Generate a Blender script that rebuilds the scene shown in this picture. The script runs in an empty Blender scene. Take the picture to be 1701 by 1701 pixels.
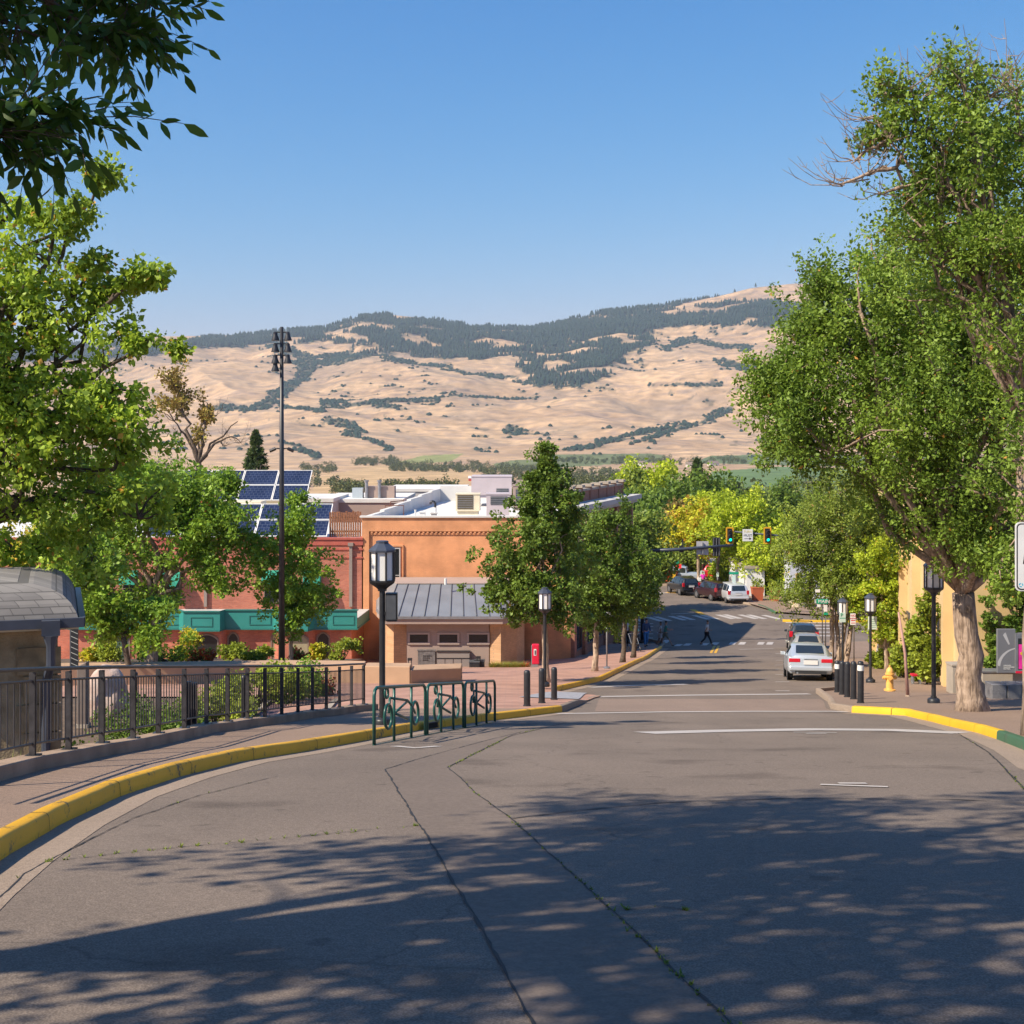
import bpy, bmesh, math, random
import numpy as np
from mathutils import Vector, Matrix
R = math.radians
SC = bpy.context.scene
COL = SC.collection
# ---------------------------------------------------------------- camera, sky, sun, exposure
cam = bpy.data.cameras.new("camera"); camo = bpy.data.objects.new("camera", cam); COL.objects.link(camo)
camo.location = (0, 0, 0); camo.rotation_euler = (R(90), 0, 0)
cam.sensor_width = 36; cam.lens = 36 * 2200 / 1701; cam.shift_y = -115.5 / 1701
cam.clip_start = 0.1; cam.clip_end = 30000
SC.camera = camo
SUN_D = Vector((0.87, 0.5, 0)).normalized(); SUN_EL = R(43.5)
world = bpy.data.worlds.new("World"); SC.world = world; world.use_nodes = True
wn = world.node_tree.nodes; wl = world.node_tree.links
bg = wn["Background"]; sky = wn.new("ShaderNodeTexSky"); sky.sky_type = 'NISHITA'; sky.sun_disc = False
sky.sun_elevation = SUN_EL; sky.sun_rotation = math.atan2(-SUN_D.x, -SUN_D.y)
sky.altitude = 600; sky.air_density = 1.25; sky.dust_density = 0.5; sky.ozone_density = 2.2
sep = wn.new("ShaderNodeSeparateColor"); cmb = wn.new("ShaderNodeCombineColor"); wl.new(sky.outputs[0], sep.inputs[0])
for ci, (ga, gg) in enumerate(((.140, 2.02), (.545, 1.10), (1.50, .66))):      # deeper blue overhead than the stock sky
    pw = wn.new("ShaderNodeMath"); pw.operation = 'POWER'; pw.inputs[1].default_value = gg; wl.new(sep.outputs[ci], pw.inputs[0])
    ml = wn.new("ShaderNodeMath"); ml.operation = 'MULTIPLY'; ml.inputs[1].default_value = ga; wl.new(pw.outputs[0], ml.inputs[0]); wl.new(ml.outputs[0], cmb.inputs[ci])
wl.new(cmb.outputs[0], bg.inputs[0]); bg.inputs[1].default_value = 0.12
sun = bpy.data.lights.new("sun", 'SUN'); suno = bpy.data.objects.new("sun", sun); COL.objects.link(suno)
sun.energy = 5.3; sun.angle = R(0.55); sun.color = (1.0, 0.88, 0.70)
ld = Vector((SUN_D.x * math.cos(SUN_EL), SUN_D.y * math.cos(SUN_EL), -math.sin(SUN_EL)))
suno.rotation_euler = ld.to_track_quat('-Z', 'Y').to_euler()
vs = SC.view_settings; vs.view_transform = 'Standard'; vs.look = 'None'; vs.exposure = 0.55; vs.gamma = 1
SC.cycles.max_bounces = 6; SC.cycles.transparent_max_bounces = 6; SC.cycles.volume_bounces = 0
SC.cycles.diffuse_bounces = 3; SC.cycles.glossy_bounces = 3; SC.cycles.transmission_bounces = 3
# ---------------------------------------------------------------- ground profile of the hill street
F, HY, CX = 2200.0, 735.0, 850.5
GY = np.array([-60, -20, 0, 5.6, 17, 31, 39, 51, 75, 92, 107, 130, 200, 400.])
GZ = np.array([4.5, 0.2, -1.6, -2.45, -4.2, -6.55, -7.7, -9.25, -12.3, -14.0, -14.25, -14.6, -16.5, -22.])
def g0(y): return np.interp(y, GY, GZ)
def g(y):                                     # softened profile
    y = np.asarray(y, float)
    return sum(g0(y + d) for d in (-2, -1, 0, 1, 2)) / 5
def gf(y): return float(g(y))
def W(px, py, Y): return ((px - CX) / F * Y, Y, -(py - HY) / F * Y)
def PX(px, Y): return (px - CX) / F * Y
def PZ(py, Y): return -(py - HY) / F * Y
def GP(px, py, lift=0.0):                     # photo direction -> point on the street surface
    lo, hi = 1.5, 400.
    s = (py - HY) / F
    for _ in range(60):
        m = (lo + hi) / 2
        if gf(m) + lift > -s * m: lo, hi = lo, m
        else: lo = m
    Y = (lo + hi) / 2
    return Vector((PX(px, Y), Y, gf(Y) + lift))
# ---------------------------------------------------------------- object helpers
def tag(o, label=None, cat=None, group=None, kind=None):
    if label: o["label"] = label
    if cat: o["category"] = cat
    if group: o["group"] = group
    if kind: o["kind"] = kind
    return o
def thing(name, label, cat, loc=(0, 0, 0), rz=0, group=None):
    o = bpy.data.objects.new(name, None); COL.objects.link(o); o.location = loc; o.rotation_euler = (0, 0, rz)
    o.empty_display_size = 0.3
    return tag(o, label, cat, group)
def link(name, me, m, parent=None, smooth=False):
    o = bpy.data.objects.new(name, me); COL.objects.link(o)
    if m is not None: me.materials.append(m)
    if parent is not None: o.parent = parent
    if smooth:
        me.polygons.foreach_set("use_smooth", np.ones(len(me.polygons), bool))
        if smooth is not True: me.set_sharp_from_angle(angle=R(smooth))
    return o
def npmesh(name, v, f):                       # v (n,3); f (m,k) one face size
    me = bpy.data.meshes.new(name); v = np.asarray(v, np.float32); f = np.asarray(f, np.int32)
    k = f.shape[1]
    me.vertices.add(len(v)); me.vertices.foreach_set("co", v.ravel())
    me.loops.add(f.size); me.loops.foreach_set("vertex_index", f.ravel())
    me.polygons.add(len(f)); me.polygons.foreach_set("loop_start", np.arange(0, f.size, k, dtype=np.int32))
    me.update(calc_edges=True); return me
class MB:
    def __init__(s): s.v = []; s.f = []
    def quad(s, *p):
        n = len(s.v); s.v += [tuple(q) for q in p]; s.f.append(tuple(range(n, n + len(p)))); return s
    def box(s, x0, x1, y0, y1, z0, z1, tz=None):
        n = len(s.v)
        p = [(x0, y0, z0), (x1, y0, z0), (x1, y1, z0), (x0, y1, z0), (x0, y0, z1), (x1, y0, z1), (x1, y1, z1), (x0, y1, z1)]
        if tz: p = [tuple(tz @ Vector(q)) for q in p]
        s.v += p
        s.f += [tuple(n + i for i in q) for q in ((0, 3, 2, 1), (4, 5, 6, 7), (0, 1, 5, 4), (1, 2, 6, 5), (2, 3, 7, 6), (3, 0, 4, 7))]
        return s
    def prism(s, poly, z0, z1):               # xy polygon (ccw) extruded; z0/z1 numbers or functions of (x,y)
        n = len(s.v); k = len(poly)
        fz0 = z0 if callable(z0) else (lambda x, y: z0); fz1 = z1 if callable(z1) else (lambda x, y: z1)
        s.v += [(x, y, fz0(x, y)) for x, y in poly] + [(x, y, fz1(x, y)) for x, y in poly]
        s.f.append(tuple(range(n + k - 1, n - 1, -1))); s.f.append(tuple(range(n + k, n + 2 * k)))
        for i in range(k):
            j = (i + 1) % k; s.f.append((n + i, n + j, n + k + j, n + k + i))
        return s
    def tube(s, pts, r, n=8, cap=True):
        pts = [Vector(p) for p in pts]; rr = r if hasattr(r, '__len__') else [r] * len(pts)
        b = len(s.v); up = None
        for i, p in enumerate(pts):
            t = (pts[min(i + 1, len(pts) - 1)] - pts[max(i - 1, 0)])
            t = t.normalized() if t.length > 1e-9 else Vector((0, 0, 1))
            if up is None: up = Vector((1, 0, 0)) if abs(t.x) < .8 else Vector((0, 1, 0))
            u = (up - t * up.dot(t))
            u = u.normalized() if u.length > 1e-6 else t.orthogonal().normalized()
            w = t.cross(u); up = u
            for k in range(n):
                a = 2 * math.pi * k / n; q = p + (u * math.cos(a) + w * math.sin(a)) * rr[i]; s.v.append(tuple(q))
        for i in range(len(pts) - 1):
            for k in range(n):
                a = b + i * n + k; c = b + i * n + (k + 1) % n; s.f.append((a, c, c + n, a + n))
        if cap:
            s.f.append(tuple(b + k for k in range(n - 1, -1, -1))); e = b + (len(pts) - 1) * n
            s.f.append(tuple(e + k for k in range(n)))
        return s
    def lathe(s, prof, c=(0, 0, 0), n=16, rot=0):     # prof [(r,z)] round the z axis
        b = len(s.v)
        for r, z in prof:
            for k in range(n):
                a = rot + 2 * math.pi * k / n; s.v.append((c[0] + r * math.cos(a), c[1] + r * math.sin(a), c[2] + z))
        for i in range(len(prof) - 1):
            for k in range(n):
                a = b + i * n + k; d = b + i * n + (k + 1) % n; s.f.append((a, d, d + n, a + n))
        s.f.append(tuple(b + k for k in range(n - 1, -1, -1))); e = b + (len(prof) - 1) * n
        s.f.append(tuple(e + k for k in range(n)))
        return s
    def ring(s, c, R_, r, axis_u, axis_v, n=20, m=6):
        c = Vector(c); u = Vector(axis_u).normalized(); w = Vector(axis_v).normalized(); nn = u.cross(w)
        b = len(s.v)
        for i in range(n):
            a = 2 * math.pi * i / n; d = u * math.cos(a) + w * math.sin(a)
            for k in range(m):
                q = 2 * math.pi * k / m; s.v.append(tuple(c + d * (R_ + r * math.cos(q)) + nn * r * math.sin(q)))
        for i in range(n):
            for k in range(m):
                a = b + i * m + k; a2 = b + i * m + (k + 1) % m; c2 = b + ((i + 1) % n) * m + (k + 1) % m; c1 = b + ((i + 1) % n) * m + k
                s.f.append((a, c1, c2, a2))
        return s
    def build(s, name, m, parent=None, smooth=False, bevel=0):
        me = bpy.data.meshes.new(name); me.from_pydata(s.v, [], s.f); me.update()
        bm = bmesh.new(); bm.from_mesh(me); bmesh.ops.recalc_face_normals(bm, faces=bm.faces)
        bm.to_mesh(me); bm.free()
        o = link(name, me, m, parent, smooth)
        if bevel:
            b = o.modifiers.new("bevel", 'BEVEL'); b.width = bevel; b.segments = 2; b.limit_method = 'ANGLE'
        return o
def copy_tree(o, parent=None):
    c = o.copy(); COL.objects.link(c)
    if parent is not None: c.parent = parent
    for ch in list(o.children): copy_tree(ch, c)
    return c
# ---------------------------------------------------------------- materials
def N(nt, t, **kw):
    n = nt.nodes.new(t)
    for k, v in kw.items(): setattr(n, k, v)
    return n
def mat(name, col, rough=0.7, metal=0.0, var=0.0, scale=3.0, bump=0.0, bscale=None, emit=None, trans=0.0, spec=None, col2=None, coat=0):
    m = bpy.data.materials.new(name); m.use_nodes = True; nt = m.node_tree; p = nt.nodes["Principled BSDF"]
    p.inputs["Roughness"].default_value = rough; p.inputs["Metallic"].default_value = metal
    p.inputs["Base Color"].default_value = (*col, 1)
    if spec is not None: p.inputs["Specular IOR Level"].default_value = spec
    if coat: p.inputs["Coat Weight"].default_value = coat; p.inputs["Coat Roughness"].default_value = 0.05
    if trans: p.inputs["Transmission Weight"].default_value = trans
    if emit: p.inputs["Emission Color"].default_value = (*emit[0], 1); p.inputs["Emission Strength"].default_value = emit[1]
    tc = N(nt, "ShaderNodeTexCoord")
    if var or col2:
        nz = N(nt, "ShaderNodeTexNoise"); nz.inputs["Scale"].default_value = scale; nz.inputs["Detail"].default_value = 6
        nt.links.new(tc.outputs["Object"], nz.inputs["Vector"])
        rp = N(nt, "ShaderNodeValToRGB"); rp.color_ramp.elements[0].position = .32; rp.color_ramp.elements[1].position = .68
        if col2: a, b = col, col2
        else: a = tuple(c * (1 - var) for c in col); b = tuple(min(1, c * (1 + var)) for c in col)
        rp.color_ramp.elements[0].color = (*a, 1); rp.color_ramp.elements[1].color = (*b, 1)
        nt.links.new(nz.outputs[0], rp.inputs[0]); nt.links.new(rp.outputs[0], p.inputs["Base Color"])
    if bump:
        n2 = N(nt, "ShaderNodeTexNoise"); n2.inputs["Scale"].default_value = bscale or scale * 8; n2.inputs["Detail"].default_value = 4
        nt.links.new(tc.outputs["Object"], n2.inputs["Vector"])
        b = N(nt, "ShaderNodeBump"); b.inputs["Strength"].default_value = bump; b.inputs["Distance"].default_value = 0.02
        nt.links.new(n2.outputs[0], b.inputs["Height"]); nt.links.new(b.outputs[0], p.inputs["Normal"])
    return m
def brick(name, c1, c2, mortar, bw=0.22, bh=0.075, msize=0.008, bump=.35, horizontal=False):
    m = bpy.data.materials.new(name); m.use_nodes = True; nt = m.node_tree; p = nt.nodes["Principled BSDF"]
    p.inputs["Roughness"].default_value = 0.85
    tc = N(nt, "ShaderNodeTexCoord"); sx = N(nt, "ShaderNodeSeparateXYZ"); nt.links.new(tc.outputs["Object"], sx.inputs[0])
    cb = N(nt, "ShaderNodeCombineXYZ")
    if horizontal:
        nt.links.new(sx.outputs[0], cb.inputs[0]); nt.links.new(sx.outputs[1], cb.inputs[1])
    else:
        ad = N(nt, "ShaderNodeMath", operation='ADD'); nt.links.new(sx.outputs[0], ad.inputs[0]); nt.links.new(sx.outputs[1], ad.inputs[1])
        nt.links.new(ad.outputs[0], cb.inputs[0]); nt.links.new(sx.outputs[2], cb.inputs[1])
    bt = N(nt, "ShaderNodeTexBrick"); bt.inputs["Scale"].default_value = 1
    bt.inputs["Brick Width"].default_value = bw; bt.inputs["Row Height"].default_value = bh; bt.inputs["Mortar Size"].default_value = msize
    bt.inputs["Color1"].default_value = (*c1, 1); bt.inputs["Color2"].default_value = (*c2, 1); bt.inputs["Mortar"].default_value = (*mortar, 1)
    nt.links.new(cb.outputs[0], bt.inputs["Vector"])
    nz = N(nt, "ShaderNodeTexNoise"); nz.inputs["Scale"].default_value = .8; nz.inputs["Detail"].default_value = 7
    nt.links.new(tc.outputs["Object"], nz.inputs["Vector"])
    mx = N(nt, "ShaderNodeMix", data_type='RGBA', blend_type='MULTIPLY'); mx.inputs[0].default_value = .75
    rp = N(nt, "ShaderNodeValToRGB"); rp.color_ramp.elements[0].position = .3; rp.color_ramp.elements[1].position = .6
    rp.color_ramp.elements[0].color = (.6, .6, .6, 1)
    nt.links.new(nz.outputs[0], rp.inputs[0]); nt.links.new(bt.outputs[0], mx.inputs[6]); nt.links.new(rp.outputs[0], mx.inputs[7])
    nt.links.new(mx.outputs[2], p.inputs["Base Color"])
    b = N(nt, "ShaderNodeBump"); b.inputs["Strength"].default_value = bump; b.inputs["Distance"].default_value = .02; b.invert = True
    nt.links.new(bt.outputs["Fac"], b.inputs["Height"]); nt.links.new(b.outputs[0], p.inputs["Normal"])
    return m
def leafmat(name, a, b, c=None, cp=0.08, trans=0.35):
    trans *= .72; a = (a[0] * .8, a[1] * .8, a[2] * .6); b = (b[0] * .95, b[1] * .95, b[2] * .75)
    """a,b: leaf colour range; c: rare turning-leaf colour"""
    m = bpy.data.materials.new(name); m.use_nodes = True; nt = m.node_tree; nt.nodes.remove(nt.nodes["Principled BSDF"])
    out = nt.nodes["Material Output"]
    ge = N(nt, "ShaderNodeNewGeometry"); tc = N(nt, "ShaderNodeTexCoord")
    nz = N(nt, "ShaderNodeTexNoise"); nz.inputs["Scale"].default_value = .55; nz.inputs["Detail"].default_value = 3
    nt.links.new(tc.outputs["Object"], nz.inputs["Vector"])
    ad = N(nt, "ShaderNodeMath", operation='MULTIPLY_ADD'); ad.inputs[1].default_value = .55; 
    nt.links.new(ge.outputs["Random Per Island"], ad.inputs[0])
    sb = N(nt, "ShaderNodeMath", operation='MULTIPLY_ADD'); sb.inputs[1].default_value = 1.6; sb.inputs[2].default_value = -.55
    nt.links.new(nz.outputs[0], sb.inputs[0]); nt.links.new(sb.outputs[0], ad.inputs[2])
    rp = N(nt, "ShaderNodeValToRGB"); cr = rp.color_ramp; cr.elements[0].color = (*a, 1); cr.elements[1].color = (*b, 1)
    cr.elements[1].position = 1.0
    nt.links.new(ad.outputs[0], rp.inputs[0]); colout = rp.outputs[0]
    if c:
        gt = N(nt, "ShaderNodeMath", operation='GREATER_THAN'); gt.inputs[1].default_value = 1 - cp
        wn_ = N(nt, "ShaderNodeTexWhiteNoise", noise_dimensions='1D'); nt.links.new(ge.outputs["Random Per Island"], wn_.inputs[1])
        nt.links.new(wn_.outputs[0], gt.inputs[0])
        mx = N(nt, "ShaderNodeMix", data_type='RGBA'); nt.links.new(gt.outputs[0], mx.inputs[0]); nt.links.new(colout, mx.inputs[6])
        mx.inputs[7].default_value = (*c, 1); colout = mx.outputs[2]
    pr = N(nt, "ShaderNodeBsdfPrincipled"); pr.inputs["Roughness"].default_value = .5; pr.inputs["Specular IOR Level"].default_value = .28
    nt.links.new(colout, pr.inputs["Base Color"])
    tr = N(nt, "ShaderNodeBsdfTranslucent")
    hs = N(nt, "ShaderNodeHueSaturation"); hs.inputs["Value"].default_value = 1.6; hs.inputs["Hue"].default_value = .49
    nt.links.new(colout, hs.inputs["Color"]); nt.links.new(hs.outputs[0], tr.inputs[0])
    ms = N(nt, "ShaderNodeMixShader"); ms.inputs[0].default_value = trans
    nt.links.new(pr.outputs[0], ms.inputs[1]); nt.links.new(tr.outputs[0], ms.inputs[2]); nt.links.new(ms.outputs[0], out.inputs[0])
    return m
def barkmat(name, c1, c2):
    m = mat(name, c1, .95, col2=c2, scale=5); nt = m.node_tree; p = nt.nodes["Principled BSDF"]; tc = N(nt, "ShaderNodeTexCoord"); mp = N(nt, "ShaderNodeMapping")
    mp.inputs["Scale"].default_value = (16, 16, 2.6); nt.links.new(tc.outputs["Object"], mp.inputs[0]); nz = N(nt, "ShaderNodeTexNoise"); nz.inputs["Scale"].default_value = 1; nz.inputs["Detail"].default_value = 7
    nz.inputs["Distortion"].default_value = .6; nt.links.new(mp.outputs[0], nz.inputs["Vector"]); rp = N(nt, "ShaderNodeValToRGB"); rp.color_ramp.elements[0].position = .38; rp.color_ramp.elements[1].position = .56
    rp.color_ramp.elements[0].color = (.38, .36, .35, 1); nt.links.new(nz.outputs[0], rp.inputs[0]); mx = N(nt, "ShaderNodeMix", data_type='RGBA', blend_type='MULTIPLY'); mx.inputs[0].default_value = .85
    old = p.inputs["Base Color"].links[0].from_socket; nt.links.new(old, mx.inputs[6]); nt.links.new(rp.outputs[0], mx.inputs[7]); nt.links.new(mx.outputs[2], p.inputs["Base Color"])
    b = N(nt, "ShaderNodeBump"); b.inputs["Strength"].default_value = 1; b.inputs["Distance"].default_value = .03; nt.links.new(nz.outputs[0], b.inputs["Height"]); nt.links.new(b.outputs[0], p.inputs["Normal"]); return m
M = {}
M['black_metal'] = mat('black_metal', (.022, .023, .027), .42, .0, var=.25, scale=6)
M['grey_metal'] = mat('grey_metal', (.30, .31, .33), .45, .6, var=.12, scale=4)
M['dark_grey'] = mat('dark_grey', (.07, .075, .085), .5, var=.2, scale=5)
M['glass_dark'] = mat('glass_dark', (.018, .02, .022), .12, spec=.35)
M['white'] = mat('white_paint', (.72, .72, .70), .5, var=.05, scale=4)
M['cream'] = mat('cream_paint', (.68, .60, .44), .7, var=.1, scale=1)
M['lamp_glass'] = mat('lamp_glass', (.78, .77, .74), .25, var=.06, scale=3)
M['concrete'] = mat('concrete', (.34, .29, .235), .9, var=.16, scale=1.2, bump=.3, bscale=40)
M['tan_wall'] = mat('tan_wall', (.42, .27, .17), .9, var=.10, scale=1.5, bump=.2, bscale=50)
M['yellow_paint'] = None
# ================================================================= ground, street, pavements
def surface_mat(name, base, dark, light, fine=90, big=.35, rough=.9, bump=.35, speck=.5, patch=.25, crack=False):
    m = bpy.data.materials.new(name); m.use_nodes = True; nt = m.node_tree; p = nt.nodes["Principled BSDF"]
    p.inputs["Roughness"].default_value = rough; p.inputs["Specular IOR Level"].default_value = .3
    tc = N(nt, "ShaderNodeTexCoord")
    def noise(sc, det=4, w=None):
        n = N(nt, "ShaderNodeTexNoise"); n.inputs["Scale"].default_value = sc; n.inputs["Detail"].default_value = det
        nt.links.new(w or tc.outputs["Object"], n.inputs["Vector"]); return n.outputs[0]
    def ramp(src, p0, p1, c0, c1):
        r = N(nt, "ShaderNodeValToRGB"); r.color_ramp.elements[0].position = p0; r.color_ramp.elements[1].position = p1
        r.color_ramp.elements[0].color = (*c0, 1); r.color_ramp.elements[1].color = (*c1, 1); nt.links.new(src, r.inputs[0]); return r.outputs[0]
    def mix(a, b, fac, mode='MIX'):
        x = N(nt, "ShaderNodeMix", data_type='RGBA', blend_type=mode)
        if isinstance(fac, float): x.inputs[0].default_value = fac
        else: nt.links.new(fac, x.inputs[0])
        nt.links.new(a, x.inputs[6]); nt.links.new(b, x.inputs[7]); return x.outputs[2]
    c = ramp(noise(big, 6), .3, .7, tuple(v * (1 - patch) for v in base), tuple(v * (1 + patch) for v in base))
    mp = N(nt, "ShaderNodeMapping"); mp.inputs["Scale"].default_value = (1.2, .12, 1); nt.links.new(tc.outputs["Object"], mp.inputs[0])
    st = ramp(noise(.9, 5, mp.outputs[0]), .35, .65, (.86, .86, .86), (1.08, 1.08, 1.08)); c = mix(c, st, .6, 'MULTIPLY')
    fn = noise(fine, 2)
    sp = ramp(fn, .42, .60, dark, light); c = mix(c, sp, speck, 'OVERLAY' if False else 'MIX')
    md = ramp(noise(fine * .25, 3), .35, .65, (.85, .85, .85), (1.12, 1.12, 1.12)); c = mix(c, md, .7, 'MULTIPLY')
    if crack:
        vo = N(nt, "ShaderNodeTexVoronoi", feature='DISTANCE_TO_EDGE'); vo.inputs["Scale"].default_value = .16
        wv = N(nt, "ShaderNodeVectorMath", operation='ADD'); nn = N(nt, "ShaderNodeTexNoise"); nn.inputs["Scale"].default_value = 1.1
        nn.inputs["Detail"].default_value = 5
        nt.links.new(tc.outputs["Object"], nn.inputs["Vector"]); nt.links.new(tc.outputs["Object"], wv.inputs[0])
        nt.links.new(nn.outputs["Color"], wv.inputs[1]); nt.links.new(wv.outputs[0], vo.inputs["Vector"])
        ck = ramp(vo.outputs["Distance"], .0, .004, (.55, .55, .55), (1, 1, 1)); c = mix(c, ck, .6, 'MULTIPLY')
        s1 = ramp(noise(.55, 7), .60, .70, (1, 1, 1), (.70, .69, .69)); c = mix(c, s1, 1.0, 'MULTIPLY')
        s2 = ramp(noise(2.6, 3), .66, .72, (1, 1, 1), (.62, .62, .63)); c = mix(c, s2, .8, 'MULTIPLY')
        s3 = ramp(noise(14, 2), .70, .74, (1, 1, 1), (1.35, 1.32, 1.28)); c = mix(c, s3, .6, 'MULTIPLY')
    nt.links.new(c, p.inputs["Base Color"])
    b = N(nt, "ShaderNodeBump"); b.inputs["Strength"].default_value = bump; b.inputs["Distance"].default_value = .01
    nt.links.new(fn, b.inputs["Height"]); nt.links.new(b.outputs[0], p.inputs["Normal"])
    return m
M['asphalt'] = surface_mat('asphalt', (.174, .134, .106), (.098, .079, .065), (.268, .216, .176), crack=True)
M['gutter'] = surface_mat('gutter_concrete', (.29, .218, .162), (.19, .145, .112), (.39, .305, .235), patch=.15)
M['sidewalk'] = surface_mat('sidewalk_aggregate', (.25, .17, .122), (.12, .083, .062), (.42, .30, .22), fine=110, patch=.15)
M['crossing'] = surface_mat('crossing_concrete', (.235, .168, .13), (.155, .115, .092), (.32, .24, .19), patch=.18)
M['tile'] = brick('plaza_brick', (.40, .21, .15), (.48, .27, .195), (.34, .22, .17), bw=.4, bh=.2, msize=.01, bump=.1, horizontal=True)
M['soil'] = mat('soil', (.12, .08, .05), .95, var=.3, scale=3, bump=.4)
M['dry_ground'] = mat('dry_ground', (.30, .24, .15), .95, var=.25, scale=.2, bump=.3, bscale=5)
def paint_mat(name, col, under, wear=.5):
    m = bpy.data.materials.new(name); m.use_nodes = True; nt = m.node_tree; p = nt.nodes["Principled BSDF"]
    p.inputs["Roughness"].default_value = .6
    tc = N(nt, "ShaderNodeTexCoord"); n = N(nt, "ShaderNodeTexNoise"); n.inputs["Scale"].default_value = 3.1; n.inputs["Detail"].default_value = 12
    n.inputs["Roughness"].default_value = .78
    nt.links.new(tc.outputs["Object"], n.inputs["Vector"])
    r = N(nt, "ShaderNodeValToRGB"); e = r.color_ramp.elements
    e[0].position = wear; e[0].color = (*col, 1); e[1].position = wear + .06; e[1].color = (*under, 1)
    nt.links.new(n.outputs[0], r.inputs[0])
    n2 = N(nt, "ShaderNodeTexNoise"); n2.inputs["Scale"].default_value = 1.1; n2.inputs["Detail"].default_value = 5
    nt.links.new(tc.outputs["Object"], n2.inputs["Vector"])
    r2 = N(nt, "ShaderNodeValToRGB"); r2.color_ramp.elements[0].color = (.62, .62, .62, 1); r2.color_ramp.elements[1].color = (1.1, 1.1, 1.1, 1)
    nt.links.new(n2.outputs[0], r2.inputs[0])
    x = N(nt, "ShaderNodeMix", data_type='RGBA', blend_type='MULTIPLY'); x.inputs[0].default_value = .8
    nt.links.new(r.outputs[0], x.inputs[6]); nt.links.new(r2.outputs[0], x.inputs[7]); nt.links.new(x.outputs[2], p.inputs["Base Color"])
    b = N(nt, "ShaderNodeBump"); b.inputs["Strength"].default_value = .5; b.inputs["Distance"].default_value = .02
    nt.links.new(n.outputs[0], b.inputs["Height"]); nt.links.new(b.outputs[0], p.inputs["Normal"])
    return m
M['kerb_yellow'] = paint_mat('kerb_yellow', (.78, .41, .012), (.10, .08, .05), .56)
M['kerb_yellow2'] = paint_mat('kerb_yellow_fresh', (.74, .43, .012), (.4, .26, .06), .62)
M['kerb_green'] = paint_mat('kerb_green', (.045, .12, .06), (.09, .09, .07), .56)
M['line_white'] = paint_mat('line_white', (.52, .47, .43), (.2, .18, .165), .62)
M['line_yellow'] = paint_mat('line_yellow', (.70, .38, .03), (.2, .18, .165), .64)
M['kerb_plain'] = M['gutter']
XLP = [GP(*p) for p in [(-260, 1640), (-80, 1490), (0, 1432), (100, 1372), (200, 1324), (300, 1291), (400, 1266), (500, 1250), (600, 1232), (700, 1213), (800, 1199), (870, 1191), (935, 1183), (985, 1161), (1000, 1157), (945, 1152), (925, 1149), (1000, 1131), (1060, 1101), (1100, 1077)]]
XLP = [Vector((-5.0, -25, gf(-25))), Vector((-5.0, 2, gf(2)))] + XLP
_y = np.array([p.y for p in XLP]); _x = np.array([p.x for p in XLP]); o_ = np.argsort(_y); LYs, LXs = _y[o_], _x[o_]
def xl(y): return np.interp(y, LYs, LXs)
RPX = [(1760, 1282), (1701, 1247), (1654, 1228), (1624, 1218), (1547, 1199), (1503, 1189), (1414, 1184), (1379, 1178), (1374, 1166), (1354, 1151), (1389, 1147.5)]
XRP = [Vector((9.5, -25, 0)), Vector((9.5, 10, 0)), Vector((8.9, 16, 0))] + [GP(*p) for p in RPX]
XRP += [Vector((12.7, 51, 0)), Vector((13.6, 57, 0)), Vector((18.6, 86, 0)), Vector((20.5, 90.5, 0)), Vector((26, 92.4, 0)), Vector((60, 93.5, 0))]
_y = np.array([p.y for p in XRP]); _x = np.array([p.x for p in XRP]); o_ = np.argsort(_y); RYs, RXs = _y[o_], _x[o_]
def xr(y): return np.interp(y, RYs, RXs)
def slab(name, m, ys, fl, fr, zf, nx=8, kind='structure', edge=None):
    """sheet between two x(y) edges following zf(x,y); edge: drop of a skirt"""
    v = []; f = []; ys = list(ys)
    for y in ys:
        a, b = float(fl(y)), float(fr(y))
        for i in range(nx + 1):
            x = a + (b - a) * i / nx; v.append((x, y, zf(x, y)))
    for j in range(len(ys) - 1):
        for i in range(nx):
            q = j * (nx + 1) + i; f.append((q, q + 1, q + nx + 2, q + nx + 1))
    me = npmesh(name, v, f); o = link(name, me, m, smooth=True)
    return tag(o, kind=kind)
def yr(a, b, n): return np.linspace(a, b, n)
# drop of the sunken garden left of the railing
RAILPX = [(-60, 1303), (54, 1272), (114, 1260), (169, 1248), (221, 1239), (263, 1229), (306, 1219), (343, 1210), (378, 1206), (411, 1200), (440, 1197), (468, 1192), (495, 1188), (519, 1184), (542, 1182), (564, 1179), (584, 1175), (604, 1173)]
RAIL = [GP(px, py + 9, .13) for px, py in RAILPX]
RAIL = [Vector((p.x, p.y, gf(p.y) + .30)) for p in RAIL]
_ry = np.array([-25] + [p.y for p in RAIL]); _rx = np.array([RAIL[0].x - 1.0] + [p.x for p in RAIL])
def xrail(y): return np.interp(y, _ry, _rx)
YE = RAIL[-1].y
def zleft(x, y):
    d = 0.0
    if y < YE + 6 and x < float(xrail(y)):
        a = min(1, max(0, (float(xrail(y)) - x - .05) / .4)); b = min(1, max(0, (YE + 4 - y) / 14)); d = 1.25 * a * b
    e = .12 if y < 50 else .12 - .45 * min(1, (y - 50) / 22)
    if y > 84: e += .4 * min(1, (y - 84) / 6)
    k = min(1, max(0, (float(xl(y)) - x) / 6)) if y > 50 else 1
    if e < .12: e = .12 + (e - .12) * k
    return gf(y) + e - d
road = slab('road', M['asphalt'], np.concatenate([yr(-25, 60, 170), yr(60.5, 140, 80)]), lambda y: float(xl(y)) - .12 if y < 93 else -30, lambda y: float(xr(y)) + .12 if y < 93 else 90, lambda x, y: gf(y), 20)
slab('ground', M['dry_ground'], yr(-60, 150, 106), lambda y: -160, lambda y: 160, lambda x, y: gf(y) - 2.4, 30)
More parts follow.
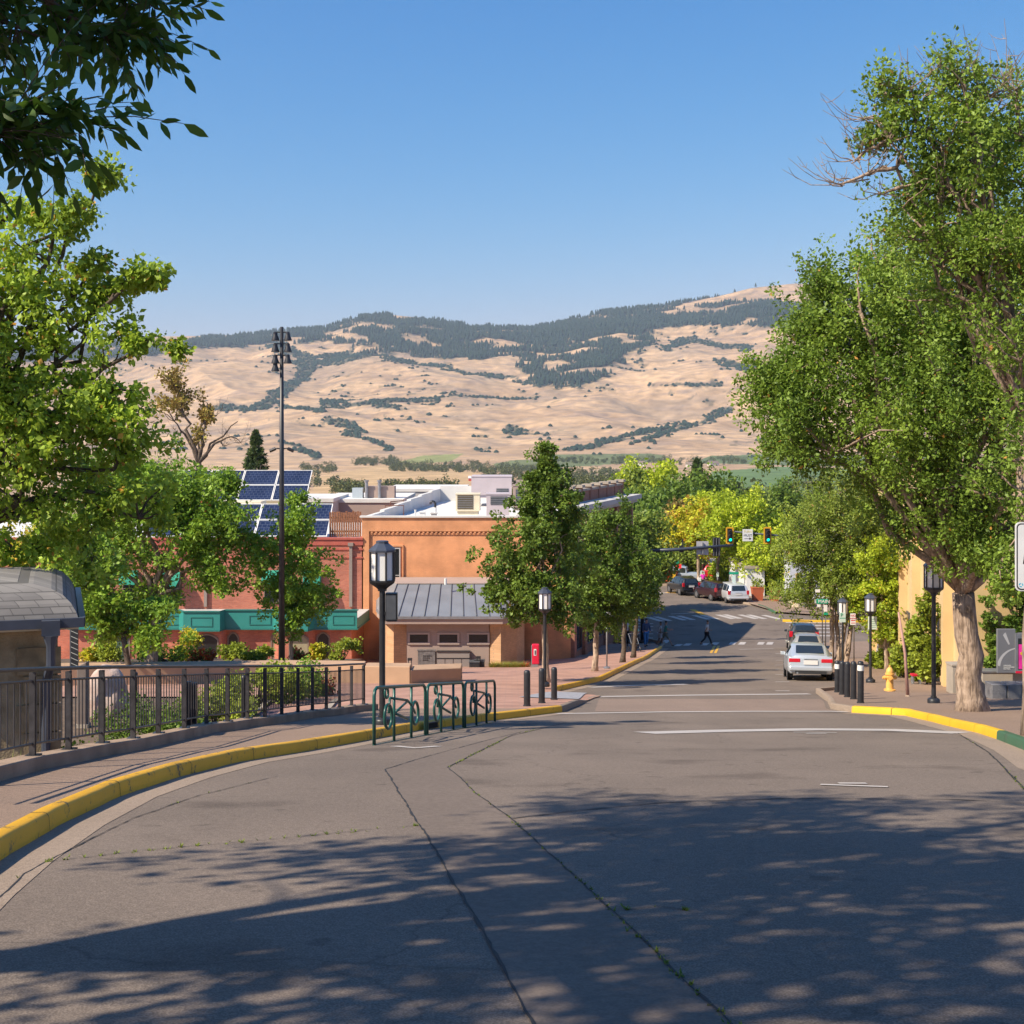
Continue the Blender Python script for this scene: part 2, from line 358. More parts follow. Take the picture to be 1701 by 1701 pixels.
slab('sidewalk', M['sidewalk'], yr(-25, YE + 1, 90), lambda y: xrail(y) - .02, lambda y: xl(y) - .155, lambda x, y: gf(y) + .152, 4)
def zplaza(x, y):
    d = float(xl(y)) - x; r = float(np.interp(y, [38.5, 40.2, 46.3, 47.4], [0, 1, 1, 0])) * max(0, 1 - d / 2.5) if y < 50 else 0
    return zleft(x, y) + .03 - .115 * r
slab('plaza', M['tile'], yr(YE + 1, 40, 10), lambda y: -6.2, lambda y: xl(y) - .155, zplaza, 12)
slab('plaza', M['tile'], yr(40, 90, 70), lambda y: -60, lambda y: xl(y) - (.155 if y > 46.5 or y < 39.5 else 0), zplaza, 60)
slab('garden_ground', M['soil'], yr(-25, 42, 110), lambda y: -60, lambda y: xrail(y) - .1 if y < YE + 1 else -6.1, lambda x, y: zleft(x, y) - .02, 70)
slab('sidewalk', M['sidewalk'], yr(-25, 92.3, 240), lambda y: xr(y) + .155, lambda y: 70, lambda x, y: gf(y) + (.152 if not 42.5 < y < 46 else .05), 16)
# far pavements
slab('sidewalk', M['sidewalk'], yr(106.2, 150, 30), lambda y: np.interp(y, [106.2, 107.5, 110, 118, 150], [60, 28.4, 22.4, 20.9, 17]), lambda y: 90, lambda x, y: gf(y) + .15, 10)
slab('sidewalk', M['sidewalk'], yr(137.5, 150, 10), lambda y: -40, lambda y: 20.5, lambda x, y: gf(y) + .16, 6)
# kerbs
def kerb(name, m, pts, side, w=.16, h=.16, hf=None, z=0.0, seg=.35, tag_=True, jag=0.0):
    P = []
    for a, b in zip(pts[:-1], pts[1:]):
        n = max(1, int((b - a).length / seg))
        for i in range(n): P.append(a.lerp(b, i / n))
    P.append(pts[-1]); v = []; f = []
    rnd = random.Random(5)
    for i, p in enumerate(P):
        t = (P[min(i + 1, len(P) - 1)] - P[max(i - 1, 0)]); t.z = 0; t.normalize(); n = Vector((-t.y, t.x, 0)) * side
        zz = gf(p.y) + z; j = rnd.uniform(-jag, jag); h = hf(p.y) if hf else h
        prof = [(0, -.05), (.012 + j, .0), (.02 + j, h * .85), (.035 + j, h * .97), (.055, h + .008), (w, h + .008), (w, -.05)]
        for dx, dz in prof: q = p + n * dx; v.append((q.x, q.y, zz + dz))
    k = 7
    for i in range(len(P) - 1):
        for j in range(k - 1):
            a = i * k + j; f.append((a, a + 1, a + k + 1, a + k))
    o = link(name, npmesh(name, v, f), m, smooth=40)
    if h > .1 and seg < .5:
        v = []; f = []; d = 0
        for i in range(1, len(P) - 1):
            d += (P[i] - P[i - 1]).length
            if d < 2.3 or P[i].y > 60: continue
            d = 0; t = (P[i + 1] - P[i - 1]); t.z = 0; t.normalize(); n = Vector((-t.y, t.x, 0)) * side; zz = gf(P[i].y) + z
            for e in (-.006, .006):
                for dx, dz in ((-.003, 0), (.008, h * .85), (.028, h + .004), (.055, h + .013), (w, h + .013)): q = P[i] + n * dx + t * e; v.append((q.x, q.y, zz + dz))
            b0 = len(v) - 10
            for k_ in range(4): f.append((b0 + k_, b0 + k_ + 1, b0 + k_ + 6, b0 + k_ + 5))
        if f: tag(link('kerb_joint', npmesh('kerb_joint', v, f), M['joint']), kind='structure')
    return tag(o, kind='structure')
M['joint'] = mat('joint', (.05, .035, .02), .95)
def flat(pts): return [Vector((p[0], p[1], gf(p[1]))) for p in pts]
kerb('kerb', M['kerb_yellow'], flat([(p.x, p.y) for p in XLP[:-7]]), 1, jag=.006)
kerb('kerb', M['gutter'], flat([(p.x, p.y) for p in XLP[-8:-3]]), 1, hf=lambda y: float(np.interp(y, [38.2, 40.2, 46.3, 47.2], [.155, .03, .03, .15])))
kerb('kerb', M['kerb_yellow'], flat([(p.x, p.y) for p in XLP[-4:]]), 1, jag=.004)
kerb('kerb', M['kerb_plain'], flat([(XLP[-1].x, XLP[-1].y), (10.6, 91.5), (9.5, 94.5), (6, 95), (-20, 95.2)]), 1)
rk = [p for p in XRP]
kerb('kerb', M['kerb_green'], flat([(p.x, p.y) for p in rk[:6]]), -1)
kerb('kerb', M['kerb_yellow2'], flat([(p.x, p.y) for p in rk[5:10]]), -1)
kerb('kerb', M['gutter'], flat([(p.x, p.y) for p in rk[9:14]]), -1)
kerb('kerb', M['kerb_plain'], flat([(p.x, p.y) for p in rk[13:]]), -1)
kerb('kerb', M['kerb_yellow2'], flat([(p.x, p.y) for p in [GP(1300, 1033), GP(1350, 1034), GP(1450, 1034), GP(1600, 1036)]]), 1, h=.17)
kerb('kerb', M['kerb_green'], flat([(p.x, p.y) for p in [GP(1258, 1007), GP(1270, 1011), GP(1288, 1020)]]), 1, h=.17)
kerb('kerb', M['kerb_plain'], flat([(p.x, p.y) for p in [GP(1168, 990), GP(1200, 998), GP(1258, 1007)]]), 1, h=.17)
kerb('kerb', M['kerb_yellow2'], flat([(p.x, p.y) for p in [GP(1167, 974), GP(1200, 974)]]), 1, h=.3)
kerb('kerb', M['kerb_plain'], flat([(p.x, p.y) for p in [GP(1060, 973), GP(1168, 974)]]), 1, h=.2)
# gutters: concrete pan beside the kerb
def offs(pts, side, w0, w1, zl, m, name):
    v = []; f = []
    for i, p in enumerate(pts):
        t = (pts[min(i + 1, len(pts) - 1)] - pts[max(i - 1, 0)]); t.z = 0; t.normalize(); n = Vector((-t.y, t.x, 0)) * side
        for w in (w0, (w0 + w1) / 2, w1): q = p + n * w; v.append((q.x, q.y, gf(q.y) + zl))
    for i in range(len(pts) - 1):
        for j in range(2): a = i * 3 + j; f.append((a, a + 1, a + 4, a + 3))
    o = link(name, npmesh(name, v, f), m); return tag(o, kind='structure')
def dens(pts, seg=.4):
    P = []
    for a, b in zip(pts[:-1], pts[1:]):
        n = max(1, int((b - a).length / seg))
        for i in range(n): P.append(a.lerp(b, i / n))
    return P + [pts[-1]]
offs(dens(flat([(p.x, p.y) for p in XLP[:-7]])), -1, -.03, .38, .004, M['gutter'], 'gutter')
offs(dens(flat([(p.x, p.y) for p in XLP[-4:]])), -1, -.03, .45, .004, M['gutter'], 'gutter')
offs(dens(flat([(p.x, p.y) for p in rk[:10]])), 1, -.03, .45, .004, M['gutter'], 'gutter')
# raised crossing of pale concrete between the two white lines
slab('crossing', M['crossing'], yr(35.2, 41.2, 14), lambda y: np.interp(y, [35.2, 41.2], [2.2, 2.7]), lambda y: float(xr(y)) - .1, lambda x, y: gf(y) + .005, 8)
# painted lines
def stripe(name, pxs, w, m, z=.009, n=10, wpx=None):
    pts = dens([GP(*p) for p in pxs], .5); v = []; f = []
    for i, p in enumerate(pts):
        t = (pts[min(i + 1, len(pts) - 1)] - pts[max(i - 1, 0)]); t.z = 0; t.normalize(); nn = Vector((-t.y, t.x, 0))
        for s in (-.5, .5): q = p + nn * w * s; v.append((q.x, q.y, gf(q.y) + z))
    for i in range(len(pts) - 1): a = i * 2; f.append((a, a + 1, a + 3, a + 2))
    o = link(name, npmesh(name, v, f), m); return tag(o, kind='structure')
def mark(c, w, l, ang, m, name='road_marking', z=.009):
    u = Vector((math.cos(ang), math.sin(ang), 0)); t = Vector((-u.y, u.x, 0)); v = []
    for a, b in ((-.5, -.5), (.5, -.5), (.5, .5), (-.5, .5)):
        q = Vector(c) + u * a * w + t * b * l; v.append((q.x, q.y, gf(q.y) + z))
    o = link(name, npmesh(name, v, [(0, 1, 2, 3)]), m); return tag(o, kind='structure')
LW = M['line_white']
stripe('road_marking', [(1070, 1218), (1200, 1214.5), (1350, 1212), (1480, 1213), (1600, 1218)], .85, LW)
stripe('road_marking', [(925, 1186), (1100, 1183), (1250, 1182), (1380, 1182), (1440, 1184)], .34, LW)
stripe('road_marking', [(992, 1157.5), (1150, 1155), (1345, 1153)], .45, LW)
stripe('road_marking', [(980, 1142), (1060, 1138.5), (1140, 1137)], .45, LW)
stripe('road_marking', [(1318, 1216.8), (1390, 1217.5)], .14, LW)
mark(GP(1356, 1219), .4, .16, 0, LW)
stripe('road_marking', [(1363, 1304), (1475, 1308)], .12, LW)
mark(GP(1416, 1302), .32, .14, -.05, LW)
for py in (1086, 1097, 1105, 1112, 1120.5, 1133, 1148): stripe('road_marking', [(1288, py), (1312, py)], .25, LW)
stripe('road_marking', [(655, 1240), (690, 1243), (728, 1240)], .2, LW)
for px, py in ((1106, 1066), (1127, 1072), (1142, 1071), (1171, 1070.5), (1188, 1069.5), (1217, 1069), (1233, 1069), (1264, 1069), (1279, 1069)):
    mark(GP(px, py), .42, 2.0, -.25, LW)
for u, v in ((495, 1012), (570, 1008), (710, 1003), (790, 1000), (935, 995), (1012, 993), (1160, 990), (1228, 988), (1375, 990), (1455, 990), (1600, 994), (340, 1020)):
    mark(GP(1000 + u * .1764, 850 + v * .1764), .5, 3.0, .28, LW)
for d in (0, 7): stripe('road_marking', [(1181 + d, 1085), (1187 + d, 1073)], .16, M['line_yellow'])
stripe('road_marking', [(1150, 1012.5), (1160, 1017), (1169, 1022)], .5, M['line_yellow'])
stripe('road_marking', [(1228, 1079), (1265, 1078), (1285, 1077.8)], .25, LW)
stripe('road_marking', [(1114, 1020), (1130, 1019.5), (1153, 1018.5)], .25, LW)
for py in (1034, 1039, 1044, 1050, 1056): stripe('road_marking', [(1305 + (py - 1034) * 1.2, py), (1400, py + .5)], .45, LW)
for py in (1036, 1041, 1047, 1053, 1060): stripe('road_marking', [(1020, py), (1085, py)], .3, LW)
for u, v in ((1085, 984), (1099, 985)): mark(GP(u, v), 1.2, .5, .1, LW)
stripe('road_marking', [(1113, 985), (1122, 983), (1127, 984)], 1.2, M['line_yellow'])
# cracks sealed / weedy
M['tar'] = mat('tar', (.02, .02, .022), .8, var=.3, scale=8)
M['weed'] = leafmat('weed', (.10, .16, .02), (.22, .26, .04))
def crack(pxs, w, weeds=0, m=None, seed=1):
    rnd = random.Random(seed); pts = dens([GP(*p) for p in pxs], .12); v = []; f = []
    ox = 0
    for i, p in enumerate(pts):
        t = (pts[min(i + 1, len(pts) - 1)] - pts[max(i - 1, 0)]); t.z = 0; t.normalize(); nn = Vector((-t.y, t.x, 0))
        ox = ox * .8 + rnd.uniform(-.007, .007); ww = w * rnd.uniform(.35, 1.3)
        for s in (-.5, .5): q = p + nn * (ww * s + ox); v.append((q.x, q.y, gf(q.y) + .006))
    for i in range(len(pts) - 1): a = i * 2; f.append((a, a + 1, a + 3, a + 2))
    tag(link('pavement_crack', npmesh('pavement_crack', v, f), m or M['tar']), kind='structure')
    if weeds:
        v = []; f = []
        hub = [rnd.randrange(len(pts)) for _ in range(max(3, weeds // 14))]
        for _ in range(weeds):
            p = pts[min(len(pts) - 1, max(0, int(rnd.choice(hub) + rnd.gauss(0, 5))))]; c = Vector((p.x + rnd.gauss(0, .012), p.y + rnd.gauss(0, .03), gf(p.y)))
            for _ in range(5):
                a = rnd.uniform(0, 6.28); h = rnd.uniform(.008, .026); d = Vector((math.cos(a), math.sin(a), 0)) * h; n = len(v)
                e = Vector((-d.y, d.x, 0)) * .3
                v += [tuple(c - e), tuple(c + e), tuple(c + d + Vector((0, 0, h)))]; f.append((n, n + 1, n + 2))
        tag(link('crack_weeds', npmesh('crack_weeds', v, f), M['weed']), 'low green weeds growing along a road crack', 'weeds', kind='stuff')
M['patch'] = surface_mat('asphalt_patch', (.165, .128, .104), (.13, .103, .085), (.20, .16, .13), fine=60, patch=.12, speck=.35, bump=.15)
def between(a, b, n=60):
    def rs(pxs):
        P = dens([GP(*p) for p in pxs], .1); return [P[min(len(P) - 1, int(i * (len(P) - 1) / n))] for i in range(n + 1)]
    A_, B_ = rs(a), rs(b); v = []; f = []
    for p, q in zip(A_, B_):
        for k in range(5): c = p.lerp(q, k / 4); v.append((c.x, c.y, gf(c.y) + .003))
    for i in range(n):
        for k in range(4): j = i * 5 + k; f.append((j, j + 1, j + 6, j + 5))
    tag(link('road_patch', npmesh('road_patch', v, f), M['patch']), kind='structure')
between([(900, 1208), (800, 1232), (700, 1260), (640, 1278), (655, 1305), (700, 1375), (750, 1458), (800, 1550), (850, 1640), (900, 1725)], [(940, 1200), (850, 1222), (790, 1250), (745, 1275), (790, 1318), (850, 1362), (950, 1450), (1080, 1575), (1160, 1650), (1240, 1725)])
crack([(900, 1208), (800, 1232), (700, 1260), (640, 1278), (655, 1305), (700, 1375), (750, 1458), (800, 1550), (850, 1640), (900, 1725)], .022, 0, seed=1)
crack([(940, 1200), (850, 1222), (745, 1275), (790, 1318), (850, 1362), (950, 1450), (1080, 1575), (1240, 1725)], .018, 210, seed=2)
crack([(850, 1360), (950, 1348), (1100, 1334), (1300, 1327), (1560, 1328), (1640, 1331), (1740, 1337)], .03, 0, seed=3)
crack([(80, 1432), (250, 1412), (450, 1395), (690, 1372)], .007, 90, seed=4)
crack([(1590, 1218), (1640, 1248), (1672, 1280), (1701, 1312)], .025, 30, seed=5)
crack([(0, 1492), (40, 1452), (120, 1410), (220, 1360), (330, 1322), (460, 1290)], .014, 8, seed=6)
crack([(1040, 1512), (1090, 1506), (1140, 1512)], .02, 16, seed=7)
for a, b in (((0, 1352), (30, 1366)), ((270, 1262), (330, 1278)), ((430, 1224), (480, 1238))):
    pa, pb = GP(*a, .155), GP(*b, .155)
# detectable paving at the kerb ramp
tag(slab('ramp_paving', mat('ramp_grey', (.30, .30, .32), .8, var=.15, scale=9), yr(39.9, 44.0, 6), lambda y: np.interp(y, [39.9, 44], [.2, 1.5]), lambda y: np.interp(y, [39.9, 44], [2.0, 2.5]), lambda x, y: zplaza(x, y) + .02, 8), kind='structure')
# ================================================================= far terrain and hills
def vnoise(x, y, seed=0):
    xi = np.floor(x).astype(np.int64); yi = np.floor(y).astype(np.int64); xf = x - xi; yf = y - yi
    u = xf * xf * (3 - 2 * xf); w = yf * yf * (3 - 2 * yf)
    def h(a, b):
        n = (a * 374761393 + b * 668265263 + seed * 1442695) & 0x7fffffff
        n = ((n ^ (n >> 13)) * 1274126177) & 0x7fffffff
        return ((n ^ (n >> 16)) & 0xffff) / 65535.0
    return (h(xi, yi) * (1 - u) + h(xi + 1, yi) * u) * (1 - w) + (h(xi, yi + 1) * (1 - u) + h(xi + 1, yi + 1) * u) * w
def fbm(x, y, o=5, seed=0):
    s = 0; a = .5; t = 0
    for i in range(o): s = s + a * vnoise(x * 2 ** i, y * 2 ** i, seed + i * 17); t += a; a *= .5
    return s / t
RPXS = [-2600, -600, 0, 200, 250, 330, 420, 480, 540, 600, 640, 700, 780, 880, 930, 1000, 1100, 1190, 1250, 1320, 1400, 1500, 1650, 1900, 4400]
RPYS = [640, 600, 575, 571, 559, 558, 556, 549, 546, 526, 522, 528, 541, 547, 536, 519, 509, 493, 478, 471, 473, 488, 505, 520, 640]
cols = np.concatenate([np.arange(-2600, -150, 70), np.arange(-150, 1850, 2.7), np.arange(1850, 4400, 70)])
rows = np.concatenate([np.array([128, 150, 180, 220, 280, 350, 430, 520, 640, 780, 940]), np.arange(1100, 2700, 40), np.arange(2700, 6300, 14), np.arange(6300, 7600, 120)])
DK = [128, 150, 280, 400, 900, 1500, 2200, 2700, 3000, 3400, 3900, 4500, 5200, 6200]
ZK = [-14.65, -15.4, -19, -22, -34, -42, -43, -36, -18, 22, 92, 205, 345, 0]
PXg, Dg = np.meshgrid(cols, rows)
Rr = np.interp(PXg, RPXS, RPYS); Zr = (735 - Rr) / 2200 * 6200
zb = np.interp(Dg, DK, ZK)
t_ = np.clip((Dg - 5200) / 1000, 0, 1); zb = np.where(Dg > 5200, 345 * (1 - t_) + Zr * t_ - (Zr - 345) * 0.0, zb)
# relative height of the ridge at this bearing scales the slopes
sc_ = np.clip((Dg - 2900) / 2300, 0, 1); zb = np.where(Dg <= 5200, zb + sc_ * (Zr - 560) * .45, zb + (1 - t_) * (Zr - 560) * .45)
zb = np.where(Dg > 6200, Zr - (Dg - 6200) * .35, zb)
Xg = (PXg - CX) / F * Dg
amp = np.clip((Dg - 2800) / 900, 0, 1) * np.clip((6150 - Dg) / 700, 0, 1)
rid = 1 - np.abs(2 * fbm(Xg / 900 + .3 * (Dg / 900), Dg / 1500, 4, 3) - 1)
rid2 = 1 - np.abs(2 * fbm(Xg / 330, Dg / 420, 4, 9) - 1)
zb = zb + amp * ((rid - .72) * 130 + (rid2 - .72) * 30 + (fbm(Xg / 90, Dg / 90, 4, 5) - .5) * 16)
vamp = np.clip((Dg - 500) / 600, 0, 1) * np.clip((3200 - Dg) / 600, 0, 1)
zb = zb + vamp * (fbm(Xg / 300, Dg / 300, 4, 7) - .5) * 9
PYg = HY - zb / Dg * F
def inpoly(px, py, poly):
    c = np.zeros(px.shape, bool); n = len(poly)
    for i in range(n):
        x1, y1 = poly[i]; x2, y2 = poly[(i + 1) % n]
        if y1 == y2: continue
        k = ((y1 > py) != (y2 > py)) & (px < (x2 - x1) * (py - y1) / (y2 - y1) + x1); c ^= k
    return c
def stroke(px, py, pts, w):
    d = np.full(px.shape, 1e9)
    for (x1, y1), (x2, y2) in zip(pts[:-1], pts[1:]):
        L = (x2 - x1) ** 2 + (y2 - y1) ** 2; t = np.clip(((px - x1) * (x2 - x1) + (py - y1) * (y2 - y1)) / L, 0, 1)
        d = np.minimum(d, np.hypot((px - x1 - t * (x2 - x1)) * .6, py - y1 - t * (y2 - y1)))
    return np.clip(1 - d / w, 0, 1)
nwx = (fbm(Xg / 160, Dg / 160, 4, 21) - .5); nwy = (fbm(Xg / 160, Dg / 160, 4, 31) - .5)
qx = PXg + nwx * 42; qy = PYg + nwy * 18
FOR = [[(-2600, 500), (200, 560), (205, 588), (326, 566), (364, 560), (467, 548), (544, 541), (605, 510), (640, 500), (700, 510), (780, 525), (880, 535), (930, 520), (1000, 500), (1190, 470), (1250, 460), (1400, 455), (1900, 470), (4400, 560), (4400, 600), (1700, 560), (1450, 550), (1307, 546), (1233, 538), (1134, 541), (1096, 552), (1081, 587), (1032, 612), (962, 643), (916, 648), (870, 625), (850, 604), (720, 596), (601, 588), (560, 584), (480, 574), (429, 576), (370, 578), (300, 582), (240, 592), (160, 600), (-2600, 640)]]
TAN = [[(445, 590), (455, 574), (530, 567), (570, 570), (604, 584), (560, 590)], [(538, 562), (550, 551), (580, 550), (612, 560), (600, 569)],
       [(966, 535), (975, 525), (1000, 520), (1024, 524), (1010, 530)], [(1117, 515), (1140, 507), (1205, 512), (1208, 520), (1160, 520)],
       [(1190, 499), (1210, 487), (1260, 474), (1330, 470), (1420, 474), (1400, 500), (1300, 503)], [(889, 618), (905, 600), (940, 597), (979, 600), (950, 615)],
       [(572, 540), (600, 536), (690, 545), (640, 549)], [(670, 560), (700, 555), (720, 572), (700, 575)], [(1180, 545), (1307, 522), (1307, 530), (1230, 536)],
       [(420, 600), (350, 606), (260, 600), (240, 596), (330, 586), (420, 582)]]
fo = np.zeros(PXg.shape)
for s_, (wx, wy) in enumerate(((30, 12), (46, 20), (64, 30), (80, 16), (22, 34))):
    ax = PXg + (fbm(Xg / 150, Dg / 150, 5, 200 + s_) - .5) * wx * 2; ay = PYg + (fbm(Xg / 120, Dg / 120, 5, 300 + s_) - .5) * wy; f1_ = inpoly(ax, ay, FOR[0]) * 1.0
    for p in TAN: f1_ = np.where(inpoly(ax, ay, p), 0.05, f1_)
    fo += f1_ / 5
ns = fbm(Xg / 60, Dg / 60, 4, 41)
fo = np.clip(fo * 1.25 - .35 * (ns < .42) - .3 * (ns < .34), 0, 1)
pn = fbm(Xg / 240, Dg / 120, 3, 51); fo = np.where((fo > .4) & (pn > .61), .12, fo)
ST = [([(525, 603), (500, 625), (475, 649), (440, 668), (410, 683)], 12), ([(353, 672), (429, 683)], 8), ([(467, 670), (536, 682)], 5), ([(430, 560), (520, 600), (600, 588)], 10),
      ([(1103, 580), (1130, 566), (1159, 562)], 7), ([(1159, 566), (1243, 576)], 7), ([(1198, 600), (1243, 615)], 8),
      ([(940, 747), (1000, 733), (1060, 718), (1140, 705), (1212, 677)], 6), ([(1050, 735), (1120, 715), (1180, 695)], 4), ([(600, 588), (760, 612), (900, 640)], 5),
      ([(850, 712), (905, 717)], 6), ([(540, 700), (580, 707), (600, 716)], 7), ([(630, 664), (720, 667)], 4), ([(545, 668), (620, 672), (690, 666)], 4), ([(575, 715), (640, 745)], 4),
      ([(470, 735), (520, 752), (560, 775)], 4), ([(680, 660), (890, 663)], 3), ([(1080, 638), (1190, 641)], 3)]
sh = np.zeros(PXg.shape)
for p, w in ST: sh = np.maximum(sh, stroke(qx, qy, p, w) > .25 + .5 * (ns < .4))
hill = Dg > 2700
sp_ = (fbm(Xg / 35, Dg / 35, 3, 61) > .70) & (fbm(Xg / 400, Dg / 400, 2, 71) > .52) & hill & (Dg < 5600)
cover = np.clip(np.maximum(np.maximum(fo ** 1.5, sh * .8), sp_ * .5), 0, 1) * hill
tanA = np.array([.57, .38, .215]); tanB = np.array([.42, .275, .16]); tanC = np.array([.31, .22, .165]); dk = np.array([.032, .058, .042])
n1 = fbm(Xg / 260, Dg / 110, 5, 81)[..., None]; n2 = fbm(Xg / 50, Dg / 22, 4, 91)[..., None]
C = tanA * (1 - np.clip((n1 - .38) * 3, 0, 1)) + tanB * np.clip((n1 - .38) * 3, 0, 1)
C = C * (1 - .7 * np.clip((n2 - .52) * 5, 0, 1)) + tanC * .7 * np.clip((n2 - .52) * 5, 0, 1)
n3 = np.clip((fbm(Xg / 150, Dg / 70, 4, 95)[..., None] - .53) * 7, 0, 1) * np.clip((Dg[..., None] - 2600) / 400, 0, 1); C = C * (1 - .42 * n3) + np.array([.25, .20, .155]) * .42 * n3
C = C * (1 - cover[..., None]) + dk * cover[..., None]
GR = [([(905, 778), (905, 756), (960, 751), (1060, 752), (1110, 758), (1090, 768), (1000, 772)], (.15, .175, .075)), ([(1150, 770), (1180, 756), (1300, 754), (1600, 760), (1600, 778), (1300, 772)], (.14, .18, .08)),
      ([(1170, 810), (1185, 783), (1290, 775), (1700, 790), (1700, 850), (1250, 850)], (.13, .20, .075)), ([(650, 770), (700, 757), (770, 754), (740, 768)], (.26, .27, .10)),
      ([(820, 770), (860, 762), (940, 765), (900, 780), (830, 782)], (.17, .19, .08)), ([(590, 780), (620, 772), (760, 778), (820, 792), (700, 820), (520, 815), (520, 795)], (.50, .34, .18)),
      ([(930, 790), (1000, 778), (1130, 780), (1160, 800), (1050, 820)], (.44, .32, .2))]
for p, c in GR:
    k = inpoly(PXg + nwx * 10, PYg + nwy * 4, p)[..., None] & (Dg < 2900)[..., None]; C = np.where(k, np.array(c) * (.85 + .3 * n2), C)
near = np.clip((Dg - 140) / 900, 0, 1)[..., None]; C = C * near + np.array([.2, .2, .09]) * (1 - near)
nr, nc = PXg.shape
v = np.stack([Xg, Dg, zb], -1).reshape(-1, 3); idx = np.arange(nr * nc).reshape(nr, nc)
f = np.stack([idx[:-1, :-1], idx[:-1, 1:], idx[1:, 1:], idx[1:, :-1]], -1).reshape(-1, 4)
me = npmesh('hills', v, f); ca = me.color_attributes.new('cover', 'FLOAT_COLOR', 'POINT')
ca.data.foreach_set('color', np.concatenate([C.reshape(-1, 3), np.ones((nr * nc, 1))], 1).astype(np.float32).ravel())
hm = bpy.data.materials.new('hill_cover'); hm.use_nodes = True; nt = hm.node_tree; pb = nt.nodes["Principled BSDF"]; pb.inputs["Roughness"].default_value = .95
pb.inputs["Specular IOR Level"].default_value = .1
at = N(nt, "ShaderNodeAttribute", attribute_name='cover'); tc = N(nt, "ShaderNodeTexCoord"); nz = N(nt, "ShaderNodeTexNoise"); nz.inputs["Scale"].default_value = .03; nz.inputs["Detail"].default_value = 8
nt.links.new(tc.outputs["Object"], nz.inputs["Vector"]); rp = N(nt, "ShaderNodeValToRGB"); rp.color_ramp.elements[0].color = (.72, .72, .72, 1); rp.color_ramp.elements[1].color = (1.2, 1.2, 1.2, 1)
rp.color_ramp.elements[0].position = .3; rp.color_ramp.elements[1].position = .7
nt.links.new(nz.outputs[0], rp.inputs[0]); mx = N(nt, "ShaderNodeMix", data_type='RGBA', blend_type='MULTIPLY'); mx.inputs[0].default_value = 1
nt.links.new(at.outputs[0], mx.inputs[6]); nt.links.new(rp.outputs[0], mx.inputs[7]); nt.links.new(mx.outputs[2], pb.inputs["Base Color"])
tag(link('hills', me, hm, smooth=True), kind='structure')
def zterr(px, d):                              # height of the terrain mesh at bearing/distance
    i = np.clip(np.searchsorted(rows, d) - 1, 0, nr - 2); j = np.clip(np.searchsorted(cols, px) - 1, 0, nc - 2)
    a = np.clip((d - rows[i]) / (rows[i + 1] - rows[i]), 0, 1); b = np.clip((px - cols[j]) / (cols[j + 1] - cols[j]), 0, 1)
    return (zb[i, j] * (1 - a) + zb[i + 1, j] * a) * (1 - b) + (zb[i, j + 1] * (1 - a) + zb[i + 1, j + 1] * a) * b
# conifers of the wooded ridges and scattered oaks
rng = np.random.default_rng(11)
n = 330000; pd = np.sqrt(rng.uniform(2750 ** 2, 6260 ** 2, n)); pp = rng.uniform(-140, 1560, n)
i = np.clip(np.searchsorted(rows, pd), 0, nr - 1); j = np.clip(np.searchsorted(cols, pp), 0, nc - 1)
cv = cover[i, j]; fov = fo[i, j]; keep = (rng.random(n) < np.clip(cv - .3, 0, 1) * .55); pp, pd, cv, fov = pp[keep], pd[keep], cv[keep], fov[keep]
if len(pp) > 42000: s = rng.choice(len(pp), 42000, False); pp, pd, cv, fov = pp[s], pd[s], cv[s], fov[s]
zz = zterr(pp, pd); xx = (pp - CX) / F * pd; k = len(pp)
con = fov > .5; h = np.where(con, rng.uniform(13, 27, k), rng.uniform(5, 9, k)); r = np.where(con, h * .2, h * .75)
S = 6; ang = np.arange(S) / S * 2 * np.pi
V = np.zeros((k, 2 * S + 1, 3)); a = ang[None] + rng.uniform(0, 6, (k, 1))
for q, (rr, hh) in enumerate(((1, .22), (.70, .64))):
    V[:, q * S:(q + 1) * S, 0] = xx[:, None] + np.cos(a) * (r * rr)[:, None]; V[:, q * S:(q + 1) * S, 1] = pd[:, None] + np.sin(a) * (r * rr)[:, None]
    V[:, q * S:(q + 1) * S, 2] = (zz - 1 + h * np.where(con, hh, hh * 1.1))[:, None]
V[:, 2 * S] = np.stack([xx, pd, zz - 1 + h], -1)
base = (np.arange(k) * (2 * S + 1))[:, None]; q = np.arange(S); q2 = (q + 1) % S
t1 = np.stack([q, q2, q2 + S], -1); t2 = np.stack([q, q2 + S, q + S], -1); t3 = np.stack([q + S, q2 + S, np.full(S, 2 * S)], -1)
T = np.concatenate([t1, t2, t3]); Fc = (base[:, :, None] + T[None]).reshape(-1, 3)
M['conifer_far'] = mat('conifer_far', (.026, .048, .034), .95, spec=.1)
tag(link('hill_forest', npmesh('hill_forest', V.reshape(-1, 3), Fc), M['conifer_far']), 'dark conifer and oak woods on the golden hills', 'forest', kind='stuff')
hz = MB().box(-9000, 11000, -70, 8000, -90, 760)
hm_ = bpy.data.materials.new('haze'); hm_.use_nodes = True; nt = hm_.node_tree; nt.nodes.remove(nt.nodes["Principled BSDF"])
pv = N(nt, "ShaderNodeVolumePrincipled"); pv.inputs["Color"].default_value = (.74, .86, 1, 1); pv.inputs["Density"].default_value = 6.8e-5; pv.inputs["Anisotropy"].default_value = .2
nt.links.new(pv.outputs[0], nt.nodes["Material Output"].inputs["Volume"])
HAZE = tag(hz.build('haze', hm_), 'pale blue haze over the valley', 'haze', kind='stuff')
